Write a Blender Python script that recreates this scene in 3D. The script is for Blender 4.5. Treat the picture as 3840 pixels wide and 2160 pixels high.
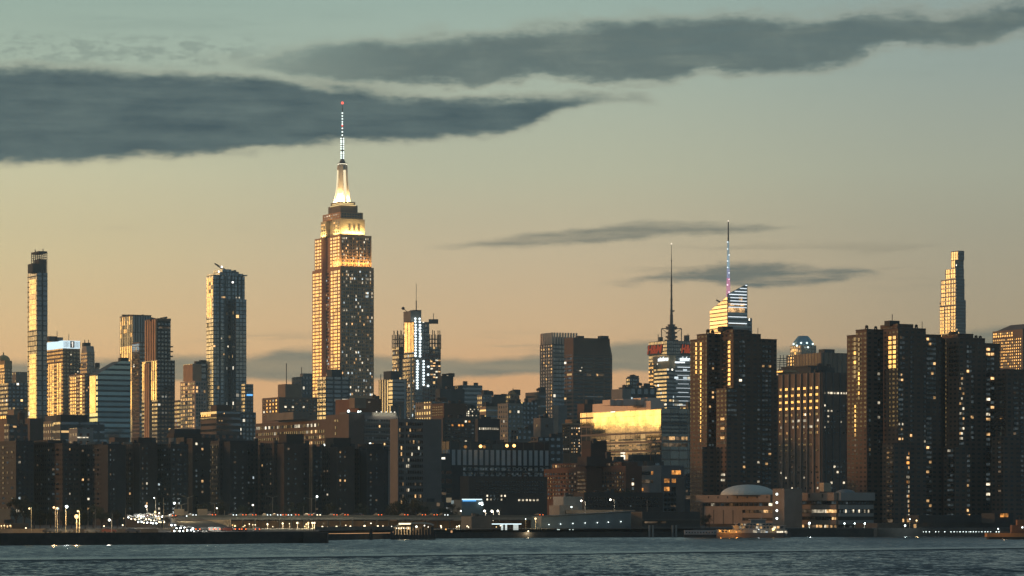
import bpy, math, random
from mathutils import Vector
R = math.radians
F = 11730.0          # focal length in pixels of a 3840 px wide frame
CAMZ = 10.3
HY = 1905.0          # pixel row of the horizon
sc = bpy.context.scene
for o in list(bpy.data.objects):
    bpy.data.objects.remove(o)

# ------------------------------------------------------------------ camera
cam = bpy.data.cameras.new('camera')
cam.sensor_width = 36.0
cam.lens = 36.0 * F / 3840.0
cam.shift_y = (HY - 1080.0) / 3840.0
cam.clip_start = 5.0
cam.clip_end = 90000.0
camo = bpy.data.objects.new('camera', cam)
camo.location = (0, 0, CAMZ)
camo.rotation_euler = (R(90), 0, 0)
sc.collection.objects.link(camo)
sc.camera = camo
sc.view_settings.view_transform = 'Standard'
sc.view_settings.look = 'None'
sc.view_settings.exposure = 0.0
sc.view_settings.gamma = 1.0
sc.render.engine = 'CYCLES'
sc.cycles.use_denoising = True
sc.cycles.max_bounces = 5
sc.cycles.diffuse_bounces = 2
sc.cycles.glossy_bounces = 3
sc.cycles.volume_bounces = 0
sc.cycles.caustics_reflective = False
sc.cycles.caustics_refractive = False
sc.cycles.sample_clamp_indirect = 2.0
sc.cycles.pixel_filter_type = 'BLACKMAN_HARRIS'

def lin(*c):
    o = []
    for v in c:
        v = v / 255.0
        o.append(v / 12.92 if v <= 0.04045 else ((v + 0.055) / 1.055) ** 2.4)
    return tuple(o) + (1.0,)

# ------------------------------------------------------------------ sky
SUN_AZ, SUN_EL = -84.0, 4.0
world = bpy.data.worlds.new("World")
sc.world = world
world.use_nodes = True
wt = world.node_tree
wt.nodes.clear()
def N(t, typ, **kw):
    n = t.nodes.new(typ)
    for k, v in kw.items():
        setattr(n, k, v)
    return n
class G:
    """tiny node-expression helper"""
    def __init__(s, tree): s.t = tree
    def put(s, sock, v):
        if hasattr(v, 'is_output') or isinstance(v, bpy.types.NodeSocket): s.t.links.new(v, sock)
        else: sock.default_value = v
    def m(s, op, a, b=0.0, c=0.0, clamp=False):
        n = s.t.nodes.new('ShaderNodeMath'); n.operation = op; n.use_clamp = clamp
        s.put(n.inputs[0], a); s.put(n.inputs[1], b); s.put(n.inputs[2], c)
        return n.outputs[0]
    def ss(s, v, a, b, lo=0.0, hi=1.0):
        n = s.t.nodes.new('ShaderNodeMapRange'); n.interpolation_type = 'SMOOTHSTEP'
        s.put(n.inputs[0], v); n.inputs[1].default_value = a; n.inputs[2].default_value = b
        n.inputs[3].default_value = lo; n.inputs[4].default_value = hi
        return n.outputs[0]
    def mix(s, f, a, b, mode='MIX'):
        n = s.t.nodes.new('ShaderNodeMix'); n.data_type = 'RGBA'; n.blend_type = mode
        s.put(n.inputs[0], f); s.put(n.inputs[6], a); s.put(n.inputs[7], b)
        return n.outputs[2]
    def noise(s, vec, scale, detail=4.0, rough=0.55, dim='3D'):
        n = s.t.nodes.new('ShaderNodeTexNoise'); n.noise_dimensions = dim
        s.t.links.new(vec, n.inputs['Vector']); n.inputs['Scale'].default_value = scale
        n.inputs['Detail'].default_value = detail; n.inputs['Roughness'].default_value = rough
        return n.outputs[0]
    def comb(s, x, y, z=0.0):
        n = s.t.nodes.new('ShaderNodeCombineXYZ')
        s.put(n.inputs[0], x); s.put(n.inputs[1], y); s.put(n.inputs[2], z)
        return n.outputs[0]
    def ramp(s, f, stops, interp='LINEAR'):
        n = s.t.nodes.new('ShaderNodeValToRGB'); n.color_ramp.interpolation = interp
        cr = n.color_ramp
        while len(cr.elements) < len(stops): cr.elements.new(0.5)
        for e, (p, c) in zip(cr.elements, stops): e.position = p; e.color = c
        s.t.links.new(f, n.inputs[0])
        return n.outputs[0]
    def curve(s, x, pts):
        n = s.t.nodes.new('ShaderNodeFloatCurve')
        c = n.mapping.curves[0]
        pts = sorted(pts)
        while len(c.points) < len(pts): c.points.new(0.5, 0.5)
        for p, (a, b) in zip(c.points, pts): p.location = (a, b); p.handle_type = 'AUTO'
        n.mapping.update()
        s.t.links.new(x, n.inputs[1])
        return n.outputs[0]

g = G(wt)
tc = N(wt, 'ShaderNodeTexCoord').outputs['Generated']
nrm = N(wt, 'ShaderNodeVectorMath', operation='NORMALIZE'); wt.links.new(tc, nrm.inputs[0])
sp = N(wt, 'ShaderNodeSeparateXYZ'); wt.links.new(nrm.outputs[0], sp.inputs[0])
az = g.m('MULTIPLY', g.m('ARCTAN2', sp.outputs[0], sp.outputs[1]), 180 / math.pi)
el = g.m('MULTIPLY', g.m('ARCSINE', sp.outputs[2]), 180 / math.pi)
def PAZ(px): return math.degrees(math.atan((px - 1920) / F))
def PEL(px, py):
    return math.degrees(math.atan((HY - py) / math.hypot(F, px - 1920)))
def E(y): return PEL(1920, y) / 40.0
te = g.m('DIVIDE', el, 40.0, clamp=True)
left = g.ramp(te, [(0, lin(214,158,92)), (E(1420), lin(220,168,102)), (E(1250), lin(218,178,116)), (E(950), lin(208,188,136)),
                   (E(650), lin(196,190,150)), (E(250), lin(150,167,149)), (E(0), lin(137,160,147)), (.5, lin(90,116,122)), (1, lin(58,80,92))])
midc = g.ramp(te, [(0, lin(205,146,84)), (E(1420), lin(210,155,93)), (E(1250), lin(205,167,116)), (E(950), lin(194,174,136)),
                   (E(650), lin(176,176,147)), (E(250), lin(152,168,152)), (E(0), lin(138,161,150)), (.5, lin(86,112,120)), (1, lin(56,78,90))])
rightc = g.ramp(te, [(0, lin(176,136,92)), (E(1420), lin(172,142,104)), (E(1250), lin(165,146,112)), (E(1000), lin(163,152,124)),
                   (E(650), lin(156,159,138)), (E(250), lin(136,151,143)), (E(0), lin(130,148,143)), (.5, lin(80,104,114)), (1, lin(54,74,86))])
base = g.mix(g.ss(az, -10.5, 0.5), left, midc)
base = g.mix(g.ss(az, 0.0, 9.5), base, rightc)
# the sky behind the viewer is already dusk
aaz = g.m('ABSOLUTE', g.m('ADD', az, 20.0))
dusk = g.ramp(g.m('DIVIDE', el, 60.0, clamp=True), [(0, lin(66,86,94)), (.15, lin(74,96,106)), (.6, lin(70,92,108)), (1, lin(66,88,104))])
base = g.mix(g.ss(aaz, 38.0, 105.0), base, dusk)
# sunset glow, off to the left of the view, cut off low, standing in for the unseen skyline that would block it
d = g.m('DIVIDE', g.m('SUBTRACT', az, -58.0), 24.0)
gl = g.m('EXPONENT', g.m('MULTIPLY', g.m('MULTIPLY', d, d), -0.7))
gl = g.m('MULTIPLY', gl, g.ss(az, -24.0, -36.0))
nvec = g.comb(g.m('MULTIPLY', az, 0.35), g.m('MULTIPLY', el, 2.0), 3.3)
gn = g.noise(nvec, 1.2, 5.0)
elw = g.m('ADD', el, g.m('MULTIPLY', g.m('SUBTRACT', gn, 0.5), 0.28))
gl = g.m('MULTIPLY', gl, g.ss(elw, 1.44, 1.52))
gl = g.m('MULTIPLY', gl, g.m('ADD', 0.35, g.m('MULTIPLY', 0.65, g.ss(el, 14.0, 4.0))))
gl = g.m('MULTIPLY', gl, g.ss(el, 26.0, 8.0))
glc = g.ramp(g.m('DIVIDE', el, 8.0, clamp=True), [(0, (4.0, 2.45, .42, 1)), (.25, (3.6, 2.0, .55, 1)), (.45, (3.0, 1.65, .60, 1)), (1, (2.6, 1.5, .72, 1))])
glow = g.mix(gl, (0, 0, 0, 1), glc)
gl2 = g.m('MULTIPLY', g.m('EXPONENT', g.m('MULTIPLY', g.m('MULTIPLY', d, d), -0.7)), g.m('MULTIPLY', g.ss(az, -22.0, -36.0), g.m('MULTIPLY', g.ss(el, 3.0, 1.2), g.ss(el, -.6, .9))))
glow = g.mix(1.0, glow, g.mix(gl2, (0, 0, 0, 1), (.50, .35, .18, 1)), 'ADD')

# clouds
U0, U1 = -12.0, 12.0
ut = g.m('DIVIDE', g.m('SUBTRACT', az, U0), U1 - U0, clamp=True)
def cpt(pts):
    return [((PAZ(x) - U0) / (U1 - U0), PEL(x, y) / 12.0) for x, y in pts]
cvec = g.comb(g.m('MULTIPLY', az, 0.62), g.m('MULTIPLY', el, 1.5), 4.7)
n1 = g.noise(cvec, 1.1, 11.0, 0.66)
n2 = g.noise(cvec, 3.2, 6.0, 0.6)
cvec2 = g.comb(g.m('MULTIPLY', az, 0.25), g.m('MULTIPLY', el, 3.2), 9.7)
n3 = g.noise(cvec2, 1.3, 7.0, 0.65)
warp = g.m('ADD', g.m('MULTIPLY', g.m('SUBTRACT', n1, 0.5), 1.0), g.m('MULTIPLY', g.m('SUBTRACT', g.m('ADD', g.m('MULTIPLY', n2, .6), g.m('MULTIPLY', n3, .4)), 0.5), 0.65))
def band(top, bot, st, sb, wamt, thin=None):
    e = g.m('ADD', el, g.m('MULTIPLY', warp, wamt))
    t = g.m('SUBTRACT', g.m('MULTIPLY', g.curve(ut, cpt(top)), 12.0), e)
    b = g.m('SUBTRACT', e, g.m('MULTIPLY', g.curve(ut, cpt(bot)), 12.0))
    return g.m('MULTIPLY', g.ss(t, -st * .4, st), g.ss(b, -sb * .4, sb))
cA = band([(-600,235),(0,238),(400,248),(900,270),(1300,312),(1600,345),(2000,346),(2300,340),(2420,350),(2520,420),(4400,430)],
          [(-600,625),(0,618),(330,612),(700,590),(1100,556),(1600,535),(1800,520),(1950,498),(2060,452),(2150,410),(2300,378),(2420,385),(2520,400),(4400,410)], .24, .16, .46)
cB = band([(-600,260),(300,262),(620,230),(950,195),(1300,145),(1700,112),(2100,75),(2500,45),(2800,40),(3000,48),(3250,22),(3600,18),(3900,-20),(4400,-30)],
          [(-600,240),(300,240),(620,238),(950,262),(1300,325),(1700,325),(2000,305),(2350,318),(2560,318),(2630,272),(2800,296),(3050,282),(3240,222),(3300,196),(3600,176),(3900,130),(4400,120)], .32, .22, .68)
cBm = g.m('MULTIPLY', cB, g.m('ADD', g.ss(az, -6.5, -1.0, .42, 1.0), g.m('MULTIPLY', g.m('SUBTRACT', n1, .5), .5)), clamp=True)
cC = band([(-600,940),(1500,935),(1650,916),(1900,888),(2150,856),(2300,834),(2600,822),(2850,838),(3000,852),(4400,860)],
          [(-600,930),(1500,925),(1650,930),(1900,936),(2100,926),(2300,908),(2550,884),(2850,866),(3000,856),(4400,840)], .10, .10, .28)
cD = band([(-600,1100),(2150,1075),(2350,1045),(2600,1005),(2750,990),(3000,992),(3250,1008),(3350,1030),(4400,1040)],
          [(-600,1060),(2150,1062),(2350,1066),(2600,1064),(2750,1076),(3000,1074),(3250,1040),(3350,1022),(4400,1020)], .12, .12, .40)
cE = band([(-600,1330),(0,1352),(300,1342),(650,1325),(900,1328),(1150,1300),(1400,1325),(1700,1342),(1950,1330),(2150,1315),(2350,1280),(2700,1290),(3000,1300),(3300,1290),(3700,1235),(3900,1225),(4400,1220)],
          [(-600,1430),(0,1440),(900,1432),(1150,1436),(1400,1428),(1920,1412),(2100,1404),(2500,1398),(3000,1400),(3500,1400),(4400,1400)], .13, .10, .22)
# thin streaks and mottling
def region(x0, x1, y0, y1, sx=1.0, sy=.25):
    a0, a1, e0, e1 = PAZ(x0), PAZ(x1), PEL(1920, y1), PEL(1920, y0)
    r = g.m('MULTIPLY', g.ss(az, a0 - sx, a0 + sx), g.ss(az, a1 + sx, a1 - sx))
    return g.m('MULTIPLY', r, g.m('MULTIPLY', g.ss(el, e0 - sy, e0 + sy), g.ss(el, e1 + sy, e1 - sy)))
wis = g.m('MULTIPLY', region(250, 1350, 40, 130), g.ss(n3, .46, .66))
wis2 = g.m('MULTIPLY', region(-600, 1000, 150, 250, 1.0, .12), g.ss(n2, .44, .60))
wis3 = g.m('MULTIPLY', region(2350, 3700, 920, 1075, 1.2, .2), g.ss(n3, .50, .64))
wis4 = g.m('MULTIPLY', region(-600, 900, 780, 860, .5, .1), g.ss(n3, .56, .68))
wis5 = g.m('MULTIPLY', region(700, 4400, 1255, 1345, 1.0, .12), g.ss(n3, .50, .62))
wis6 = g.m('MULTIPLY', region(2900, 4400, 60, 330, 1.2, .3), g.ss(n3, .50, .72))
n13 = g.m('ADD', g.m('MULTIPLY', n1, .5), g.m('MULTIPLY', n3, .5))
tone = g.ramp(n13, [(.36, lin(58,77,82)), (.64, lin(104,116,110))])
light = lin(150,150,128)
hs_ = N(wt, 'ShaderNodeHueSaturation'); hs_.inputs['Saturation'].default_value = .89; hs_.inputs['Value'].default_value = .985; wt.links.new(base, hs_.inputs['Color'])
sky = hs_.outputs[0]
sky = g.mix(g.m('MULTIPLY', wis, .30), sky, lin(120,138,130))
sky = g.mix(g.m('MULTIPLY', wis6, .30), sky, lin(120,132,124))
sky = g.mix(g.m('MULTIPLY', wis2, .55), sky, lin(116,130,122))
sky = g.mix(g.m('MULTIPLY', wis3, .35), sky, lin(128,122,104))
sky = g.mix(g.m('MULTIPLY', wis4, .35), sky, lin(160,146,118))
sky = g.mix(g.m('MULTIPLY', wis5, .35), sky, lin(130,122,104))
sky = g.mix(g.m('MULTIPLY', cBm, g.ss(n3, .25, .55, .80, .99)), sky, g.mix(g.ss(cB, .15, .85), lin(134,132,116), tone))
sky = g.mix(cA, sky, g.mix(g.ss(cA, .15, .85), lin(128,128,114), g.ramp(n13, [(.36, lin(54,73,79)), (.64, lin(86,102,101))])))
sky = g.mix(g.m('MULTIPLY', cC, g.ss(n3, .3, .6, .35, .85)), sky, lin(98,103,96))
sky = g.mix(g.m('MULTIPLY', cD, g.ss(n3, .30, .52, .35, .95)), sky, lin(98,104,98))
sky = g.mix(g.m('MULTIPLY', cE, .90), sky, g.ramp(n3, [(.35, lin(104,110,100)), (.7, lin(140,132,110))]))
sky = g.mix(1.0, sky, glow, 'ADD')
sky = g.mix(g.ss(el, -.2, -1.5), sky, lin(40,48,50))
nishita = N(wt, 'ShaderNodeTexSky')
nishita.sky_type = 'NISHITA'
nishita.sun_disc = False
nishita.sun_elevation = R(SUN_EL)
nishita.sun_rotation = R(SUN_AZ)
bg = N(wt, 'ShaderNodeBackground'); wt.links.new(sky, bg.inputs[0]); bg.inputs[1].default_value = 1.42
bg2 = N(wt, 'ShaderNodeBackground'); wt.links.new(nishita.outputs[0], bg2.inputs[0]); bg2.inputs[1].default_value = 0.004
add = N(wt, 'ShaderNodeAddShader'); wt.links.new(bg.outputs[0], add.inputs[0]); wt.links.new(bg2.outputs[0], add.inputs[1])
wo = N(wt, 'ShaderNodeOutputWorld'); wt.links.new(add.outputs[0], wo.inputs[0])
world.cycles.sampling_method = 'MANUAL'
world.cycles.sample_map_resolution = 1024

sun = bpy.data.lights.new('sun', 'SUN')
sun.energy = 1.1
sun.angle = R(2.0)
sun.color = (1.0, 0.45, 0.15)
suno = bpy.data.objects.new('sun', sun)
sc.collection.objects.link(suno)
sd = Vector((math.sin(R(SUN_AZ)) * math.cos(R(SUN_EL)), math.cos(R(SUN_AZ)) * math.cos(R(SUN_EL)), math.sin(R(SUN_EL))))
suno.rotation_euler = sd.to_track_quat('Z', 'Y').to_euler()

# ------------------------------------------------------------------ materials
MC = {}
def newmat(name):
    m = bpy.data.materials.new(name); m.use_nodes = True
    m.node_tree.nodes.clear()
    return m, m.node_tree
def out(t, sh):
    o = t.nodes.new('ShaderNodeOutputMaterial'); t.links.new(sh, o.inputs[0])
def wall(col, rough=.85, var=.18, scale=.15):
    key = ('wall', col, rough, var, scale)
    if key in MC: return MC[key]
    m, t = newmat('wall_paint'); g = G(t)
    c = t.nodes.new('ShaderNodeTexCoord').outputs['Object']
    n = g.noise(c, scale, 4); n_ = g.noise(c, scale * 7, 3)
    f = g.m('ADD', g.m('MULTIPLY', n, .7), g.m('MULTIPLY', n_, .3))
    a = tuple(x * (1 - var) for x in col[:3]) + (1,); b = tuple(x * (1 + var) for x in col[:3]) + (1,)
    bs = t.nodes.new('ShaderNodeBsdfPrincipled')
    t.links.new(g.ramp(f, [(.35, a), (.65, b)]), bs.inputs['Base Color'])
    bs.inputs['Roughness'].default_value = rough
    out(t, bs.outputs[0]); MC[key] = m
    return m
def emis(col, s, name='lit_lamp', sample=False):
    key = ('em', tuple(col), s)
    if key in MC: return MC[key]
    m, t = newmat(name)
    e = t.nodes.new('ShaderNodeEmission'); e.inputs[0].default_value = tuple(col[:3]) + (1,); e.inputs[1].default_value = s
    out(t, e.outputs[0])
    if not sample: m.cycles.emission_sampling = 'NONE'
    MC[key] = m
    return m
def litwin(col, s):
    """lit room behind glass: warm light broken up by curtains and furniture"""
    key = ('lw', tuple(col), s)
    if key in MC: return MC[key]
    m, t = newmat('lit_window'); g = G(t)
    c = t.nodes.new('ShaderNodeNewGeometry').outputs['Position']
    n = g.noise(c, .55, 2)
    n2 = g.noise(c, .11, 1)
    e = t.nodes.new('ShaderNodeEmission'); e.inputs[0].default_value = tuple(col[:3]) + (1,)
    t.links.new(g.m('MULTIPLY', g.m('MULTIPLY', g.ss(n, .30, .68, .25, 1.7), g.ss(n2, .35, .65, .45, 1.5)), s), e.inputs[1])
    out(t, e.outputs[0]); m.cycles.emission_sampling = 'NONE'
    MC[key] = m
    return m
def mirror(tint, fac, base=(.03, .035, .04), rough=.06, name='window_glass', wob=.03):
    key = ('mi', tint, fac, base, rough, wob)
    if key in MC: return MC[key]
    m, t = newmat(name); g = G(t)
    gl = t.nodes.new('ShaderNodeBsdfGlossy'); gl.inputs[0].default_value = tuple(tint) + (1,); gl.inputs['Roughness'].default_value = rough
    c = t.nodes.new('ShaderNodeNewGeometry').outputs['Position']
    bp = t.nodes.new('ShaderNodeBump'); bp.inputs['Strength'].default_value = wob; bp.inputs['Distance'].default_value = 1.0
    t.links.new(g.noise(c, .35, 2), bp.inputs['Height']); t.links.new(bp.outputs[0], gl.inputs['Normal'])
    df = t.nodes.new('ShaderNodeBsdfDiffuse'); df.inputs[0].default_value = tuple(base) + (1,)
    mx = t.nodes.new('ShaderNodeMixShader')
    n = g.noise(c, .16, 2)
    t.links.new(g.m('MULTIPLY', g.ss(n, .3, .7, .72, 1.12), fac, clamp=True), mx.inputs[0])
    t.links.new(df.outputs[0], mx.inputs[1]); t.links.new(gl.outputs[0], mx.inputs[2])
    out(t, mx.outputs[0]); MC[key] = m
    return m
def fac(wc, pu, pz, fu, fz, glass=((.75, .85, .9), .45), lit=.06, litc=((1, .62, .25), (1, .9, .7)), lits=1.2, ou=0.0, oz=0.0, rough=.05, band=False):
    """facade pattern in metres (UV): wall with a grid of reflecting, sometimes lit, windows"""
    key = ('fac', wc, pu, pz, fu, fz, glass, lit, litc, lits, ou, oz, band)
    if key in MC: return MC[key]
    m, t = newmat('window_facade'); g = G(t)
    uv = t.nodes.new('ShaderNodeUVMap').outputs[0]
    s = t.nodes.new('ShaderNodeSeparateXYZ'); t.links.new(uv, s.inputs[0])
    u = g.m('DIVIDE', g.m('ADD', s.outputs[0], ou), pu); v = g.m('DIVIDE', g.m('ADD', s.outputs[1], oz), pz)
    cu = g.m('FLOOR', u); cv = g.m('FLOOR', v)
    fu_ = g.m('ABSOLUTE', g.m('SUBTRACT', g.m('FRACT', u), .5)); fv_ = g.m('ABSOLUTE', g.m('SUBTRACT', g.m('FRACT', v), .5))
    mask = g.m('MULTIPLY', g.m('LESS_THAN', fu_, fu / 2), g.m('LESS_THAN', fv_, fz / 2))
    geo = t.nodes.new('ShaderNodeNewGeometry')
    gz = t.nodes.new('ShaderNodeSeparateXYZ'); t.links.new(geo.outputs['Normal'], gz.inputs[0])
    mask = g.m('MULTIPLY', mask, g.m('LESS_THAN', g.m('ABSOLUTE', gz.outputs[2]), .5))
    wn = t.nodes.new('ShaderNodeTexWhiteNoise'); wn.noise_dimensions = '3D'
    oi = t.nodes.new('ShaderNodeObjectInfo')
    t.links.new(g.comb(cu, cv, g.m('MULTIPLY', oi.outputs['Random'], 97.0)), wn.inputs[0])
    sc_ = t.nodes.new('ShaderNodeSeparateColor'); t.links.new(wn.outputs[1], sc_.inputs[0])
    # whole floors are lit more often than others
    wn2 = t.nodes.new('ShaderNodeTexWhiteNoise'); wn2.noise_dimensions = '2D'
    t.links.new(g.comb(cv, g.m('ADD', g.m('MULTIPLY', oi.outputs['Random'], 37.0), g.m('FLOOR', g.m('DIVIDE', cu, 5.0))), 0.0), wn2.inputs[0])
    thr = g.m('MULTIPLY', g.m('POWER', wn2.outputs[0], 3.0), lit * 4.0)
    on = g.m('MULTIPLY', g.m('LESS_THAN', sc_.outputs[0], thr), mask)
    gl = t.nodes.new('ShaderNodeBsdfGlossy'); gl.inputs[0].default_value = tuple(glass[0]) + (1,); gl.inputs['Roughness'].default_value = rough
    df = t.nodes.new('ShaderNodeBsdfDiffuse'); df.inputs[0].default_value = (.03, .035, .04, 1)
    mg = t.nodes.new('ShaderNodeMixShader')
    t.links.new(g.m('MULTIPLY', g.m('ADD', .7, g.m('MULTIPLY', sc_.outputs[1], .5)), glass[1]), mg.inputs[0])
    t.links.new(df.outputs[0], mg.inputs[1]); t.links.new(gl.outputs[0], mg.inputs[2])
    wd = t.nodes.new('ShaderNodeBsdfPrincipled'); wd.inputs['Roughness'].default_value = .8
    nn = g.noise(uv, .12, 4)
    t.links.new(g.ramp(nn, [(.3, tuple(x * .8 for x in wc[:3]) + (1,)), (.7, tuple(x * 1.2 for x in wc[:3]) + (1,))]), wd.inputs['Base Color'])
    mw = t.nodes.new('ShaderNodeMixShader'); t.links.new(mask, mw.inputs[0]); t.links.new(wd.outputs[0], mw.inputs[1]); t.links.new(mg.outputs[0], mw.inputs[2])
    em = t.nodes.new('ShaderNodeEmission')
    t.links.new(g.mix(g.m('GREATER_THAN', sc_.outputs[2], .55), tuple(litc[0]) + (1,), tuple(litc[1]) + (1,)), em.inputs[0])
    t.links.new(g.m('MULTIPLY', g.m('POWER', g.m('ADD', g.m('MULTIPLY', sc_.outputs[1], 1.3), .15), 2.0), lits), em.inputs[1])
    me = t.nodes.new('ShaderNodeMixShader'); t.links.new(on, me.inputs[0]); t.links.new(mw.outputs[0], me.inputs[1]); t.links.new(em.outputs[0], me.inputs[2])
    out(t, me.outputs[0]); m.cycles.emission_sampling = 'NONE'
    MC[key] = m
    return m

WINMAT = {
 'g': mirror((.95, .9, .8), .50),                                  # clean glass
 'h': mirror((.95, .88, .78), .42, base=(.10, .08, .06), rough=.2), # glass with blinds drawn
 'u': mirror((.95, .86, .62), .62, rough=.03, wob=.003),
 'p': mirror((1., .9, .85), .15, base=(.80, .66, .60), rough=.3),
 'k': mirror((.8, .88, .95), .16, base=(.012, .014, .016), rough=.15),
 's': mirror((1., .86, .62), .62),                                 # coated glass
 'd': litwin((.50, .64, .68), .055),
 'e': litwin((.9, .62, .38), .085),
 'w': litwin((1.0, .58, .24), .85),
 'c': litwin((1.0, .86, .62), .85),
 'b': litwin((.80, .95, 1.0), .75),
 'a': litwin((1.0, .40, .09), .75),
}

# ------------------------------------------------------------------ mesh helpers
col = sc.collection
def link(o, parent=None):
    col.objects.link(o)
    if parent is not None: o.parent = parent
    return o
def tag(o, label=None, cat=None, group=None, kind=None):
    if label: o['label'] = label
    if cat: o['category'] = cat
    if group: o['group'] = group
    if kind: o['kind'] = kind
    return o
def empty(name, loc, label, cat, group=None, rz=0.0):
    o = bpy.data.objects.new(name, None); o.location = loc; o.rotation_euler = (0, 0, rz); o.empty_display_size = 1
    link(o); return tag(o, label, cat, group)
class MB:
    def __init__(s): s.v = []; s.f = []; s.mi = []; s.uv = []
    def quad(s, pts, mi=0, uv=None):
        b = len(s.v); s.v += [tuple(p) for p in pts]; s.f.append(tuple(range(b, b + len(pts)))); s.mi.append(mi)
        s.uv += list(uv) if uv else [(0, 0)] * len(pts)
    def prism(s, base, z0, z1, mi=0, top=None, cap=True, bottom=False):
        """base: list of xy (counter-clockwise); top: optional xy list for a taper; z1 may be a list"""
        top = top or base; n = len(base)
        zt = z1 if isinstance(z1, (list, tuple)) else [z1] * n
        u = 0
        for i in range(n):
            j = (i + 1) % n
            L = math.hypot(base[j][0] - base[i][0], base[j][1] - base[i][1])
            s.quad([(base[i][0], base[i][1], z0), (base[j][0], base[j][1], z0), (top[j][0], top[j][1], zt[j]), (top[i][0], top[i][1], zt[i])], mi,
                   [(u, z0), (u + L, z0), (u + L, zt[j]), (u, zt[i])])
            u += L
        if cap: s.quad([(top[i][0], top[i][1], zt[i]) for i in range(n)], mi)
        if bottom: s.quad([(base[i][0], base[i][1], z0) for i in reversed(range(n))], mi)
    def box(s, c, size, ax=(1, 0), mi=0, bottom=True):
        """box centred in x,y at c with its bottom at c.z; ax: direction of its x side"""
        a = (ax[0] * size[0] / 2, ax[1] * size[0] / 2); b = (-ax[1] * size[1] / 2, ax[0] * size[1] / 2)
        P = [(c[0] - a[0] - b[0], c[1] - a[1] - b[1]), (c[0] + a[0] - b[0], c[1] + a[1] - b[1]), (c[0] + a[0] + b[0], c[1] + a[1] + b[1]), (c[0] - a[0] + b[0], c[1] - a[1] + b[1])]
        s.prism(P, c[2], c[2] + size[2], mi, bottom=bottom)
    def cyl(s, c, r, h, n=10, r2=None, mi=0):
        r2 = r if r2 is None else r2
        B = [(c[0] + r * math.cos(2 * math.pi * i / n), c[1] + r * math.sin(2 * math.pi * i / n)) for i in range(n)]
        T = [(c[0] + r2 * math.cos(2 * math.pi * i / n), c[1] + r2 * math.sin(2 * math.pi * i / n)) for i in range(n)]
        s.prism(B, c[2], c[2] + h, mi, top=T, bottom=True)
    def bar(s, p, q, r, mi=0, n=4):
        p = Vector(p); q = Vector(q); d = (q - p)
        if d.length < 1e-6: return
        d.normalize(); a = d.orthogonal().normalized(); b = d.cross(a)
        o = [a * math.cos(2 * math.pi * i / n + .78) * r + b * math.sin(2 * math.pi * i / n + .78) * r for i in range(n)]
        for i in range(n):
            j = (i + 1) % n
            s.quad([p + o[i], p + o[j], q + o[j], q + o[i]], mi)
        s.quad([q + x for x in o], mi); s.quad([p + x for x in reversed(o)], mi)
    def dome(s, c, r, h, n=16, k=6, mi=0, ry=None):
        ry = ry or r
        ring = lambda t: [(c[0] + r * math.cos(t) * math.cos(2 * math.pi * i / n), c[1] + ry * math.cos(t) * math.sin(2 * math.pi * i / n), c[2] + h * math.sin(t)) for i in range(n)]
        for a in range(k):
            A = ring(math.pi / 2 * a / k); B = ring(math.pi / 2 * (a + 1) / k)
            for i in range(n):
                j = (i + 1) % n
                s.quad([A[i], A[j], B[j], B[i]], mi)
    def ball(s, c, r, n=8, k=5, mi=0):
        for a in range(k):
            t0 = -math.pi / 2 + math.pi * a / k; t1 = t0 + math.pi / k
            for i in range(n):
                p = lambda t, i: (c[0] + r * math.cos(t) * math.cos(2 * math.pi * i / n), c[1] + r * math.cos(t) * math.sin(2 * math.pi * i / n), c[2] + r * math.sin(t))
                s.quad([p(t0, i), p(t0, i + 1), p(t1, i + 1), p(t1, i)], mi)
    def mesh(s, name, mats, smooth=False):
        me = bpy.data.meshes.new(name); me.from_pydata(s.v, [], s.f)
        for m in (mats if isinstance(mats, (list, tuple)) else [mats]): me.materials.append(m)
        me.polygons.foreach_set('material_index', s.mi)
        ul = me.uv_layers.new(name='UVMap'); flat = []
        for a in s.uv: flat += [a[0], a[1]]
        ul.data.foreach_set('uv', flat)
        if smooth: me.polygons.foreach_set('use_smooth', [True] * len(s.f))
        me.update()
        return me
    def build(s, name, mats, parent=None, loc=(0, 0, 0), smooth=False):
        o = bpy.data.objects.new(name, s.mesh(name, mats, smooth)); o.location = loc
        return link(o, parent)

def PX(px, D): return (px - 1920) / F * D
def PZ(py, D): return CAMZ + (HY - py) / F * D
GROUND = 3.0
UNIT = {}
def unit_window(state):
    if state not in UNIT:
        b = MB(); b.box((0, 0, -.5), (1, 1, 1)); UNIT[state] = b.mesh('window', WINMAT[state])
    return UNIT[state]

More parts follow.
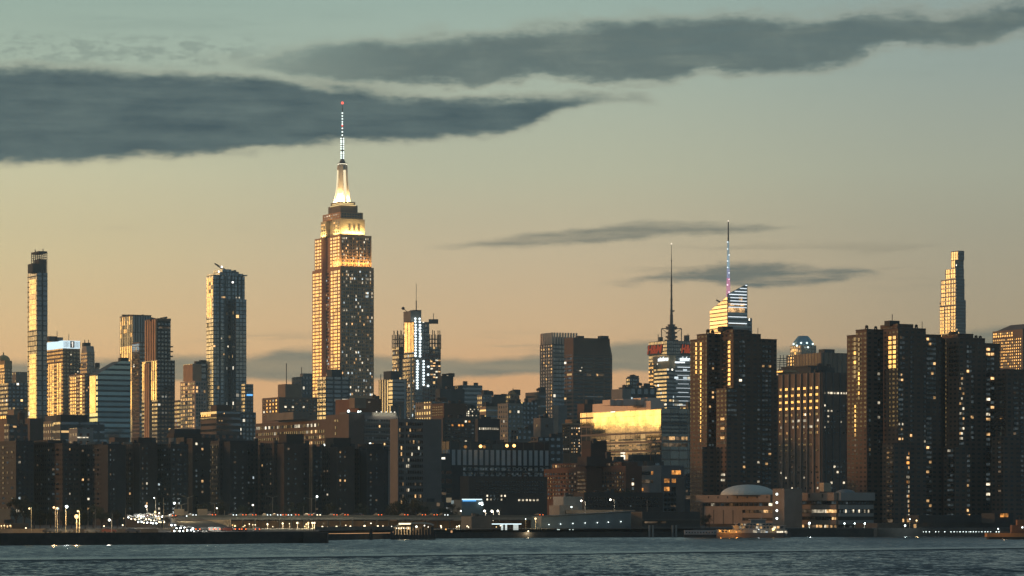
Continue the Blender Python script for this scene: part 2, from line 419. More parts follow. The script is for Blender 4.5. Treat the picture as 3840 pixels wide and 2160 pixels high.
class Face:
    def __init__(s, o, d, L, n, D): s.o = o; s.d = d; s.L = L; s.n = n; s.D = D
class Building:
    def __init__(s, name, label, D, px, cat='building', group=None, ang=28.0):
        s.D = D; s.c = (PX(px, D), D, GROUND); s.ang = ang
        s.root = empty(name, s.c, label, cat, group)
        a = R(ang)
        s.RD = (math.cos(a), math.sin(a)); s.LD = (-math.sin(a), math.cos(a))
        s.wins = []; s.rng = random.Random(hash((px, D)) & 0xffff)
    def foot(s, pl, pc, pr, D=None, minL=8.0):
        D = D or s.D; xc = PX(pc, D)
        def L(d, p):
            k = (p - 1920) / F
            return max(minL, (k * D - xc) / (d[0] - k * d[1])) if abs(p - pc) > .5 else minL
        LR = L(s.RD, pr); LL = L(s.LD, pl)
        c = (xc - s.c[0], D - s.c[1])
        A = (c[0] + s.RD[0] * LR, c[1] + s.RD[1] * LR); B = (A[0] + s.LD[0] * LL, A[1] + s.LD[1] * LL); Cc = (c[0] + s.LD[0] * LL, c[1] + s.LD[1] * LL)
        return [c, A, B, Cc], LR, LL
    def box(s, pl, pc, pr, yt, yb=None, mat=None, part='wall', D=None, minL=8.0, parent=None, label=None, ztops=None):
        D = D or s.D
        P, LR, LL = s.foot(pl, pc, pr, D, minL)
        z1 = PZ(yt, D) - GROUND; z0 = (PZ(yb, D) - GROUND) if yb else -3.0
        m = MB(); m.prism(P, z0, z1 if ztops is None else [PZ(z, D) - GROUND for z in ztops])
        if z1 - z0 > 6 and ztops is None and min(LR, LL) > 7:       # low parapet and a bulkhead on the roof
            cx = (P[0][0] + P[2][0]) / 2; cy = (P[0][1] + P[2][1]) / 2
        o = m.build(part, mat, parent or s.root)
        if label: o['label'] = label
        # face normals: right (east) and left (south)
        fr = Face(P[0], s.RD, LR, (s.RD[1], -s.RD[0]), D)
        fl = Face(P[0], s.LD, LL, (-s.LD[1], s.LD[0]), D)
        return {'R': fr, 'L': fl, 'o': o, 'P': P, 'z1': z1, 'z0': z0}
    def upos(s, f, px):
        """distance along a face at which it is seen at pixel column px"""
        k = (px - 1920) / F
        ox = f.o[0] + s.c[0]; oy = f.o[1] + s.c[1]
        return (k * oy - ox) / (f.d[0] - k * f.d[1])
    def win(s, f, x0, x1, nc, y0, y1, nr, fw=.6, fh=.6, st='g', pat=None, skip=None, fade=None):
        """grid of windows between pixel columns x0..x1 and rows y0..y1 (rows at the corner's distance).
        st: 'g.5k.3w.2' state probabilities; pat: fractions of the width that hold a window"""
        import re
        pr = [(a, float(b or 1)) for a, b in re.findall(r'([a-z])([0-9.]*)', st)]
        tot = sum(p for _, p in pr)
        u0, u1 = s.upos(f, x0), s.upos(f, x1)
        if u0 > u1: u0, u1 = u1, u0
        u0 = max(u0, .3); u1 = min(u1, f.L - .3)
        zt, zb = PZ(y0, f.D) - GROUND, PZ(y1, f.D) - GROUND
        dz = (zt - zb) / nr; du = (u1 - u0) / nc
        cols = [((i + .5) * du + u0, du * fw) for i in range(nc)] if pat is None else [(u0 + (u1 - u0) * c, (u1 - u0) * w) for c, w in pat]
        ang = math.atan2(f.d[1], f.d[0])
        for r in range(nr):
            z = zt - (r + .5) * dz
            frow = s.rng.random()
            for i, (u, w) in enumerate(cols):
                if skip and s.rng.random() < skip: continue
                x = s.rng.random() * tot
                for a, p in pr:
                    x -= p
                    if x <= 0: break
                if fade and a in 'gs' and z < PZ(fade, f.D) - GROUND: a = 'k'
                if a in 'wcba' and frow < .35 and s.rng.random() < .6: a = 'k'
                hh = dz * fh
                s.wins.append((a, (f.o[0] + f.d[0] * u + f.n[0] * .10, f.o[1] + f.d[1] * u + f.n[1] * .10, z), w, hh, ang))
    def done(s, cap=100):
        if not s.wins: return s.root
        order = sorted(s.wins, key=lambda w: -((3 if w[0] in 'wcba' else 1) * w[2] * w[3]))
        for a, p, w, h, ang in order[:cap]:
            o = bpy.data.objects.new('window', unit_window(a))
            o.location = p; o.rotation_euler = (0, 0, ang); o.scale = (w, .3, h)
            link(o, s.root)
        rest = order[cap:]
        if rest:
            m = MB(); keys = sorted({w[0] for w in rest})
            for a, p, w, h, ang in rest:
                m.box((p[0], p[1], p[2] - h / 2), (w, .3, h), (math.cos(ang), math.sin(ang)), keys.index(a))
            tag(m.build('window', [WINMAT[k] for k in keys], s.root), kind='stuff')
        return s.root
# ------------------------------------------------------------------ palettes
LIME = (.46, .40, .33, 1); BRICK = (.24, .13, .08, 1); DBRICK = (.115, .085, .07, 1); CONC = (.36, .31, .26, 1)
TEAL = (.055, .075, .085, 1); BROWN = (.24, .16, .11, 1); GREY = (.27, .26, .24, 1); DARK = (.05, .05, .05, 1); TAN = (.30, .22, .15, 1)
TG = ((.80, .86, .92), .36)       # blue-green glass
GG = ((1.0, .88, .70), .55)       # warm coated glass
roofm = wall((.07, .07, .07, 1))
steel = wall((.10, .09, .085, 1))
def crane(label, px, py, D, L=26, tilt=25, az=20, face=1):
    """rooftop tower crane: mast, cab, lattice jib, counterweight"""
    z = PZ(py, D)
    t = empty('tower_crane', (PX(px, D), D, z - 9), label, 'crane', None, R(az))
    m = MB(); m.bar((0, 0, -8), (0, 0, 7), .9); m.build('mast', steel, t)
    m = MB(); a = R(tilt)
    P = lambda s, h: (face * (s * math.cos(a) - h * math.sin(a)), 0, 7 + s * math.sin(a) + h * math.cos(a))
    m.bar(P(0, 0), P(L, 0), .5); m.bar(P(0, 2.0), P(L, .4), .35)
    for i in range(8): m.bar(P(L * i / 8, 0), P(L * (i + .5) / 8, 1.8 - 1.5 * i / 8), .25)
    m.build('jib', steel, t)
    m = MB(); m.bar((0, 0, 7), (-face * 9, 0, 9), .6); m.box((-face * 8, 0, 6), (3, 2, 3)); m.build('counterweight', steel, t)
    m = MB(); m.box((face * 1.2, -1.3, 6), (2, 2, 2.4)); m.build('cab', steel, t)
def rooftop(b, items, mat=None, D=None):
    """tanks, vents and masts on a roof: (kind, px, width m, height m, py of the roof)"""
    D = D or b.D + 12
    for k, px, w, h, py in items:
        x, z = PX(px, D) - b.c[0], PZ(py, D) - GROUND
        y = D - b.c[1]
        m = MB()
        if k == 'tank':
            for dx, dy in ((-1, -1), (1, -1), (1, 1), (-1, 1)): m.bar((x + dx * w * .35, y + dy * w * .35, z - 1), (x + dx * w * .3, y + dy * w * .3, z + h * .4), .25)
            m.cyl((x, y, z + h * .35), w / 2, h * .5, 12); m.cyl((x, y, z + h * .85), w / 2 * 1.08, h * .22, 12, .1)
            m.build('water_tank', mat or wall((.10, .065, .045, 1)), b.root)
        elif k == 'mast':
            m.bar((x, y, z - 1), (x, y, z + h), w); m.build('antenna', steel, b.root)
        elif k == 'vent':
            m.box((x, y, z - 1), (w, w * .8, h + 1), b.RD); m.build('roof_vent', mat or roofm, b.root)

# ================================================================== far row, left
b = Building('slender_tower', 'slender unfinished tower with tall bright glass panes and a scaffold crown', 3200, 138)
glm = mirror((1, .93, .78), .72, rough=.04, wob=.01)
w_ = fac(TEAL, 6, 5.1, .7, .8, TG, .015, lits=.8)
b.box(103, 138, 178, 1022, mat=w_)
b.box(104, 122, 138, 988, 1022, mat=wall(DARK), part='penthouse')
m = MB()
zb, zt = PZ(1022, 3200) - GROUND, PZ(940, 3200) - GROUND
P, _, _ = b.foot(118, 146, 176, 3204)
for i in range(4):
    p, q = P[i], P[(i + 1) % 4]
    for k in range(4):
        x, y = p[0] + (q[0] - p[0]) * k / 4, p[1] + (q[1] - p[1]) * k / 4
        m.bar((x, y, zb), (x, y, zt + (2.5 if k == 2 else 0)), .38)
    for k in range(9):
        z = zb + (zt - zb) * (k + .5) / 9
        m.bar((p[0], p[1], z), (q[0], q[1], z), .17)
m.build('scaffold', steel, b.root)
m = MB(); m.prism(P, zt - 2.2, zt); m.build('scaffold_deck', steel, b.root)
m = MB(); Q, _, _ = b.foot(128, 146, 166, 3207); m.prism(Q, zb, zt - 8); m.build('core', wall((.16, .14, .12, 1)), b.root)
f = b.box(103, 138.2, 178.2, 1024, 1575, mat=w_, part='wall', D=3199.7)['L']
b.win(f, 111, 136, 1, 1044, 1236, 9.99 and 10, .96, .88, 's.9h.1')
b.win(f, 111, 136, 1, 1325, 1570, 13, .96, .85, 's')
b.done()

b = Building('crown_lit_tower', 'tower with a glowing white roof band bearing a dark figure 1', 3000, 236)
w_ = fac(BROWN, 3.4, 3.6, .55, .5, ((1, .85, .6), .40), .05)
q = b.box(177, 236, 300, 1306, mat=w_)
bandm = fac((.75, .85, .88, 1), 2.0, 30, .5, 1.0, TG, .0)
m = MB(); P, _, _ = b.foot(176, 236, 301, 2999); zb, zt = PZ(1305, 3000) - GROUND, PZ(1277, 3000) - GROUND
m.prism(P, zb, zt); m.build('crown_band', emis((.72, .92, 1.0), 1.35), b.root)
m = MB(); m.box((0, 0, 0), (.1, .1, .1))
fr = Face(P[0], b.RD, 1, (b.RD[1], -b.RD[0]), 2999)
def on_face(b, P0, d, n, u, z, w, h, mat, name, proud=.3, th=.4):
    m = MB(); m.box((P0[0] + d[0] * u + n[0] * proud, P0[1] + d[1] * u + n[1] * proud, z), (w, th, h), d); return m.build(name, mat, b.root)
dk = wall((.05, .04, .035, 1))
for k in range(14):
    u = 1.0 + k * 1.25
    if 5 <= k <= 8: continue
    m = MB(); m.box((P[0][0] + b.RD[0] * u + fr.n[0] * .2, P[0][1] + b.RD[1] * u + fr.n[1] * .2, zb + .6), (.35, .3, zt - zb - 1.2), b.RD); m.build('louver', dk, b.root)
on_face(b, P[0], b.RD, fr.n, 9.4, zb + .4, 4.2, zt - zb - .8, dk, 'figure_panel', .2)
m = MB(); pt = lambda u, z: (P[0][0] + b.RD[0] * u + fr.n[0] * .6, P[0][1] + b.RD[1] * u + fr.n[1] * .6, z)
m.bar(pt(9.5, zb + 1), pt(9.5, zt - 1), .55); m.bar(pt(9.5, zt - 1.2), pt(8.6, zt - 2.6), .45); m.build('figure', emis((1, .95, .85), 1.2), b.root)
b.win(q['L'], 180, 233, 4, 1360, 1572, 30, .55, .8, 's.8h.3', pat=[(.12, .14), (.30, .10), (.62, .12), (.78, .12), (.93, .06)])
b.win(q['R'], 262, 296, 4, 1325, 1560, 26, .5, .5, 'k.8c.12w.1')
rooftop(b, [('vent', 195, 8, 4, 1277), ('mast', 214, .3, 9, 1277), ('vent', 222, 6, 3, 1277), ('mast', 258, .25, 6, 1277)])
b.done()

b = Building('stone_tower', 'old stone tower with a tapered top and stepped shoulders', 3100, 326)
s_ = fac(LIME, 2.6, 3.7, .4, .5, ((1, .85, .6), .35), .03)
b.box(290, 326, 372, 1376, mat=s_); b.box(303, 326, 350, 1322, 1376, s_, 'wall'); 
P, _, _ = b.foot(305, 326, 347); P2, _, _ = b.foot(312, 326, 339)
dx, dy = [(sum(p[i] for p in P) - sum(p[i] for p in P2)) / 4 for i in (0, 1)]
m = MB(); m.prism(P, PZ(1322, 3100) - GROUND, PZ(1297, 3100) - GROUND, top=[(p[0] + dx, p[1] + dy) for p in P2]); m.build('tapered_roof', wall(LIME), b.root)
rooftop(b, [('vent', 324, 7, 3, 1297), ('mast', 318, .4, 6, 1297), ('mast', 332, .4, 6, 1297), ('vent', 365, 4, 4, 1376), ('vent', 296, 3, 4, 1376)])
b.done()

b = Building('apartment_tower', 'brown slab with a grid of gold windows below the tapered stone tower', 2850, 318)
q = b.box(259, 318, 352, 1400, mat=fac(BRICK, 3.2, 3.5, .4, .5, TG, .03))
b.win(q['L'], 264, 287, 3, 1408, 1552, 11, .62, .6, 's.9g.2'); b.win(q['L'], 300, 310, 1, 1404, 1552, 12, .8, .6, 's')
b.win(q['R'], 322, 348, 4, 1408, 1545, 11, .5, .5, 'k.9w.08c.05'); b.done()

b = Building('slanted_glass_tower', 'teal glass tower with a slanted roof and a gold sliver of a side', 2300, 366)
f = b.foot(336, 366, 489)
m = MB(); P, LR, LL = f
D = 2300; z = lambda y: PZ(y, D) - GROUND
# irregular slanted roofline: left shoulder low, rising to the right
A, B, Cc, Dd = P
mid = (A[0] + (B[0] - A[0]) * .42, A[1] + (B[1] - A[1]) * .42); midb = (Dd[0] + (Cc[0] - Dd[0]) * .42, Dd[1] + (Cc[1] - Dd[1]) * .42)
mid2 = (A[0] + (B[0] - A[0]) * .70, A[1] + (B[1] - A[1]) * .70); midb2 = (Dd[0] + (Cc[0] - Dd[0]) * .70, Dd[1] + (Cc[1] - Dd[1]) * .70)
m.prism([A, mid, mid2, B, Cc, midb2, midb, Dd], -3, [z(1402), z(1372), z(1352), z(1352), z(1352), z(1352), z(1372), z(1402)])
m.build('wall', fac((.10, .13, .14, 1), 60, 3.9, 1.0, .62, ((.62, .85, .92), .55), .02, lits=.7), b.root)
b.win(Face(A, b.LD, LL, (-b.LD[1], b.LD[0]), D), 337.5, 360, 1, 1406, 1548, 1, .97, .98, 's')
rooftop(b, [('mast', 452, .3, 5, 1352), ('vent', 462, 6, 2, 1352)])
b.done()

b = Building('ribbed_tower', 'tall glass tower with gold vertical ribs and a crane on its flat roof', 3000, 498)
q = b.box(449, 498, 567, 1181, mat=fac((.07, .075, .08, 1), 2.6, 16, .6, .96, TG, .012))
b.win(q['L'], 451, 496, 7, 1185, 1262, 5, .5, .93, 's.6h.3k.5'); b.win(q['L'], 451, 496, 7, 1262, 1296, 1, .5, .95, 'k.8s.2')
b.win(q['L'], 451, 496, 7, 1296, 1322, 1, .5, .95, 's'); b.win(q['L'], 451, 496, 7, 1322, 1562, 9, .5, .96, 's.8h.2')
m = MB(); m.prism(b.foot(449, 498.5, 568, 2999)[0], PZ(1184, 3000) - GROUND, PZ(1180, 3000) - GROUND); m.build('cornice', wall(BROWN), b.root)
r = b.box(495, 523, 545, 1282, mat=fac(BROWN, 3, 3.9, .7, .6, TG, .02), part='wing', D=2960)
b.win(r['L'], 497, 521, 5, 1290, 1575, 38, .78, .55, 'g.5h.7')
b.done()
crane('crane lying low on the roof of the ribbed gold tower', 503, 1181, 3010, 12, 8, 0, -1)

b = Building('orange_ribbed_tower', 'tower with an orange ribbed side, dark front and balconies on its right edge', 2700, 590)
q = b.box(546, 590, 640, 1197, mat=fac((.05, .055, .06, 1), 3.2, 3.5, .6, .5, TG, .02))
m = MB(); fl = q['L']
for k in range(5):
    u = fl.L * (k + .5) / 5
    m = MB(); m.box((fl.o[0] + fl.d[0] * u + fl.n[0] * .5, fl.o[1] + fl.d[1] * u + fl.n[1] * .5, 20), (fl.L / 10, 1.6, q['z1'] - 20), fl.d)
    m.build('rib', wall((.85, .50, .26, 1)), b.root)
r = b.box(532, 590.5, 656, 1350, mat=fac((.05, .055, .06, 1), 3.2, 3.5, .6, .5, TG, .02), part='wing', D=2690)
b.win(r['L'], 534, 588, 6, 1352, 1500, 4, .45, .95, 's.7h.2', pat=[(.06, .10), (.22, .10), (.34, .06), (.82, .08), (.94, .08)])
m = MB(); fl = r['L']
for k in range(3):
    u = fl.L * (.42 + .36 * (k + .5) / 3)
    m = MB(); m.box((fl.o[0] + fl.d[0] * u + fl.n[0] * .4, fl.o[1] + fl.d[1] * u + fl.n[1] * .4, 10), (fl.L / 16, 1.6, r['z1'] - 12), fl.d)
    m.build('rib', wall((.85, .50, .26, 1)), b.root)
for k in range(14):
    z_ = q['z1'] - 24 - k * 4.2 - (40 if k > 7 else 0); P = q['P']
    if z_ < r['z1']: continue
    m = MB(); m.box((P[1][0], P[1][1], z_), (3.2, 3.2, 1.1), b.RD); m.build('balcony', wall(BROWN), b.root)
b.win(q['R'], 596, 636, 6, 1222, 1234, 1, .8, .6, 'e'); b.win(q['R'], 596, 652, 4, 1340, 1640, 8, .3, .2, 'k.9w.08')
m = MB(); m.prism(b.foot(545, 590, 641, 2699)[0], q['z1'] - 1.5, q['z1'] + .8); m.build('cornice', wall(BROWN), b.root)
b.done()
crane('crane perched on the dark tower with right-hand balconies', 604, 1192, 2712, 6, 25, 10)

b = Building('gridded_building', 'pale gridded apartment block between the ribbed towers and the big glass tower', 2600, 722)
b.box(687, 722, 778, 1364, mat=fac((.10, .105, .11, 1), 6.4, 5.2, .75, .7, TG, .02))
q = b.box(676, 732, 775, 1428, mat=wall((.62, .46, .36, 1)), part='wing', D=2580)
b.box(687.5, 722, 722, 1366, 1428, wall((.55, .34, .2, 1)), 'penthouse', D=2598)
b.win(q['L'], 678, 731, 6, 1431, 1604, 12, .72, .62, 'h.5k.5e.2w.05'); b.win(q['R'], 734, 772, 4, 1432, 1600, 12, .6, .6, 'k.9w.05d.1')
b.box(655, 676, 684, 1500, mat=fac(BROWN, 3, 3.6, .5, .5, TG, .04), part='annex', D=2630)
rooftop(b, [('vent', 742, 5, 2, 1364), ('vent', 760, 5, 3, 1364)])
b.done()

b = Building('glass_tower', 'tallest teal glass tower left of the spire, with jagged top and gold edge', 3100, 800)
g1 = fac((.05, .075, .085, 1), 3.8, 3.9, .8, .78, ((.78, .86, .92), .46), .03, lits=.9)
tops = [(774, 786, 824, 1030, 0), (776, 824, 846, 1022, 4), (800, 834, 868, 1009, 8), (820, 868, 884, 1018, 12), (840, 884, 900, 1026, 16), (860, 900, 918, 1030, 20)]
q = b.box(774, 800, 918, 1034, mat=g1)
for k, (pl, pc, pr, yt, dd) in enumerate(tops):
    b.box(pl if k else 774.5, pc if k else 800, pr, yt, 1034, g1, 'crown', D=3101 + dd)
r = b.box(880, 884, 924, 1122, mat=g1, part='wing', D=3096)
for px in (824, 846, 868, 892, 906):
    u = b.upos(q['R'], px); f = q['R']
    on_face(b, f.o, f.d, f.n, u, 5, 1.1, q['z1'] - 5, wall((.10, .13, .14, 1)), 'fin', .5, 1.0)
b.win(q['L'], 776, 799, 3, 1040, 1112, 5, .85, .93, 's.9k.1'); b.win(q['L'], 776, 795, 2, 1114, 1188, 5, .9, .93, 's')
b.win(q['R'], 830, 846, 3, 1108, 1118, 1, .8, .6, 'w'); b.win(q['R'], 884, 900, 3, 1108, 1118, 1, .8, .6, 'c.5e.5')
b.win(q['R'], 905, 918, 2, 1130, 1420, 20, .5, .4, 'd.4k.5b.15', skip=.2)
b.win(q['R'], 802, 900, 12, 1200, 1560, 24, .5, .4, 'd.1w.02c.02b.02k.2', skip=.8)
on_face(b, q['R'].o, q['R'].d, q['R'].n, b.upos(q['R'], 797), PZ(1301, 3100) - GROUND, 4, 2, WINMAT['w'], 'window')
for px, py in ((872, 1058), (820, 1018), (831, 1000)):
    m = MB(); m.ball((PX(px, 3090) - b.c[0], 3092 - 3100, PZ(py, 3090) - GROUND), 1.0); m.build('beacon', emis((1, .95, .9), 3), b.root)
b.done()
crane('crane boom leaning left over the jagged glass tower', 850, 1014, 3118, 15, 36, 0, -1)

b = Building('narrow_teal_block', 'narrow dark block with a small blue lit sign right of the big glass tower', 3050, 922)
b.box(905, 918, 950, 1440, mat=fac(TEAL, 3, 3.6, .6, .6, TG, .08)); 
on_face(b, (0, 0), b.RD, (b.RD[1], -b.RD[0]), 4, PZ(1484, 3050) - GROUND, 6, 1.6, emis((.15, .5, 1), 1.6), 'sign')
b.done()
b = Building('domed_stone_building', 'stone building with a gilded cupola at the edge of the view', 3300, 20)
q = b.box(-30, 18, 38, 1382, mat=fac(TAN, 3, 3.6, .5, .5, GG, .04)); b.box(-20, 18, 36, 1352, 1382, wall((.55, .40, .2, 1)), 'attic')
m = MB(); c0 = (PX(12, 3310) - b.c[0], 12, PZ(1352, 3310) - GROUND); m.dome(c0, 7, 6, 14, 5); m.cyl((c0[0], c0[1], c0[2] + 5.5), 1.0, 4, 8, .2); m.build('cupola', wall((.6, .42, .15, 1), .4), b.root)
b.win(q['L'], -20, 16, 9, 1366, 1380, 1, .5, .9, 's'); b.win(q['L'], -20, 16, 6, 1400, 1440, 2, .5, .8, 's.6h.5'); b.done()
for i, (nm, lb, D, pl, pc, pr, yt, mt, wn) in enumerate([
    ('office_block', 'plain grey-brown block seen between the cupola and the slender tower', 3700, 30, 60, 106, 1394, fac((.22, .18, .14, 1), 9, 9, .2, .2, TG, .02), None),
    ('office_block', 'dim block with scattered lit windows at the left edge under the cupola', 2600, -40, 30, 104, 1436, fac((.13, .13, .13, 1), 3.4, 3.4, .55, .5, TG, .16), None),
    ('apartment_block', 'small brown block with a tan lit-up left side and square bulkhead', 1900, 28, 52, 90, 1536, fac(TAN, 9, 9, .1, .1, TG, 0), None),
    ('apartment_block', 'low block with a row of amber top windows at the left edge', 1800, -30, 26, 60, 1556, wall(BROWN), ('L', -10, 25, 5, 1558, 1570, 1, .7, .8, 's')),
    ('apartment_block', 'dark gridded block with one bright window, left of the windowless dark block', 1700, 20, 34, 104, 1590, fac((.10, .10, .10, 1), 3.6, 3.4, .55, .45, TG, .08), ('R', 48, 62, 1, 1596, 1603, 1, .9, .9, 'w')),
    ('brick_block', 'windowless dark brown block below the slender tower', 1750, 106, 112, 163, 1568, wall(DBRICK), None),
    ('office_block', 'pale stepped block with a dark roof screen below the gold windowed slab', 1900, 163, 220, 330, 1577, fac((.26, .24, .21, 1), 4, 4, .4, .4, TG, .04), None),
    ('plant_building', 'teal grey plant building with a black louvred roof screen', 1850, 200, 226, 392, 1580, fac((.12, .14, .14, 1), 12, 5, .9, .25, TG, .02), None),
    ('low_building', 'low pale rooftop building with a lit strip in front of the plant building', 1650, 258, 290, 350, 1604, fac((.30, .30, .28, 1), 4, 4, .4, .4, TG, .08), None),
    ('brick_block', 'squat dark block in front of the slanted glass tower foot', 1600, 418, 430, 484, 1640, wall(DBRICK), None),
    ('low_building', 'long low building with a thick black roof band beside the ribbed tower foot', 1750, 640, 652, 756, 1628, wall((.16, .17, .17, 1)), None),
    ('glass_building', 'teal low-rise filling the gap below the jagged glass tower', 2500, 866, 880, 960, 1545, fac(TEAL, 3.2, 3.6, .6, .6, TG, .06), None),
]):
    b = Building(nm, lb, D, pc); q = b.box(pl, pc, pr, yt, mat=mt)
    if wn: b.win(q[wn[0]], *wn[1:])
    if 'plant' in nm: b.box(214, 228, 330, 1555, 1580, wall((.03, .032, .035, 1)), 'roof_screen', D=1860)
    if 'bulkhead' in lb: b.box(52, 56, 88, 1534, 1536, wall(DBRICK), 'bulkhead')
    if 'black roof' in lb: b.box(645, 655, 754, 1608, 1628, wall((.03, .03, .033, 1)), 'roof_band', D=1760)
    if 'one bright' in lb: rooftop(b, [('tank', 80, 4, 7, 1590)])
    if 'stepped' in lb: b.box(170, 218, 270, 1556, 1577, wall((.1, .1, .1, 1)), 'penthouse', D=1915); rooftop(b, [('vent', 240, 5, 3, 1577)])
    if 'lit strip' in lb: on_face(b, (0, 0), b.RD, (b.RD[1], -b.RD[0]), 3, PZ(1642, D) - GROUND, 6, .5, WINMAT['c'], 'lit_strip')
    b.done()

b = Building('rounded_apartment_block', 'brown block with penthouse and lit top-floor windows before the jagged glass tower', 1700, 812)
q = b.box(752, 812, 902, 1540, mat=fac((.16, .12, .095, 1), 60, 3.2, 1, .4, TG, .0)); b.box(790, 812, 866, 1519, 1540, wall((.12, .08, .06, 1)), 'penthouse', D=1712)
b.box(740, 750, 920, 1628, mat=fac((.08, .08, .08, 1), 4, 3.4, .5, .5, TG, .07), part='podium', D=1690)
b.win(q['L'], 755, 792, 6, 1551, 1560, 1, .6, .9, 's'); b.win(q['R'], 818, 845, 3, 1545, 1620, 8, .4, .4, 'k.6w.2e.2', skip=.4)
b.done()

# ================================================================== the great spire
D = 3400
b = Building('skyscraper', 'tallest stone skyscraper with floodlit crown and spire ending in a red light', D, 1277, 'skyscraper')
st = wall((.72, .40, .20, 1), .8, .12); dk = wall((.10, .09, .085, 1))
def esb(pl, pr, yt, yb, pc=1277, Dd=0, m_=st, part='wall', notch=True, rec=None):
    if not notch: return b.box(pl, pc, pr, yt, yb, m_, part, D=D + Dd)
    rec = rec or (1208, 1238)
    Dd_ = D + Dd
    P, LR, LL = b.foot(pl, pc, pr, Dd_)
    f = Face(P[0], b.LD, LL, (-b.LD[1], b.LD[0]), Dd_)
    ua, ub = b.upos(f, rec[1]), b.upos(f, rec[0])
    L_, R_ = b.LD, b.RD; p = lambda u, v: (P[0][0] + L_[0] * u + R_[0] * v, P[0][1] + L_[1] * u + R_[1] * v)
    base = [p(0, 0), p(0, LR), p(LL, LR), p(LL, 0), p(ub, 0), p(ub, 5.0), p(ua, 5.0), p(ua, 0)]
    m = MB(); m.prism(base, PZ(yb, Dd_) - GROUND if yb else -3, PZ(yt, Dd_) - GROUND)
    m.build(part, m_, b.root)
    return {'L': f, 'R': Face(P[0], b.RD, LR, (b.RD[1], -b.RD[0]), Dd_), 'P': P, 'rec': Face(p(ua, 5.0), b.LD, ub - ua, (-b.LD[1], b.LD[0]), Dd_)}
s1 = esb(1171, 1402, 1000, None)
RP = [(.05, .030), (.10, .030), (.175, .030), (.225, .030), (.295, .030), (.345, .030), (.415, .030), (.465, .030), (.535, .030), (.585, .030), (.655, .030), (.705, .030), (.775, .030), (.825, .030), (.90, .030), (.95, .030)]
b.win(s1['R'], 1278, 1401, 1, 1010, 1484, 36, 1, .58, 'k4.0d3.4w.45c.85b.45e.7', pat=RP)
for x0, x1 in ((1173, 1207), (1240, 1276)):
    b.win(s1['L'], x0, x1, 1, 1010, 1484, 36, 1, .66, 's.7g.4h.1', pat=[(.13, .20), (.41, .17), (.60, .17), (.87, .20)])
b.win(s1['rec'], 1209, 1234, 4, 1010, 1484, 36, .5, .5, 'k1.5d.3c.3b.2w.1')
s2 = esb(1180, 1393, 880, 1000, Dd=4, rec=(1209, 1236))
b.win(s2['R'], 1279, 1391, 1, 886, 998, 9, 1, .55, 'k3d.8w.4c.8', pat=RP)
for x0, x1 in ((1182, 1206), (1238, 1275)):
    b.win(s2['L'], x0, x1, 1, 884, 998, 9, 1, .64, 's.8g.5', pat=[(.13, .18), (.40, .17), (.60, .17), (.87, .18)])
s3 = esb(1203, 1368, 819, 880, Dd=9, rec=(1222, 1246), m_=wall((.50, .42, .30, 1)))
b.win(s3['L'], 1250, 1274, 3, 826, 874, 4, .5, .55, 's.5k.5'); b.win(s3['L'], 1205, 1220, 2, 826, 874, 4, .5, .55, 's.5k.5')
for px in (1311, 1328, 1345):                                    # round-headed windows
    u = b.upos(s3['R'], px); f = s3['R']; m = MB(); z0 = PZ(862, D) - GROUND; w = 1.3
    pts = [(-w, z0), (w, z0), (w, z0 + 6)] + [(w * math.cos(t), z0 + 6 + w * math.sin(t)) for t in (.5, 1.05, 1.57, 2.1, 2.64)] + [(-w, z0 + 6)]
    m.quad([(f.o[0] + f.d[0] * (u + a) + f.n[0] * .3, f.o[1] + f.d[1] * (u + a) + f.n[1] * .3, z_) for a, z_ in pts])
    m.build('arched_window', dk, b.root)
s4 = esb(1210, 1361, 794, 819, Dd=14, notch=False, part='upper_tier'); b.win(s4['R'], 1280, 1358, 8, 797, 815, 2, .6, .5, 'k'); b.win(s4['L'], 1214, 1274, 7, 797, 816, 2, .4, .5, 'k.7c.2')
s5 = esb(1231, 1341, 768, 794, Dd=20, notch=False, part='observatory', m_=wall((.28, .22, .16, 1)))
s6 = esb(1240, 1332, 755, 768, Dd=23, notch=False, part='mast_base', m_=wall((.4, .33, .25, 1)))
zt = lambda y, dd=0: PZ(y, D + dd) - GROUND
for (pl, pr, y) in ((1238, 1334, 763), (1245, 1326, 756)):
    m = MB(); P, _, _ = b.foot(pl, 1277, pr, D + 18 + (763 - y) * .4); m.prism(P, zt(y), zt(y - 2.6)); m.build('light_band', emis((1, .72, .32), 1.3), b.root)
# the mooring mast: winged shaft that flares at its foot
cx, cy = PX(1284, D + 45) - b.c[0], 45.0
def octa(r, c=.38):
    pts = []
    for sx, sy in ((1, -1), (1, 1), (-1, 1), (-1, -1)):
        a, b_ = (sx * r, sy * r * c), (sx * r * c, sy * r)
        pts += [b_, a] if sx * sy < 0 else [a, b_]
    a = R(28)
    return [(cx + x * math.cos(a) - y * math.sin(a), cy + x * math.sin(a) + y * math.cos(a)) for x, y in pts]
m = MB(); lv = [(755, 9.6), (742, 9.0), (728, 7.9), (700, 6.9), (682, 6.3), (660, 5.7), (622, 5.4), (604, 5.2)]
for (y0, r0), (y1, r1) in zip(lv, lv[1:]): m.prism(octa(r0), zt(y0), zt(y1), top=octa(r1))
m.build('mast_shaft', wall((.70, .62, .50, 1)), b.root)
m = MB(); m.cyl((cx, cy, zt(604)), 5.0, zt(594) - zt(604), 14, 3.6); m.cyl((cx, cy, zt(598)), 5.4, 1.0, 14); m.build('mast_cap', dk, b.root)
m = MB(); m.cyl((cx, cy, zt(599.5)), 5.3, 1.4, 14); m.build('light_ring', emis((1, .9, .65), 2.2), b.root)
nR = (b.RD[1], -b.RD[0]); nL = (-b.LD[1], b.LD[0])
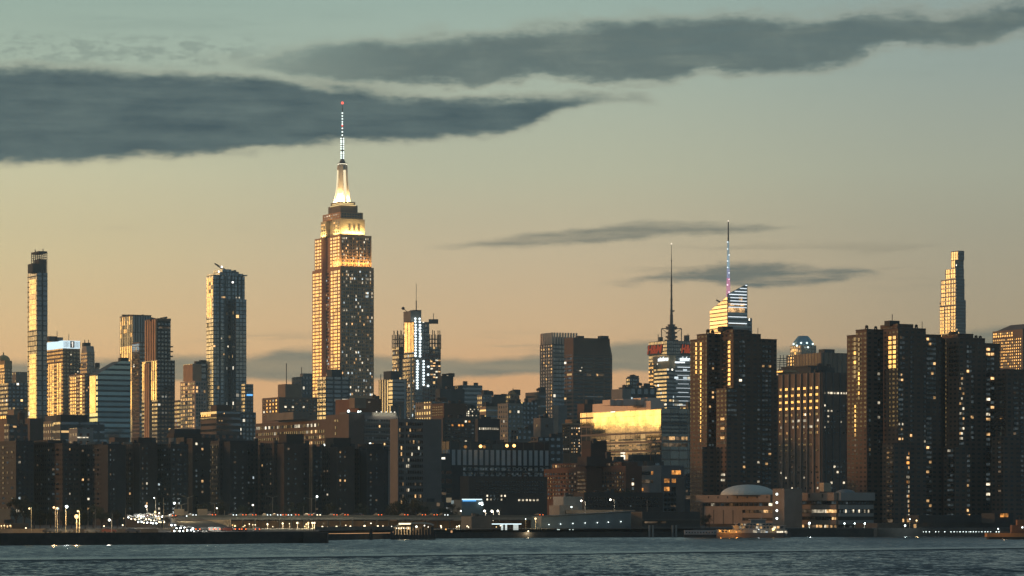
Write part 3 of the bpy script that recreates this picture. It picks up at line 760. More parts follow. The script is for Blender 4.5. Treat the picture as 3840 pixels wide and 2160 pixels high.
for n_, d_, r_, w_, o_ in ((nR, b.RD, 6.0, 2.6, 0.0), (nL, b.LD, 6.0, 2.6, 0.0)):
    for k in range(16):
        z0 = zt(744) + k * (zt(622) - zt(744)) / 16
        rr = 8.9 - 3.4 * min(1, (k / 15) ** .55)
        m = MB(); m.box((cx + n_[0] * rr, cy + n_[1] * rr, z0), (w_, .8, 2.0), d_)
        m.build('mast_window', emis((1, .84, .52), 1.35), b.root)
m = MB()
for r0, y0, r1, y1 in ((3.4, 594, 2.6, 584), (2.0, 584, 1.7, 560), (2.6, 553, 2.6, 551), (1.5, 551, 1.1, 510), (1.0, 510, .75, 455), (1.5, 453, 1.5, 451), (.6, 451, .4, 385), (.3, 385, .22, 367)):
    m.cyl((cx, cy, zt(y0)), r0, zt(y1) - zt(y0), 8, r1)
m.build('antenna', wall((.16, .15, .14, 1)), b.root)
m = MB()
for k, y in enumerate([405, 416, 427, 438, 447, 463, 476, 489, 502, 510, 516, 524, 533, 541, 553, 560, 568, 576]):
    for dx in ((-1.3, 1.3) if y > 500 else (0,)):
        r_ = 1.7 if y > 500 else 1.0
        m.ball((cx + dx * (1 if y > 500 else 0) , cy - r_ - .2, zt(y)), .85, 6, 4)
m.build('antenna_light', emis((.85, 1.0, .92), 2.4), b.root)
m = MB(); m.ball((cx, cy, zt(366)), 1.5, 8, 5); m.ball((cx, cy - 1.8, zt(453)), .9, 6, 4); m.build('warning_light', emis((1, .12, .08), 2.5), b.root)
def strip(p, q, n, w, power, colr, up=.9, size=2.0):
    """floodlights standing on a ledge along p-q and washing the wall behind"""
    L = bpy.data.lights.new('floodlight', 'AREA'); L.shape = 'RECTANGLE'
    Ln = math.hypot(q[0] - p[0], q[1] - p[1]); L.size = Ln; L.size_y = size; L.energy = power; L.color = colr; L.spread = R(150)
    o = bpy.data.objects.new('floodlight', L)
    o.location = ((p[0] + q[0]) / 2 + n[0] * w, (p[1] + q[1]) / 2 + n[1] * w, p[2])
    dirv = Vector((-n[0] * (1 - up), -n[1] * (1 - up), up)).normalized()
    z = -dirv; x = Vector(((q[0] - p[0]) / Ln, (q[1] - p[1]) / Ln, 0)); y = z.cross(x)
    from mathutils import Matrix
    o.rotation_euler = Matrix((x, y, z)).transposed().to_euler()
    link(o, b.root)
def fl(face, u0, u1, y, w, power, colr, **k):
    P0 = (face.o[0] + face.d[0] * u0, face.o[1] + face.d[1] * u0, PZ(y, face.D) - GROUND); P1 = (face.o[0] + face.d[0] * u1, face.o[1] + face.d[1] * u1, P0[2])
    strip(P0, P1, face.n, w, power, colr, **k)
warm = (1.0, .66, .24)
fl(s2['R'], 1, s2['R'].L - 1, 999, 3.0, 9500, warm, size=1.5, up=.93)
fl(s2['L'], 1, 18, 999, 2.6, 8000, warm, size=1.2)
fl(s3['R'], 1, s3['R'].L - 1, 879, 2.6, 17000, warm, size=1.5, up=.88)
fl(s3['L'], 1, s3['L'].L * .35, 879, 2.4, 7000, warm, size=1.5)
fl(s3['L'], s3['L'].L * .7, s3['L'].L - 1, 879, 2.4, 7000, warm, size=1.5)
for n_, d_ in ((nR, b.RD), (nL, b.LD)):
    a = (cx + n_[0] * 10 - d_[0] * 8, cy + n_[1] * 10 - d_[1] * 8, zt(744)); c_ = (cx + n_[0] * 10 + d_[0] * 8, cy + n_[1] * 10 + d_[1] * 8, zt(744))
    strip(a, c_, n_, .6, 30000, (1, .68, .32), size=1.5, up=.62)
b.done()
# ================================================================== middle and right, far rows
def simple(nm, lb, D, pl, pc, pr, yt, mt, wins=(), extra=(), roof=(), cat='building', group=None, cap=100):
    """one main volume, further volumes on it or beside it, window grids and roof gear"""
    b = Building(nm, lb, D, pc, cat, group)
    q = [b.box(pl, pc, pr, yt, mat=mt)]
    for e in extra: q.append(b.box(*e[:5], e[5], e[6], D=D + e[7]))
    for w in wins: b.win(q[w[0]][w[1]], *w[2:])
    if not roof and pr - pl > 30:
        roof = [(b.rng.choice(('vent', 'vent', 'tank')), pc + (pr - pc) * b.rng.uniform(.1, .9), b.rng.uniform(2, 4.5) * D / 2200, b.rng.uniform(1.2, 3.2) * D / 2200, yt) for _ in range(3)]
    if roof: rooftop(b, roof)
    b.done(cap)
    return b, q
W = wall
simple('apartment_block', 'brown block with an orange side and rows of lit windows left of the stone spire', 2400, 983, 1045, 1190, 1489, W(BROWN),
   wins=[(0, 'L', 985, 1043, 5, 1494, 1562, 5, .35, .5, 's.6c.3k.2'), (0, 'R', 1064, 1186, 9, 1494, 1556, 5, .5, .5, 'k.6d.2c.2e.1')],
   extra=[(1042, 1070, 1130, 1440, 1489, W(TAN), 'upper_block', 30)], roof=[('mast', 1074, .3, 16, 1440)])
simple('glass_building', 'teal block with slanted window pattern between brown block and stone spire', 2600, 1094, 1133, 1172, 1412, fac((.14, .17, .18, 1), 3.0, 4.2, .5, .55, TG, .02),
   extra=[(1126, 1140, 1154, 1400, 1412, W(GREY), 'penthouse', 12)], roof=[('mast', 1131, .3, 5, 1400)])
simple('glass_building', 'blue-grey block with pale balconied side at the foot of the stone spire', 2550, 1190, 1222, 1312, 1413, fac((.08, .10, .115, 1), 7, 3.6, .8, .6, TG, .03),
   wins=[(0, 'L', 1192, 1221, 3, 1418, 1535, 12, .6, .45, 'e.2w.1k.3h.2')], extra=[(1226, 1244, 1283, 1385, 1413, W(TEAL), 'penthouse', 12)], roof=[('mast', 1277, .3, 14, 1413), ('mast', 1288, .3, 10, 1413)])
simple('brick_building', 'low orange-brown block in front of the stone spire', 2000, 1258, 1345, 1432, 1494, W((.22, .10, .05, 1)), wins=[(0, 'R', 1380, 1388, 1, 1505, 1510, 1, .9, .9, 'c')],
   extra=[(1322, 1330, 1342, 1492, 1530, W(TAN), 'stair_tower', -8)])
simple('office_block', 'grey stepped block with a black upper cube right of the stone spire', 2700, 1420, 1470, 1525, 1421, fac((.20, .20, .19, 1), 5, 60, .3, .95, TG, .0),
   extra=[(1438, 1466, 1497, 1391, 1421, W((.05, .055, .06, 1)), 'upper_cube', 10), (1470, 1472, 1516, 1424, 1520, fac(TEAL, 60, 3.6, 1, .7, TG, .0), 'glass_front', -12)], roof=[('mast', 1428, .3, 4, 1421)])

# tower under construction, wrapped in bare work lights
b = Building('unfinished_tower', 'half-built tower wrapped in work lights with a tall thin mast', 3000, 1556, 'skyscraper')
g1 = fac((.16, .17, .17, 1), 2.6, 4.1, .6, .6, TG, .10, litc=((.8, .95, 1), (1, .9, .7)), lits=1.0)
q = b.box(1513, 1556, 1610, 1206, 1342, g1, 'core')
b.box(1513, 1540, 1580, 1166, 1206, W((.30, .27, .22, 1)), 'upper_core'); b.box(1536, 1552, 1576, 1162, 1166, W(DARK), 'roof_plant', D=3008)
q2 = b.box(1500, 1556, 1612, 1342, 1620, g1, 'shaft', D=2999)
for (pl, pc, pr, nm, dd) in ((1471, 1496, 1514, 'wing', 25), (1611, 1612, 1653, 'wing', 12)):
    w = b.box(pl, pc, pr, 1300, 1620, fac((.20, .19, .17, 1), 3.0, 4.2, .7, .55, TG, .16, lits=.8), nm, D=3000 + dd)
    P = w['P']; m = MB()
    for i in range(4):
        p, r_ = P[i], P[(i + 1) % 4]
        for k in range(4):
            x, y = p[0] + (r_[0] - p[0]) * k / 4, p[1] + (r_[1] - p[1]) * k / 4
            m.bar((x, y, w['z1'] - 2), (x, y, w['z1'] + 12 + (k % 2) * 4), .4)
        for k in range(2): m.bar((p[0], p[1], w['z1'] + 3.5 + 4 * k), (r_[0], r_[1], w['z1'] + 3.5 + 4 * k), .28)
    m.build('column_grid', steel, b.root)
    b.win(w['R'], pc + 2, pr - 1, 4, 1345, 1420, 7, .85, .45, 'w.6c.5k.5e.4') if pr > 1600 else b.win(w['L'], pl + 1, pc - 1, 5, 1345, 1400, 5, .8, .4, 'e.5h.4w.2')
b.win(q['L'], 1517, 1554, 3, 1204, 1320, 1, .8, .98, 's')
b.win(q2['L'], 1516, 1554, 4, 1345, 1540, 14, .5, .5, 'h.6k.3')
lights = [(1546, 1195), (1572, 1195), (1548, 1206), (1573, 1206)] + [(1557, 1218 + 10.6 * k) for k in range(12)] + [(1574, 1219 + 10.6 * k) for k in range(12)] + [(1564, 1354 + 10.2 * k) for k in range(11)] + [(1587, 1354 + 11 * k) for k in range(9)] + [(1538, 1325), (1535, 1334), (1605, 1374), (1604, 1404), (1604, 1446)]
for px, py in lights:
    f = q['R'] if py < 1342 else q2['R']; u = b.upos(f, px) if px > 1556 else 0
    m = MB(); o_ = (f.o[0] + f.d[0] * u + f.n[0] * .9, f.o[1] + f.d[1] * u + f.n[1] * .9, PZ(py, 3000) - GROUND); m.ball(o_, 1.05, 6, 4)
    m.build('work_light', emis((.82, .96, 1), 2.6), b.root)
m = MB(); x = PX(1561, 3010) - b.c[0]; z0 = PZ(1166, 3010) - GROUND; m.bar((x, 10, z0), (x, 10, z0 + 10), .5); m.bar((x, 10, z0 + 10), (x, 10, PZ(1064, 3010) - GROUND), .22); m.build('antenna', steel, b.root)
m = MB(); x = PX(1541, 2970) - b.c[0]; m.bar((x, -30, 0), (x, -30, PZ(1344, 2970) - GROUND), .75); m.build('hoist', W((.75, .60, .42, 1)), b.root)
m = MB(); x = PX(1613, 3000) - b.c[0]; z0 = PZ(1196, 3000) - GROUND; m.box((x + 3, 8, z0 - 4), (9, 8, 4)); m.bar((x + 3, 8, z0), (x + 3, 8, z0 + 6), .3); m.build('platform', steel, b.root)
m = MB(); x = PX(1511, 3000) - b.c[0]; z0 = PZ(1155, 3000) - GROUND; m.ball((x, 6, z0), 1.6); m.bar((x, 6, z0), (x + 8, 6, z0 - 7), .3); m.build('davit', steel, b.root)
b.done()

T = fac(TEAL, 3.2, 3.7, .6, .6, TG, .03)
far = [
 ('office_block', 'black cube-topped block just right of the half-built tower', 2600, 1640, 1657, 1700, 1409, W((.05, .055, .055, 1)), [], []),
 ('office_block', 'dark stepped block right of the black cube-topped block', 2500, 1640, 1650, 1742, 1458, W((.075, .08, .08, 1)), [], []),
 ('glass_building', 'small teal building with a gold-lit side strip under open sky', 2900, 1700, 1734, 1809, 1444, fac((.15, .19, .20, 1), 60, 4, 1, .5, TG, 0), [(0, 'L', 1701, 1732, 1, 1446, 1457, 1, .98, .9, 's')], []),
 ('apartment_block', 'small grey block in front of the teal building with gold strip', 2400, 1790, 1808, 1843, 1480, fac(GREY, 3.2, 3.6, .5, .5, TG, .06), [(0, 'R', 1812, 1818, 1, 1508, 1514, 1, .9, .9, 'c')], []),
 ('apartment_block', 'low dark ridge-like block right of the small grey block', 3000, 1836, 1845, 1925, 1486, W((.06, .055, .045, 1)), [], []),
 ('domed_tower', 'little stone tower with an orange dome under open sky', 2700, 1898, 1915, 1948, 1478, fac(TAN, 3, 3.5, .4, .5, TG, .08), [], []),
 ('apartment_block', 'pale grid apartment slab below the orange dome tower', 2100, 1866, 1905, 1960, 1512, fac((.28, .26, .22, 1), 3.2, 3.2, .45, .5, TG, .05), [], []),
 ('office_block', 'brown wedge-topped block left of the gridded white tower', 2600, 1970, 2016, 2040, 1470, fac((.16, .14, .12, 1), 60, 8, 1, .2, TG, 0), [], []),
 ('apartment_block', 'slim grey block below the wedge-topped block', 2200, 1945, 1960, 2020, 1508, fac((.12, .125, .125, 1), 3, 3.3, .5, .5, TG, .08), [], []),
 ('stone_building', 'dark beige block with white cornice behind the hospital tower', 1950, 1558, 1618, 1700, 1506, fac((.30, .26, .21, 1), 3.4, 3.6, .45, .5, TG, .05), [], []),
 ('brick_building', 'rust coloured block with curved roof screen above the lit apartment block', 1850, 1620, 1665, 1750, 1512, W((.15, .085, .055, 1)), [(0, 'L', 1622, 1662, 6, 1520, 1560, 4, .4, .4, 'k')], []),
 ('apartment_block', 'block with two bright window rows right of the rust coloured block', 1950, 1740, 1744, 1852, 1530, W((.07, .07, .07, 1)), [(0, 'R', 1746, 1818, 10, 1531, 1562, 4, .5, .6, 'k.5c.4e.2')], []),
 ('apartment_block', 'dark gabled block with one row of lit windows on its flank', 1800, 1786, 1792, 1875, 1570, W((.06, .06, .06, 1)), [(0, 'R', 1795, 1870, 11, 1602, 1612, 1, .5, .8, 'c')], []),
 ('apartment_block', 'tan narrow block with pale windows before the slab with orange dome', 1900, 1812, 1822, 1850, 1524, fac((.42, .33, .24, 1), 60, 3.6, 1, .3, TG, .05), [], []),
 ('office_block', 'small cube with curved glass top beyond the reflecting glass hall', 3300, 2352, 2362, 2397, 1416, T, [], [(2358, 2366, 2392, 1411, 1416, W(TEAL), 'roof_cap', 6)]),
 ('apartment_block', 'grey block with blank pale side wall behind the roof vents', 2500, 2293, 2334, 2350, 1458, W((.32, .29, .25, 1)), [], []),
 ('apartment_block', 'dark teal block with stepped roof behind the roof vents', 2520, 2320, 2338, 2462, 1452, fac(TEAL, 6, 7, .6, .6, TG, .06), [(0, 'R', 2362, 2372, 1, 1485, 1500, 1, .9, .5, 'b')], [(2418, 2425, 2440, 1446, 1452, W(TEAL), 'penthouse', 10)]),
 ('brick_building', 'small rust block with pale parapet left of the reflecting glass hall', 2000, 2165, 2191, 2225, 1514, W((.16, .09, .06, 1)), [], []),
 ('apartment_block', 'grey block with unlit windows under the wedge-topped block', 1800, 1925, 1940, 2035, 1612, fac((.16, .15, .14, 1), 3.2, 3.3, .5, .5, TG, .05), [], []),
 ('apartment_block', 'small pale square-shouldered block below the gridded white tower', 1700, 2003, 2027, 2052, 1567, fac((.22, .2, .18, 1), 8, 8, .2, .2, TG, 0), [], []),
 ('apartment_block', 'dark block with white-lit windows left of the narrow brown tower', 1600, 2010, 2018, 2112, 1638, fac((.085, .08, .08, 1), 3.4, 3.4, .6, .4, TG, .14, litc=((1, .9, .7), (.9, .9, .85)), lits=.7), [], []),
 ('office_block', 'slim pale fin-sided block between gridded tower and dark tower', 2500, 2090, 2094, 2105, 1520, W((.2, .2, .19, 1)), [], []),
]
for nm, lb, D_, pl, pc, pr, yt, mt, wn, ex in far:
    b, q = simple(nm, lb, D_, pl, pc, pr, yt, mt, wn, ex)
    if 'orange dome' in lb and nm == 'domed_tower':
        m = MB(); c0 = (PX(1924, D_ + 12) - b.c[0], 12, PZ(1478, D_) - GROUND); m.dome(c0, 4, 4, 12, 5); m.cyl((c0[0], c0[1], c0[2] + 3.5), .6, 2.5, 6, .1); m.build('dome', W((.5, .28, .12, 1)), b.root)
    if 'small cube' in lb: pass
b = None
simple('white_grid_tower', 'white gridded tower with a finned crown beside the dark chamfered tower', 3000, 2027, 2074, 2166, 1286, fac((.06, .08, .09, 1), 3.2, 3.9, .75, .7, TG, .02))
b = Building('crown_fins', 'pale vertical fins forming the crown of the white gridded tower', 3000, 2074)
bpy.data.objects.remove(b.root)
root = [o for o in bpy.data.objects if o.name.startswith('white_grid_tower')][0]
b.root = root
P, LR, LL = b.foot(2027, 2074, 2166, 2999.6)
for d_, n_, L_, cnt in ((b.RD, nR, LR, 9), (b.LD, nL, LL, 6)):
    for k in range(cnt):
        u = L_ * (k + .5) / cnt; m = MB(); w_ = L_ / cnt * .5
        m.box((P[0][0] + d_[0] * u + n_[0] * .2, P[0][1] + d_[1] * u + n_[1] * .2, PZ(1290, 3000) - GROUND), (w_, 1.6, (1290 - 1247) / F * 3000), d_)
        m.build('crown_fin', mirror((.95, .80, .68), .14, base=(.75, .58, .44), rough=.5, name='metal_cladding', wob=.0), root)
m = MB(); m.prism(b.foot(2033, 2074, 2160, 3006)[0], PZ(1286, 3000) - GROUND, PZ(1262, 3000) - GROUND); m.build('plant_room', W((.1, .1, .1, 1)), root)
f = Face(P[0], b.LD, LL, nL, 3000)
whm = fac((.62, .55, .50, 1), 7.8, 3.9, .7, .6, ((1, .92, .88), .8), 0, rough=.25)
b.win(f, 2029, 2072, 5, 1290, 1612, 26, .72, .60, 'p.8h.2'); b.done()
m = MB()
for k in range(6):
    u = LL * (k + .0) / 5; m.box((f.o[0] + f.d[0] * min(u + .4, LL - .4) + f.n[0] * .25, f.o[1] + f.d[1] * min(u + .4, LL - .4) + f.n[1] * .25, 20), (1.8, .5, PZ(1290, 3000) - GROUND - 20), f.d)
for k in range(27):
    z_ = PZ(1290, 3000) - GROUND - k * (322 / 26) / F * 3000
    m.box((f.o[0] + f.d[0] * LL / 2 + f.n[0] * .25, f.o[1] + f.d[1] * LL / 2 + f.n[1] * .25, z_ - .5), (LL, .42, 1.0), f.d)
m.build('frame_grid', W((.30, .22, .18, 1)), root)

# dark chamfered tower
D = 2900
b = Building('dark_tower', 'dark brown slab tower with chamfered right shoulder and few lit rows', D, 2150, 'building')
P, LR, LL = b.foot(2116, 2150, 2312); zz = lambda y: PZ(y, D) - GROUND
dm = fac((.19, .115, .075, 1), 11, 3.7, .86, .5, ((.7, .72, .74), .10), .03)
p = lambda u, v: (P[0][0] + b.RD[0] * u + b.LD[0] * v, P[0][1] + b.RD[1] * u + b.LD[1] * v)
m = MB(); c = 8
m.prism([p(0, 0), p(LR * .86, 0), p(LR, c), p(LR, LL), p(0, LL)], -3, zz(1330)); m.build('wall', dm, b.root)
m = MB(); m.prism([p(0, 0), p(LR * .86, 0), p(LR, c), p(LR, LL), p(0, LL)], zz(1330), zz(1266), top=[p(0, 0), p(LR * .84, 0), p(LR * .92, c), p(LR * .92, LL), p(0, LL)]); m.build('top_storeys', W((.19, .115, .075, 1)), b.root)
q = {'R': Face(p(0, 0), b.RD, LR * .86, nR, D)}
b.win(q['R'], 2165, 2185, 3, 1358, 1385, 2, .4, .3, 'c.3k.6'); b.win(q['R'], 2190, 2262, 8, 1398, 1410, 1, .7, .7, 'w.3e.5k.3'); b.win(q['R'], 2160, 2260, 12, 1482, 1490, 1, .9, .5, 'd.6e.3'); b.win(q['R'], 2160, 2180, 2, 1386, 1393, 1, .8, .5, 'c.5e.5')
rooftop(b, [('vent', 2175, 6, 1.5, 1266), ('vent', 2262, 8, 1.5, 1266)]); b.done()

# reflecting glass hall
D = 1600
b = Building('glass_hall', 'glass-fronted hospital block whose upper wall mirrors the gold sunset', D, 2481)
P, LR, LL = b.foot(2176, 2481, 2585)
A, B, Cc, Dd = P
ztl, ztr = PZ(1549, D) - GROUND, PZ(1533, D) - GROUND
# gold reflecting curtain wall (left face) on a brown frame
fm = fac((.30, .24, .19, 1), 5.2, 4.6, .93, .80, ((1, .92, .80), .34), .015)
m = MB(); m.prism(P, -3, ztr); m.build('curtain_wall', fm, b.root)
r = b.box(2481, 2481.5, 2585, 1531, 1560, W((.10, .06, .04, 1)), 'parapet', D=1600.6)
u1 = b.upos(Face(A, b.LD, LL, nL, D), 2226)
on = Face(A, b.LD, LL, nL, D)
b.win(on, 2227, 2480, 9, 1536, 1614, 4, .985, .97, 'u')
clad = mirror((.95, .80, .72), .20, base=(.70, .55, .45), rough=.5, name='metal_cladding', wob=.0)
pen = b.box(2222, 2440, 2444, 1503, 1545, clad, 'penthouse', D=1612)
for x0, x1, y in ((2269, 2291, 1499), (2294, 2316, 1498), (2319, 2341, 1496), (2383, 2406, 1492), (2410, 2431, 1491)):
    b.box(x0, x1 - 3, x1, y, 1520, clad, 'roof_unit', D=1618)
for y in (1640, 1662, 1678, 1695):
    b.win(on, 2240, 2478, 14, y, y + 9, 1, .8, .7, 'h.5e.25k.6w.03')
b.win(Face(A, b.RD, LR, nR, D), 2484, 2578, 4, 1636, 1650, 1, .85, .9, 'e.6w.4'); b.win(Face(A, b.RD, LR, nR, D), 2484, 2578, 4, 1660, 1675, 1, .85, .9, 'e')
b.win(Face(A, b.RD, LR, nR, D), 2484, 2578, 8, 1545, 1630, 6, .8, .5, 'k')
b.done()
D = 1450
b = Building('hospital_wing', 'blue-grey hospital wing with wide orange windows under the glass hall', D, 2480)
q = b.box(2400, 2480, 2565, 1745, mat=W((.17, .19, .20, 1)))
b.win(q['L'], 2405, 2450, 2, 1765, 1781, 1, .8, .8, 'a', pat=[(.08, .12), (.62, .7)]); b.win(q['L'], 2405, 2450, 2, 1796, 1812, 1, .8, .8, 'e', pat=[(.08, .12), (.62, .7)]); b.win(q['L'], 2405, 2415, 1, 1828, 1842, 1, .5, .8, 'a')
for y, st_ in ((1764, 'a'), (1795, 'a'), (1826, 'a')):
    b.win(q['R'], 2488, 2554, 1, y, y + 15, 1, 1, 1, st_, pat=[(.18, .28), (.72, .5)] if y > 1770 else [(.72, .5)])
b.win(q['R'], 2515, 2540, 1, 1893, 1900, 1, .9, .8, 'e')
b.win(q['R'], 2488, 2554, 5, 1845, 1920, 4, .7, .5, 'k')
b.box(2440, 2500, 2640, 1820, mat=W((.10, .115, .12, 1)), part='annex', D=D + 30)
b.done()
simple('hospital_wing', 'dark stepped wing with one amber window right of the orange windowed wing', 1440, 2565, 2568, 2625, 1790, W((.09, .10, .105, 1)),
   wins=[(0, 'R', 2566, 2600, 1, 1858, 1872, 1, .9, .9, 'e'), (0, 'R', 2570, 2620, 5, 1800, 1850, 3, .6, .5, 'k.8e.2')], extra=[])
simple('apartment_block', 'grey block with balconies tucked against the left brown river tower', 1700, 2575, 2580, 2640, 1520, fac((.16, .14, .12, 1), 5, 3.3, .5, .5, TG, .10))
simple('roof_plant_block', 'low block crowded with dark roof plant below the glass hall', 1500, 2290, 2300, 2490, 1728, fac((.14, .13, .12, 1), 7, 12, .35, .5, TG, 0), roof=[('vent', 2320, 4, 2, 1728), ('vent', 2380, 5, 3, 1728), ('vent', 2420, 4, 3, 1728), ('vent', 2460, 4, 3, 1728)])
simple('narrow_brown_tower', 'narrow brown tower with gold-lit parapet left of the reflecting glass hall', 1700, 2108, 2138, 2178, 1592, W(BROWN),
   wins=[(0, 'L', 2110, 2136, 3, 1600, 1700, 9, .35, .4, 's.3c.15k.5'), (0, 'R', 2140, 2176, 4, 1600, 1700, 9, .3, .4, 'k.7w.3c.2')], extra=[(2142, 2146, 2178, 1572, 1592, W((.3, .2, .12, 1)), 'upper_floor', 10), (2108, 2132, 2138, 1587, 1592, W((.5, .35, .2, 1)), 'parapet', -.5)])

# towers with masts
D = 3600
b = Building('sign_tower', 'dark office tower carrying a tall mast, steel frame and red letter signs', D, 2500, 'skyscraper')
q = b.box(2433, 2500, 2612, 1277, mat=fac((.05, .07, .08, 1), 3, 4, .7, .7, TG, .02))
def text(s, body, P0, d, n, u, z, size, mat, name, shear=0.0, sx=1.0, bold=.02):
    c = bpy.data.curves.new(name, 'FONT'); c.body = body; c.size = size; c.extrude = .25; c.align_x = 'CENTER'; c.align_y = 'CENTER'; c.shear = shear; c.offset = bold * size
    o = bpy.data.objects.new(name, c); link(o)
    dg = bpy.context.evaluated_depsgraph_get(); me = bpy.data.meshes.new_from_object(o.evaluated_get(dg)); bpy.data.objects.remove(o)
    me.materials.clear(); me.materials.append(mat)
    o = bpy.data.objects.new(name, me); o.location = (P0[0] + d[0] * u + n[0] * .9, P0[1] + d[1] * u + n[1] * .9, z)
    o.rotation_euler = (R(90), 0, math.atan2(d[1], d[0])); o.scale = (sx, 1, 1)
    return link(o, s.root)
red = emis((.80, .10, .02), .42, 'red_sign')
fL, fR = q['L'], q['R']
# left sign faces the sunset, right sign faces the river
wl = fL.L
for f_, uc, w_ in ((fL, b.upos(fL, 2455), 30.0), (fR, b.upos(fR, 2576), 16.0)):
    s_ = -1 if f_ is fL else 1
    c_ = (f_.o[0] + f_.d[0] * uc, f_.o[1] + f_.d[1] * uc)
    m = MB(); m.box((c_[0] + f_.n[0] * .5, c_[1] + f_.n[1] * .5, PZ(1327, D) - GROUND), (w_, .5, 37 / F * D), f_.d); m.build('sign_panel', W((.04, .05, .06, 1)), b.root)
    text(b, 'H&M', c_, (f_.d[0] * s_, f_.d[1] * s_), f_.n, 0, PZ(1308, D) - GROUND, 13.5, red, 'sign_letters', .25, w_ / 27, .03)
cx, cy = PX(2518, D + 22) - b.c[0], 22
zt = lambda y: PZ(y, D) - GROUND
m = MB()
for sx in (-1, 1):
    m.bar((cx + sx * 11.5, cy, zt(1277)), (cx + sx * 11.5, cy, zt(1228)), .55)
m.bar((cx - 11.5, cy, zt(1228)), (cx + 11.5, cy, zt(1228)), .55)
m.bar((cx - 11.5, cy, zt(1228)), (cx - 3, cy, zt(1250)), .25); m.bar((cx + 11.5, cy, zt(1228)), (cx + 3, cy, zt(1250)), .25)
m.build('steel_frame', steel, b.root)
mm = W((.14, .12, .10, 1))
m = MB()
for y0, r in ((1276, 8), (1268, 5), (1262, 7), (1255, 4.5), (1247, 6.5), (1240, 4), (1232, 6), (1226, 6.6), (1218, 4.4)): m.cyl((cx, cy, zt(y0)), r, 1.7, 12)
m.cyl((cx, cy, zt(1277)), 3.4, zt(1214) - zt(1277), 8); m.build('antenna_base', mm, b.root)
m = MB()
for r0, y0, r1, y1 in ((2.0, 1214, 1.7, 1175), (1.5, 1175, 1.0, 1130), (1.25, 1130, .9, 1090), (1.0, 1090, .75, 1042), (.8, 1042, .4, 1015), (.55, 1015, .4, 975), (.75, 975, .75, 970), (.35, 970, .2, 912)):
    m.cyl((cx, cy, zt(y0)), r0, zt(y1) - zt(y0), 8, r1)
for y in (1160, 1140, 1118, 1086, 1065): m.bar((cx - 2, cy, zt(y)), (cx + 2, cy, zt(y)), .3)
m.bar((cx, cy, zt(1164)), (cx + 3.4, cy - 1, zt(1161)), .8)
m.build('antenna', mm, b.root)
m = MB(); m.ball((cx, cy, zt(908)), .9, 6, 4); m.build('beacon', emis((1, .85, .7), 1.5), b.root)
rooftop(b, [('vent', 2478, 4, 4, 1277), ('vent', 2575, 5, 6, 1277), ('mast', 2580, .4, 8, 1277), ('mast', 2468, .4, 7, 1277)]); b.done()

D = 3400
b = Building('logo_tower', 'glass office tower with white lettering and a cream upper corner below the red signs', D, 2512, 'skyscraper')
q = b.box(2452, 2512, 2612, 1380, mat=fac((.05, .075, .085, 1), 5.5, 4.2, .9, .55, TG, .22, litc=((.82, .95, 1), (1, .9, .65)), lits=.6))
c2 = b.box(2448, 2510, 2512, 1332, 1380, W((.62, .45, .26, 1)), 'cream_corner', D=D + 1)
b.box(2510, 2513, 2612, 1334, 1380, fac((.05, .07, .08, 1), 60, 4, 1, .7, TG, .0), 'upper_floors', D=D + 3)
b.box(2433, 2449, 2452, 1362, 1560, fac((.35, .24, .13, 1), 4, 4.4, .5, .5, GG, .1), 'side_wing', D=D + 20)
b.box(2452, 2500, 2520, 1382, 1560, fac((.08, .10, .11, 1), 3, 4.2, .9, .5, TG, .1), 'bay', D=D - 10)
wh = emis((.88, .97, 1), 1.7)
f_ = Face(c2['P'][0], b.LD, 60, nL, D); uc = b.upos(f_, 2489); c_ = (f_.o[0] + f_.d[0] * uc, f_.o[1] + f_.d[1] * uc)
text(b, 'salesforce', c_, (-b.LD[0], -b.LD[1]), nL, 0, PZ(1345, D) - GROUND, 6.4, wh, 'lettering', 0, .85, .02)
f_ = Face((c2['P'][0][0], c2['P'][0][1] + 1), b.RD, 60, nR, D); uc = b.upos(f_, 2568); c_ = (f_.o[0] + f_.d[0] * uc, f_.o[1] + f_.d[1] * uc)
text(b, 'salesforce', c_, b.RD, nR, 1.5, PZ(1345, D) - GROUND, 6.6, wh, 'lettering', 0, .62, .02)
u_ = b.upos(q['R'], 2541)
on_face(b, q['R'].o, b.RD, nR, u_ + 1, PZ(1361, D) - GROUND, 12.5, 1.6, wh, 'light_bar', 3.2)
on_face(b, q['R'].o, b.RD, nR, u_ + 9, PZ(1378, D) - GROUND, 22, .9, emis((.85, .95, 1), 1.0), 'light_bar', 3.2)
for k in range(9):
    y = 1392 + k * 16; on_face(b, q['R'].o, b.RD, nR, b.upos(q['R'], 2562), PZ(y, D) - GROUND, 20 - (k * 5) % 9, .8, emis((.85, .95, 1), .55 + .1 * (k % 3)), 'light_bar', .4)
b.done()

D = 3700
b = Building('faceted_tower', 'faceted glass tower with slanted crowns and a spire glowing blue and pink', D, 2729, 'skyscraper')
zt = lambda y: PZ(y, D) - GROUND
X = lambda px, dd=0: PX(px, D + dd) - b.c[0]
warmglass = fac((.50, .36, .20, 1), 60, 4.6, 1, .72, ((1, .90, .70), .75), .0, rough=.15)
coolglass = fac((.05, .07, .08, 1), 60, 4.9, 1, .72, ((.8, .86, .9), .5), .0)
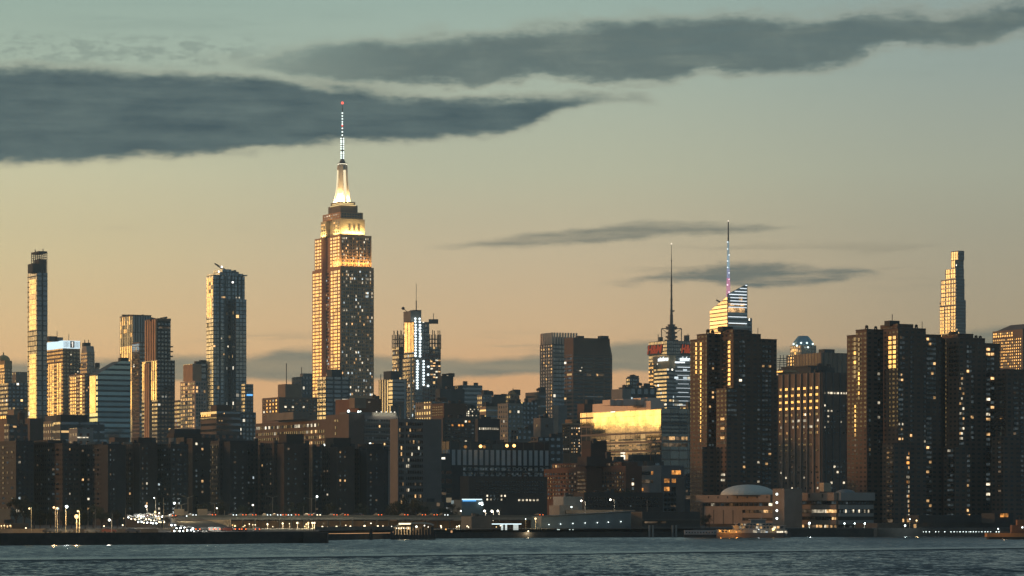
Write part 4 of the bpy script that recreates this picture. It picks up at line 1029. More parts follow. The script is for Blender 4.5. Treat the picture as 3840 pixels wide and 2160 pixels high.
# right crown: slanted top, river-facing glass
m = MB()
fa = lambda px, v: (X(px, v), v)
base = [(X(2727), 0), (X(2803, 14), 14), (X(2803, 40), 40), (X(2735, 40), 40)]
m.prism(base, -3, [zt(1103), zt(1060), zt(1064), zt(1105)]); m.build('east_crown', coolglass, b.root)
base = [(X(2662, 42), 42), (X(2727), -.3), (X(2730, 42), 41), (X(2700, 60), 60)]
m = MB(); m.prism(base, -3, [zt(1158), zt(1112), zt(1105), zt(1130)]); m.build('west_crown', warmglass, b.root)
m = MB(); m.prism([(X(2790, 16), 16), (X(2826, 26), 26), (X(2826, 50), 50), (X(2795, 45), 45)], -3, zt(1188), top=[(X(2790, 16), 18), (X(2820, 28), 28), (X(2815, 50), 50), (X(2795, 45), 45)]); m.build('shoulder', fac((.10, .12, .125, 1), 3, 4.5, .8, .6, TG, .10), b.root)
d_ = Vector((X(2803, 14) - X(2727), 14, 0)).normalized(); n_ = (d_.y, -d_.x); L_ = math.hypot(X(2803, 14) - X(2727), 14)
for k in range(15):
    y = 1069 + k * 12; a = 0.0 if y > 1108 else (1108 - y) / 46.0
    if k in (8, 9, 11, 13) : continue
    u0 = L_ * max(.05, a * 1.02 + .03); u1 = L_ * (.95 if k else .97)
    if k in (4, 5, 6): u0 += L_ * .1
    uc = (u0 + u1) / 2
    m = MB(); m.box((X(2727) + d_.x * uc + n_[0] * .5, d_.y * uc + n_[1] * .5, zt(y)), (max(1.5, u1 - u0), .5, 1.05), (d_.x, d_.y)); m.build('light_bar', emis((.86, .95, 1), 1.25 if k % 3 else 1.6), b.root)
for y, s_ in ((1146, 'w'), (1160, 'w'), (1170, 's'), (1219, 'e')):
    m = MB(); m.box((X(2727) + d_.x * L_ * .45 + n_[0] * .4, d_.y * L_ * .45 + n_[1] * .4, zt(y)), (L_ * .8, .4, 3.0), (d_.x, d_.y)); m.build('lit_floor', WINMAT['w' if s_ != 'e' else 'e'], b.root)
for y, r in ((1118, 5), ):
    m = MB(); m.box((X(2727) + d_.x * L_ * .66 + n_[0] * .5, d_.y * L_ * .66 + n_[1] * .5, zt(1130)), (5, .4, 6), (d_.x, d_.y)); m.build('lit_window', WINMAT['w'], b.root)
cx, cy = X(2731, 34), 34
secs = [(1112, 2.2, 1060, 1.9, (.85, .25, .55), .5), (1060, 1.9, 1035, 1.6, (.90, .30, .55), .55), (1035, 1.6, 1000, 1.4, (.45, .50, .80), .45), (1000, 1.4, 950, 1.1, (.45, .70, .85), .40), (950, 1.1, 895, .8, (.45, .65, .75), .3), (895, .6, 820, .3, (.22, .2, .18), .1)]
for y0, r0, y1, r1, c_, e_ in secs:
    m = MB(); n = 4
    for i in range(3):
        a0 = i * 2.094 + .4
        m.bar((cx + r0 * math.cos(a0), cy + r0 * math.sin(a0), zt(y0)), (cx + r1 * math.cos(a0), cy + r1 * math.sin(a0), zt(y1)), .38)
        k = int((y0 - y1) / 8)
        for j in range(k):
            t0, t1 = j / k, (j + 1) / k; a1 = a0 + 2.094 * (1 if j % 2 else 0); a2 = a0 + 2.094 * (0 if j % 2 else 1)
            ra, rb = r0 + (r1 - r0) * t0, r0 + (r1 - r0) * t1; za, zb_ = zt(y0) + (zt(y1) - zt(y0)) * t0, zt(y0) + (zt(y1) - zt(y0)) * t1
            m.bar((cx + ra * math.cos(a1), cy + ra * math.sin(a1), za), (cx + rb * math.cos(a2), cy + rb * math.sin(a2), zb_), .22)
    m.build('spire_section', emis(c_, e_ * 1.6) if e_ > .15 else steel, b.root)
for y in (1106, 1088, 1061, 1040, 1016, 995, 971, 948, 925, 899):
    m = MB(); m.ball((cx - (1 if y % 2 else -.8), cy - 2.2, zt(y)), .8 if y < 1050 else 1.0, 6, 4); m.build('spire_light', emis((.85, .95, 1) if y < 1020 else (1, .75, .85), 1.8), b.root)
m = MB(); m.ball((cx, cy, zt(819)), .9, 6, 4); m.build('beacon', emis((1, .85, .7), 1.5), b.root)
m = MB(); m.bar((X(2686, 50), 50, zt(1114)), (X(2704, 50), 50, zt(1125)), .9); m.bar((X(2704, 50), 50, zt(1125)), (X(2706, 50), 50, zt(1140)), .5); m.build('crane_arm', steel, b.root)
m = MB(); m.ball((X(2669, 40), 40, zt(1160)), 1.0, 6, 4); m.build('beacon', emis((1, .8, .4), 2), b.root)
b.done()

# right side, far
D = 3000
b = Building('dome_tower', 'stone tower topped by a teal glass dome ringed with spotlights', D, 3004)
q = b.box(2963, 3004, 3061, 1294, mat=fac((.40, .33, .25, 1), 3, 4, .4, .5, TG, .05)); zt = lambda y: PZ(y, D) - GROUND
b.win(q['L'], 2967, 2992, 4, 1305, 1330, 2, .6, .8, 'w.5s.5')
m = MB(); cx, cy = PX(3012, D + 14) - b.c[0], 14
for (y0, r0, y1, r1) in ((1294, 10.5, 1280, 9.4), (1280, 9.4, 1265, 6.5), (1265, 6.5, 1257, 4.6)): m.cyl((cx, cy, zt(y0)), r0, zt(y1) - zt(y0), 8, r1)
m.build('dome', mirror((.6, .85, .9), .5, base=(.12, .17, .18), rough=.25), b.root)
for px, y in ((2976, 1290), (3004, 1286), (3026, 1286), (3048, 1290), (3030, 1302), (2988, 1296)):
    m = MB(); m.ball((PX(px, D) - b.c[0], 0, zt(y)), .95, 6, 4); m.build('spotlight', emis((.8, 1, .98), 2.2), b.root)
b.box(2948, 2984, 3000, 1330, 1520, fac((.30, .2, .13, 1), 4, 4.4, .5, .5, TG, .1), 'lower_block', D=D - 30)
q = b.box(2949, 2985, 2990, 1333, 1400, W((.30, .2, .13, 1)), 'lower_front', D=D - 32); b.win(q['L'], 2952, 2983, 3, 1336, 1396, 5, .5, .6, 's.6w.4')
b.done()
simple('ribbed_hall', 'long brown hall with vertical ribs behind the piered office slab', 2500, 2976, 3080, 3182, 1322, fac((.22, .16, .11, 1), 4.4, 60, .35, 1.0, ((.5, .45, .4), .1), 0), roof=[('vent', 3100, 10, 2.5, 1322)])
b, q = simple('curved_roof_block', 'dark block with a shallow curved roof and a thin roof mast', 2000, 2918, 3040, 3130, 1376, W((.05, .05, .05, 1)), extra=[(2928, 3030, 3105, 1370, 1376, W((.06, .055, .05, 1)), 'roof_crown', 6)])
m = MB()
for dx in (-1.5, 1.5): m.bar((PX(2934, 2000) + dx - b.c[0], 4, PZ(1385, 2000) - GROUND), (PX(2934, 2000) + dx * .6 - b.c[0], 4, PZ(1330, 2000) - GROUND), .22)
for k in range(5): m.bar((PX(2934, 2000) - 3 - b.c[0], 4, PZ(1375 - 8 * k, 2000) - GROUND), (PX(2934, 2000) + 3 - b.c[0], 4, PZ(1375 - 8 * k, 2000) - GROUND), .2)
m.build('antenna', steel, b.root)
D = 3500
b = Building('stepped_gold_tower', 'slim tower stepping up in gold window bands, highest on the right side', D, 3585, 'skyscraper')
w_ = W((.50, .36, .22, 1)); e_ = W((.30, .28, .25, 1))
st_ = fac((.22, .21, .19, 1), 2.4, 3.6, .5, .5, TG, .02)
q = [b.box(3566, 3594, 3613, 940, 975, st_, 'top_storeys'), b.box(3567, 3583, 3614, 975, 1007, st_, 'upper_storeys'), b.box(3545, 3584, 3615, 1007, 1045, st_, 'upper_storeys'), b.box(3528, 3585, 3617, 1045, 1124, st_, 'middle_storeys'), b.box(3524, 3585, 3622, 1124, 1260, st_, 'lower_storeys'), b.box(3523, 3585, 3625, 1260, None, st_, 'base')]
b.win(q[0]['L'], 3568, 3593, 3, 943, 973, 1, .72, .97, 's'); b.win(q[1]['L'], 3568, 3583, 2, 976, 1003, 1, .66, .95, 's')
b.win(q[2]['L'], 3548, 3583, 4, 1007, 1043, 2, .68, .84, 's', pat=[(.12, .19), (.38, .19), (.68, .16), (.9, .16)])
b.win(q[3]['L'], 3530, 3584, 6, 1047, 1143, 6, .68, .72, 's.9g.2', pat=[(.07, .10), (.22, .10), (.42, .12), (.58, .12), (.79, .11), (.93, .11)])
b.win(q[4]['L'], 3525, 3584, 6, 1146, 1262, 9, .68, .72, 's.9g.2', pat=[(.07, .10), (.22, .10), (.42, .12), (.58, .12), (.79, .11), (.93, .11)])
b.done()
D = 2200
b = Building('pitched_roof_tower', 'brown tower with a sloping hipped roof and gold windows at the right edge', D, 3835)
w_ = fac((.26, .19, .13, 1), 3.2, 3.4, .5, .5, TG, .05)
q = b.box(3722, 3835, 3930, 1234, mat=W((.28, .20, .14, 1)))
P, LR, LL = b.foot(3735, 3835, 3920, D + 3); P2, _, _ = b.foot(3790, 3845, 3890, D + 18)
m = MB(); m.prism(P, PZ(1234, D) - GROUND, PZ(1209, D) - GROUND, top=P2); m.build('hipped_roof', W((.16, .13, .11, 1)), b.root)
b.win(q['L'], 3724, 3800, 9, 1240, 1260, 2, .55, .6, 's.9k.2'); b.win(q['L'], 3724, 3832, 14, 1264, 1400, 12, .42, .45, 's.5k.35g.3'); b.done()
# ================================================================== river front, ground, water
def on_water(px, py): 
    D = F * CAMZ / (py - HY); return (PX(px, D), D)
shore = [(-3400, 860), (PX(-2600, 850), 850), (PX(0, 866), 866), (PX(600, 893), 893), (PX(1188, 930), 930), (PX(1190, 1000), 1000), (PX(1480, 1050), 1050), (PX(1900, 1082), 1082), (PX(2600, 1118), 1118),
         (PX(3270, 1122), 1122), (PX(3284, 1133), 1133), (PX(3840, 1130), 1130), (PX(6500, 1140), 1140), (3400, 1150)]
asph = wall((.045, .045, .045, 1), .9, .3, .05)
m = MB(); far_ = [(3400, 5400), (-3400, 5400)]
m.quad([(x, y, GROUND) for x, y in shore + far_]); o = m.build('ground', asph); tag(o, kind='structure')
def seawall(name, label, pts, z1, mat, th=1.2, zb=-3, cap=None):
    m = MB()
    for (x0, y0), (x1, y1) in zip(pts, pts[1:]):
        L = math.hypot(x1 - x0, y1 - y0); d = ((x1 - x0) / L, (y1 - y0) / L)
        m.box(((x0 + x1) / 2, (y0 + y1) / 2 - .3, zb), (L, th, z1 - zb), d)
    o = m.build(name, mat); tag(o, label, 'wall'); return o
dwall = wall((.055, .05, .045, 1), .9, .3, .4)
seawall('sea_wall', 'dark high bulkhead wall along the left shore up to the pier end', shore[1:6], 3.35, dwall)
seawall('sea_wall', 'low dark bulkhead from the pier end to the big grey shed', shore[5:9], 1.9, dwall)
seawall('sea_wall', 'stone bulkhead below the concrete school and the brown river towers', shore[8:13], 3.05, wall((.07, .065, .06, 1), .9, .25, .3))
# fender pile at the tip of the left pier
m = MB(); x, y = PX(1186, 926), 925
m.box((x, y, -2), (7, 7, 5.2)); o = m.build('timber_pier', dwall); tag(o, 'square black timber pier end at the tip of the left bulkhead', 'pier')
# water
m = MB(); m.quad([(-3400, -550, 0), (3400, -550, 0), (3400, 1250, 0), (-3400, 1250, 0)])
wm, t = newmat('river_water'); g = G(t)
P_ = t.nodes.new('ShaderNodeNewGeometry').outputs['Position']
sp_ = t.nodes.new('ShaderNodeSeparateXYZ'); t.links.new(P_, sp_.inputs[0])
# distance from the boat wake that crosses the river
s_ = g.m('MULTIPLY', g.m('SUBTRACT', sp_.outputs[1], g.m('ADD', 698.0, g.m('MULTIPLY', sp_.outputs[0], .80))), .78)
wn_ = g.noise(g.comb(g.m('MULTIPLY', sp_.outputs[0], .02), g.m('MULTIPLY', sp_.outputs[1], .004)), 1.0, 3)
s_ = g.m('ADD', s_, g.m('MULTIPLY', g.m('SUBTRACT', wn_, .5), 22))
crest = g.m('MULTIPLY', g.ss(s_, -2, 5), g.ss(s_, 34, 14))
s2_ = g.m('SUBTRACT', sp_.outputs[1], g.m('ADD', 842.0, g.m('MULTIPLY', sp_.outputs[0], .35)))
crest2 = g.m('MULTIPLY', g.m('MULTIPLY', g.ss(s2_, -8, 2), g.ss(s2_, 14, 4)), g.m('MULTIPLY', g.ss(sp_.outputs[0], 0, 12), g.ss(sp_.outputs[0], 52, 30)))
trough = g.m('MULTIPLY', g.ss(s_, -22, -12), g.ss(s_, 2, -3))
chop = g.ss(s_, 0, -12)
v1 = g.comb(g.m('MULTIPLY', sp_.outputs[0], 1.0), g.m('MULTIPLY', sp_.outputs[1], .30))
v2 = g.comb(g.m('MULTIPLY', sp_.outputs[0], .30), g.m('MULTIPLY', sp_.outputs[1], .085))
nz1 = g.noise(v1, 1.0, 5, .62); nz2 = g.noise(v2, 1.0, 4, .6)
nz3 = g.noise(g.comb(g.m('MULTIPLY', sp_.outputs[0], .02), g.m('MULTIPLY', sp_.outputs[1], .006)), 1.0, 3)
n_all = g.m('ADD', g.m('MULTIPLY', nz1, .55), g.m('ADD', g.m('MULTIPLY', nz2, .45), g.m('MULTIPLY', g.m('SUBTRACT', nz3, .5), .3)))
amp = g.m('MULTIPLY', g.m('ADD', .55, g.m('MULTIPLY', chop, .75)), g.m('SUBTRACT', 1.0, g.m('MULTIPLY', g.m('MAXIMUM', crest, crest2), .8)))
# the slope of the water towards the viewer decides how high in the sky it mirrors
tilt = g.m('ADD', .17, g.m('MULTIPLY', g.m('MULTIPLY', g.m('SUBTRACT', n_all, .5), amp), 1.45))
tilt = g.m('SUBTRACT', tilt, g.m('MULTIPLY', crest, .055)); tilt = g.m('ADD', tilt, g.m('MULTIPLY', trough, .14)); tilt = g.m('SUBTRACT', tilt, g.m('MULTIPLY', crest2, .05))
side = g.m('MULTIPLY', g.m('SUBTRACT', g.noise(v1, 1.7, 3), .5), .30)
vn = t.nodes.new('ShaderNodeVectorMath'); vn.operation = 'NORMALIZE'
t.links.new(g.comb(side, g.m('MULTIPLY', g.m('MAXIMUM', tilt, .07), -1.0), 1.0), vn.inputs[0])
bs = t.nodes.new('ShaderNodeBsdfPrincipled'); bs.inputs['Base Color'].default_value = (.012, .022, .024, 1); bs.inputs['Roughness'].default_value = .16; bs.inputs['IOR'].default_value = 1.333
t.links.new(vn.outputs[0], bs.inputs['Normal'])
out(t, bs.outputs[0])
o = m.build('water', wm); tag(o, kind='structure')

# ---------------------------------------------------------------- river towers
brk = wall((.20, .105, .065, 1), .85, .12, .3); brk2 = fac((.14, .09, .063, 1), 3.0, 1.94, .5, .42, ((.5, .55, .6), .08), 0)
def river_tower(label, D, pc, vols, wins, roof=(), cap=100, mat=brk2):
    b = Building('apartment_tower', label, D, pc, 'tower', 'brick towers on the river platform')
    q = [b.box(pl, c, pr, yt, yb, mat, nm, D=D + dd) for pl, c, pr, yt, yb, dd, nm in vols]
    for w in wins: b.win(q[w[0]][w[1]], *w[2:])
    if roof: rooftop(b, roof)
    m = MB()
    for v in q[:4]:                                              # thin pale parapet caps
        P = v['P']
        for i in (0, 3): 
            a, c_ = (P[0], P[1]) if i == 0 else (P[0], P[3])
            m.bar((a[0], a[1], v['z1'] + .1), (c_[0], c_[1], v['z1'] + .1), .22)
    m.build('parapet_cap', wall((.14, .10, .08, 1)), b.root)
    b.done(cap); return b
GOLD = 's.7g.25'
river_tower('brown river tower with gold window columns, directly in front of the faceted tower', 1290, 2750,
  [(2690, 2750, 2853, 1252, None, 0, 'wall'), (2588, 2632, 2650, 1273, None, 14, 'wing'), (2618, 2651, 2695, 1253, None, 8, 'wing'), (2845, 2852, 2897, 1273, None, 10, 'wing'),
   (2702, 2749, 2786, 1234, 1252, 4, 'penthouse'), (2700, 2724, 2768, 1455, None, -8, 'lower_wing'), (2590, 2634, 2652, 1676, None, -4, 'stair_tower')],
  [(0, 'L', 2702, 2741, 1, 1274, 1447, 10, 1, .66, GOLD, [(.14, .26), (.64, .40)]), (1, 'L', 2608, 2624, 1, 1280, 1402, 7, .8, .7, GOLD), (2, 'L', 2626, 2634, 1, 1280, 1402, 7, .8, .7, 's'),
   (2, 'L', 2627, 2632, 1, 1404, 1660, 15, .7, .62, 's'), (0, 'L', 2697, 2703, 1, 1455, 1556, 6, .7, .75, 's'), (5, 'L', 2703, 2719, 1, 1562, 1668, 6, .9, .55, 'h.5e.4', None), (5, 'L', 2704, 2720, 1, 1770, 1810, 2, .8, .4, 'c'),
   (5, 'R', 2728, 2762, 3, 1456, 1565, 6, .8, .45, 'd.7k.3'), (0, 'R', 2770, 2795, 2, 1272, 1850, 32, .7, .45, 'd.35k.55c.05w.06'), (0, 'R', 2838, 2850, 1, 1400, 1850, 25, .6, .4, 'd.3k.6c.1'),
   (3, 'R', 2856, 2892, 3, 1290, 1840, 30, .7, .42, 'd.3k.6a.02w.05'), (2, 'R', 2656, 2690, 3, 1300, 1840, 30, .5, .4, 'k.7d.2w.04c.04')],
  roof=[('tank', 2655, 1.6, 2.0, 1253), ('tank', 2672, 1.4, 1.7, 1253), ('vent', 2720, 5, 1, 1234), ('mast', 2842, .12, 2.5, 1252), ('vent', 2800, 3, 1.2, 1252)])
river_tower('widest brown river tower with stepped roof, between piered office slab and gold stepped tower', 1300, 3367,
  [(3312, 3367, 3472, 1231, None, 0, 'wall'), (3178, 3216, 3232, 1257, None, 20, 'wing'), (3214, 3250, 3334, 1236, None, 10, 'wing'), (3462, 3471, 3512, 1256, None, 10, 'wing'),
   (3301, 3366, 3393, 1214, 1231, 6, 'penthouse'), (3320, 3351, 3396, 1662, None, -8, 'lower_wing'), (3503, 3511, 3532, 1266, None, 25, 'wing')],
  [(0, 'L', 3326, 3363, 1, 1256, 1382, 7, 1, .68, GOLD, [(.20, .30), (.72, .46)]), (0, 'L', 3316, 3322, 1, 1384, 1586, 11, .8, .72, 's.8g.2'), (1, 'L', 3202, 3214, 1, 1262, 1420, 9, .8, .7, 's.3k.6w.2'), (2, 'L', 3219, 3226, 1, 1262, 1500, 13, .8, .65, 's.4k.6'),
   (1, 'L', 3206, 3224, 1, 1515, 1640, 7, .95, .62, 's.8g.2'), (1, 'L', 3206, 3224, 1, 1640, 1700, 3, .9, .4, 'e'), (2, 'R', 3258, 3264, 1, 1530, 1750, 12, .8, .5, 'd.6k.3w.1'), (2, 'R', 3290, 3300, 1, 1265, 1700, 24, .7, .5, 'k.7c.12d.2'),
   (0, 'R', 3352, 3386, 4, 1396, 1655, 14, .85, .42, 'd.75e.06w.10c.05'), (0, 'R', 3374, 3392, 2, 1255, 1390, 7, .8, .5, 'd.5k.3e.2'), (0, 'R', 3412, 3420, 1, 1255, 1660, 22, .8, .5, 'k.6d.35w.05'),
   (5, 'R', 3400, 3420, 3, 1690, 1960, 15, .95, .55, 'd.3w.25a.2c.25'), (0, 'R', 3465, 3471, 1, 1400, 1700, 16, .9, .5, 'k.6c.2d.2'), (3, 'R', 3474, 3508, 4, 1262, 1500, 13, .85, .5, 'd.55k.35w.12'), (3, 'R', 3474, 3492, 2, 1560, 1960, 22, .95, .5, 'd.5w.2c.16k.2'),
   (5, 'L', 3326, 3348, 2, 1670, 1960, 16, .8, .4, 'e.4h.4k.3d.1')],
  roof=[('vent', 3345, 5, 1.2, 1214), ('tank', 3250, 1.4, 1.8, 1236), ('tank', 3284, 1.3, 1.4, 1236), ('tank', 3404, 1.3, 1.5, 1231), ('tank', 3436, 1.3, 1.8, 1233), ('mast', 3458, .12, 3, 1233), ('mast', 3346, .15, 4, 1214)])
river_tower('brown river tower below the gold stepped tower, third of the river row', 1310, 3595,
  [(3545, 3595, 3694, 1268, None, 0, 'wall'), (3510, 3530, 3546, 1266, None, 22, 'wing'), (3684, 3693, 3733, 1289, None, 10, 'wing'), (3533, 3592, 3598, 1253, 1268, 6, 'penthouse'), (3548, 3580, 3622, 1676, None, -8, 'lower_wing')],
  [(0, 'L', 3557, 3593, 1, 1292, 1412, 7, 1, .66, GOLD, [(.17, .30), (.70, .46)]), (0, 'L', 3549, 3555, 1, 1425, 1515, 5, .8, .7, 's.8g.2'), (0, 'R', 3597, 3613, 2, 1398, 1406, 1, .8, .8, 's'),
   (0, 'R', 3582, 3615, 3, 1410, 1672, 14, .85, .45, 'd.35e.2w.22c.2'), (0, 'R', 3624, 3644, 2, 1290, 1400, 6, .7, .5, 'd.5k.3w.2'), (0, 'R', 3640, 3650, 1, 1400, 1650, 13, .8, .5, 'k.4d.5w.1'),
   (4, 'R', 3626, 3650, 2, 1700, 1960, 14, .95, .5, 'd.6e.2w.15'), (2, 'R', 3698, 3712, 1, 1300, 1900, 32, .9, .5, 'd.35k.3w.2c.12'), (2, 'R', 3714, 3728, 1, 1300, 1700, 22, .8, .5, 'k.6w.1d.3'), (4, 'L', 3554, 3576, 2, 1680, 1940, 14, .8, .45, 'd.5k.4c.05'),
   (1, 'R', 3533, 3544, 1, 1400, 1800, 20, .6, .5, 'k.6b.15c.15')],
  roof=[('vent', 3575, 3, 1, 1253), ('tank', 3660, 1.3, 1.4, 1270), ('tank', 3676, 1.3, 1.2, 1270)])
river_tower('lower brown river tower cut off by the right edge, gold windows on its flank', 1305, 3774,
  [(3734, 3774, 3870, 1386, None, 0, 'wall'), (3737, 3762, 3790, 1640, None, -8, 'lower_wing')],
  [(0, 'L', 3733.5, 3772, 1, 1414, 1614, 12, 1, .68, GOLD, [(.10, .16), (.62, .66)]), (1, 'L', 3740, 3758, 1, 1614, 1640, 1, .6, .5, 's'), (1, 'L', 3742, 3756, 1, 1650, 1850, 11, .6, .4, 'k.4e.4d.2'),
   (0, 'R', 3800, 3818, 2, 1425, 1960, 28, .9, .45, 'd.5k.3e.1w.1c.06'), (0, 'R', 3826, 3838, 1, 1430, 1900, 26, .7, .45, 'k.7d.3')])
b = Building('river_platform', 'dark terrace below the brown river towers with orange lit rooms and small lamps', 1142, 3290, 'platform')
q = b.box(3284, 3290, 3900, 1962, 2000, wall((.06, .055, .05, 1)), 'deck', minL=14)
q2 = b.box(3425, 3445, 3700, 1932, 1962, wall((.05, .05, .05, 1)), 'upper_terrace', D=1150); q3 = b.box(3725, 3730, 3800, 1925, 1962, wall((.05, .05, .05, 1)), 'restaurant', D=1148)
for px, y0, y1, w_, s_ in ((3340, 1947, 1959, 1.7, 'e'), (3392, 1946, 1958, .5, 'w'), (3412, 1946, 1958, .9, 'w'), (3439, 1966, 1992, .8, 'w'), (3482, 1946, 1960, 1.6, 'w')):
    on_face(b, (0, 0), b.RD, nR, (px - 3290) / F * 1142 / .883, PZ(y1, 1142) - GROUND, w_, (y1 - y0) / F * 1142, WINMAT[s_], 'lit_opening')
for px, w_ in ((3760, 1.7), (3777, 1.2)): on_face(b, q3['P'][0], b.RD, nR, (px - 3730) / F * 1150 / .883, PZ(1939, 1148) - GROUND, w_, 1.3, WINMAT['a'], 'lit_opening')
b.done()

# ---------------------------------------------------------------- office slab with piers
D = 1420
b = Building('office_slab', 'wide brown office slab with pale vertical piers behind the domed school', D, 3083)
q = b.box(2884, 3083, 3215, 1396, mat=wall((.19, .145, .115, 1)))
L_ = q['L']
for k in range(9):
    u = L_.L * (k + .25) / 8.6; m = MB(); m.box((L_.o[0] + L_.d[0] * u + L_.n[0] * .3, L_.o[1] + L_.d[1] * u + L_.n[1] * .3, 0), (.9, .9, q['z1']), L_.d); m.build('pier', wall((.27, .22, .18, 1)), b.root)
R_ = q['R']
for k in range(5):
    u = R_.L * (k + .5) / 5; m = MB(); m.box((R_.o[0] + R_.d[0] * u + R_.n[0] * .2, R_.o[1] + R_.d[1] * u + R_.n[1] * .2, 0), (.5, .5, q['z1']), R_.d); m.build('pier', wall((.15, .15, .15, 1)), b.root)
pp = [((k + .25 + .36 + .5 * j) / 8.6, .019) for k in range(-1, 8) for j in (0, .42)]
pp = [p_ for p_ in pp if .01 < p_[0] < .99]
b.win(L_, 2886, 3082, 1, 1440, 1540, 4, 1, .36, 's.7g.3k.1', pat=pp); b.win(L_, 2886, 3082, 1, 1540, 1632, 4, 1, .38, 'h.3k.4c.3', pat=pp, skip=.35)
b.win(L_, 2886, 3082, 1, 1632, 1720, 4, 1, .3, 'k', pat=pp, skip=.5); b.win(L_, 2886, 3082, 1, 1720, 1840, 6, 1, .35, 'k.6c.3e.1d.2', pat=pp, skip=.5)
b.win(R_, 3088, 3205, 10, 1462, 1484, 1, .6, .3, 'c'); b.win(R_, 3088, 3205, 10, 1510, 1632, 6, .4, .3, 'k.5c.2d.4', skip=.35); b.win(R_, 3088, 3205, 10, 1720, 1840, 6, .5, .38, 'k.5c.3d.2', skip=.4)
b.box(2884, 2940, 2945, 1388, 1396, wall((.5, .34, .2, 1)), 'parapet', D=D + 60)
b.win(b.box(2884, 2938, 2942, 1390, 1396, wall((.5, .34, .2, 1)), 'lit_parapet', D=D + 58)['L'], 2885, 2937, 1, 1390.3, 1395.5, 1, 1, .9, 's')
rooftop(b, [('mast', 3068, .3, 2.5, 1396), ('vent', 3060, 1.5, 1.2, 1396), ('vent', 3085, 2, 1, 1396)]); b.done()

# ---------------------------------------------------------------- concrete school with dome
D = 1165
conc = wall((.25, .20, .165, 1), .85, .12, .3); cdk = wall((.05, .045, .04, 1))
b = Building('school_building', 'long concrete school with a pale shallow dome and a light-dotted stair tower', D, 3142, 'school')
q = b.box(2967, 3142, 3275, 1848, mat=cdk)
q2 = b.box(2645, 2906, 2912, 1855, None, cdk, 'west_wing', D=D + 22)
def bands(q, x0, x1, lst, mat, side='L', proud=.5):
    f = q[side]; u0, u1 = sorted((b.upos(f, x0), b.upos(f, x1)))
    for y0, y1, pr_ in lst:
        m = MB(); uc = (u0 + u1) / 2
        m.box((f.o[0] + f.d[0] * uc + f.n[0] * pr_ / 2, f.o[1] + f.d[1] * uc + f.n[1] * pr_ / 2, PZ(y1, f.D) - GROUND), (u1 - u0, pr_, (y1 - y0) / F * f.D), f.d)
        m.build('concrete_band', mat, b.root)
bl = [(1847, 1877, 1.6), (1893, 1909, .7), (1925, 1937, .7), (1951, 1967, .7)]
bands(q, 2968, 3141, bl, conc); cse = wall((.26, .26, .25, 1), .85, .1, .3); bands(q, 3143, 3272, bl, cse, 'R')  # east bands are a greyer copy: each side's light put into its colour
for i, x in enumerate((3008, 3046, 3096)): bands(q, x, x + 4, [(1852, 1866, 1.75)], cdk)
bands(q2, 2624, 2904, [(1855, 1883, 1.8)], conc); bands(q2, 2646, 2904, [(1898, 1912, .7)], conc); bands(q2, 2646, 2790, [(1912, 1966, .75)], conc)
bands(q2, 2790, 2904, [(1924, 1942, .7), (1953, 1966, .7)], conc)
for x in (2670, 2706, 2742, 2779, 2816, 2853, 2890): bands(q2, x, x + 3, [(1860, 1868, 1.95)], cdk)
for x in (2682, 2718, 2754): bands(q2, x, x + 2, [(1912, 1966, .85)], cdk)
q3 = b.box(2906, 2941, 2968, 1832, None, conc, 'stair_tower', D=D + 5)
b.win(q2['L'], 2648, 2900, 14, 1886, 1898, 1, .6, .85, 'k.5c.3h.3d.2'); b.win(q2['L'], 2795, 2900, 6, 1912, 1924, 1, .85, .9, 'h.4w.3e.4')
b.win(q['L'], 2972, 3138, 9, 1878, 1892, 1, .8, .7, 'k.5d.5'); b.win(q['L'], 2972, 3138, 9, 1910, 1924, 1, .85, .85, 'e.6w.3c.3'); b.win(q['L'], 2972, 3138, 9, 1938, 1950, 1, .7, .8, 'k.8w.2')
b.win(q['L'], 2972, 3138, 22, 1968, 1986, 1, .62, .9, 'e.4h.3w.25c.3'); b.win(q['R'], 3146, 3260, 16, 1910, 1924, 1, .5, .85, 'd.6c.3k.3'); b.win(q['R'], 3146, 3270, 10, 1970, 1988, 1, .6, .8, 'c.2d.4k.4w.1')
b.win(q['R'], 3146, 3260, 10, 1880, 1892, 1, .5, .6, 'k.7d.4')
m = MB(); c0 = (PX(2805, D + 38) - b.c[0], D + 38 - b.c[1], PZ(1856, D + 38) - GROUND); m.dome(c0, 10.6, 4.0, 28, 8, ry=10)
m.build('dome', wall((.62, .62, .55, 1), .7, .06), b.root, smooth=True)
m = MB(); m.box((PX(3095, D + 30) - b.c[0], 30, PZ(1842, D) - GROUND), (3.3, 3, 3.4), b.RD); m.build('roof_hut', wall((.48, .38, .26, 1)), b.root)
m = MB(); c0 = (PX(3170, D + 60) - b.c[0], 60, PZ(1850, D) - GROUND); m.dome(c0, 4.2, 1.9, 18, 5); m.build('small_dome', wall((.2, .22, .22, 1)), b.root)
for y in (1853, 1885, 1915, 1944):
    m = MB(); m.ball((PX(2913, D) - b.c[0], -.2, PZ(y, D) - GROUND), .42, 8, 5); m.build('wall_lamp', emis((.9, 1, .95), 4), b.root)
b.done()

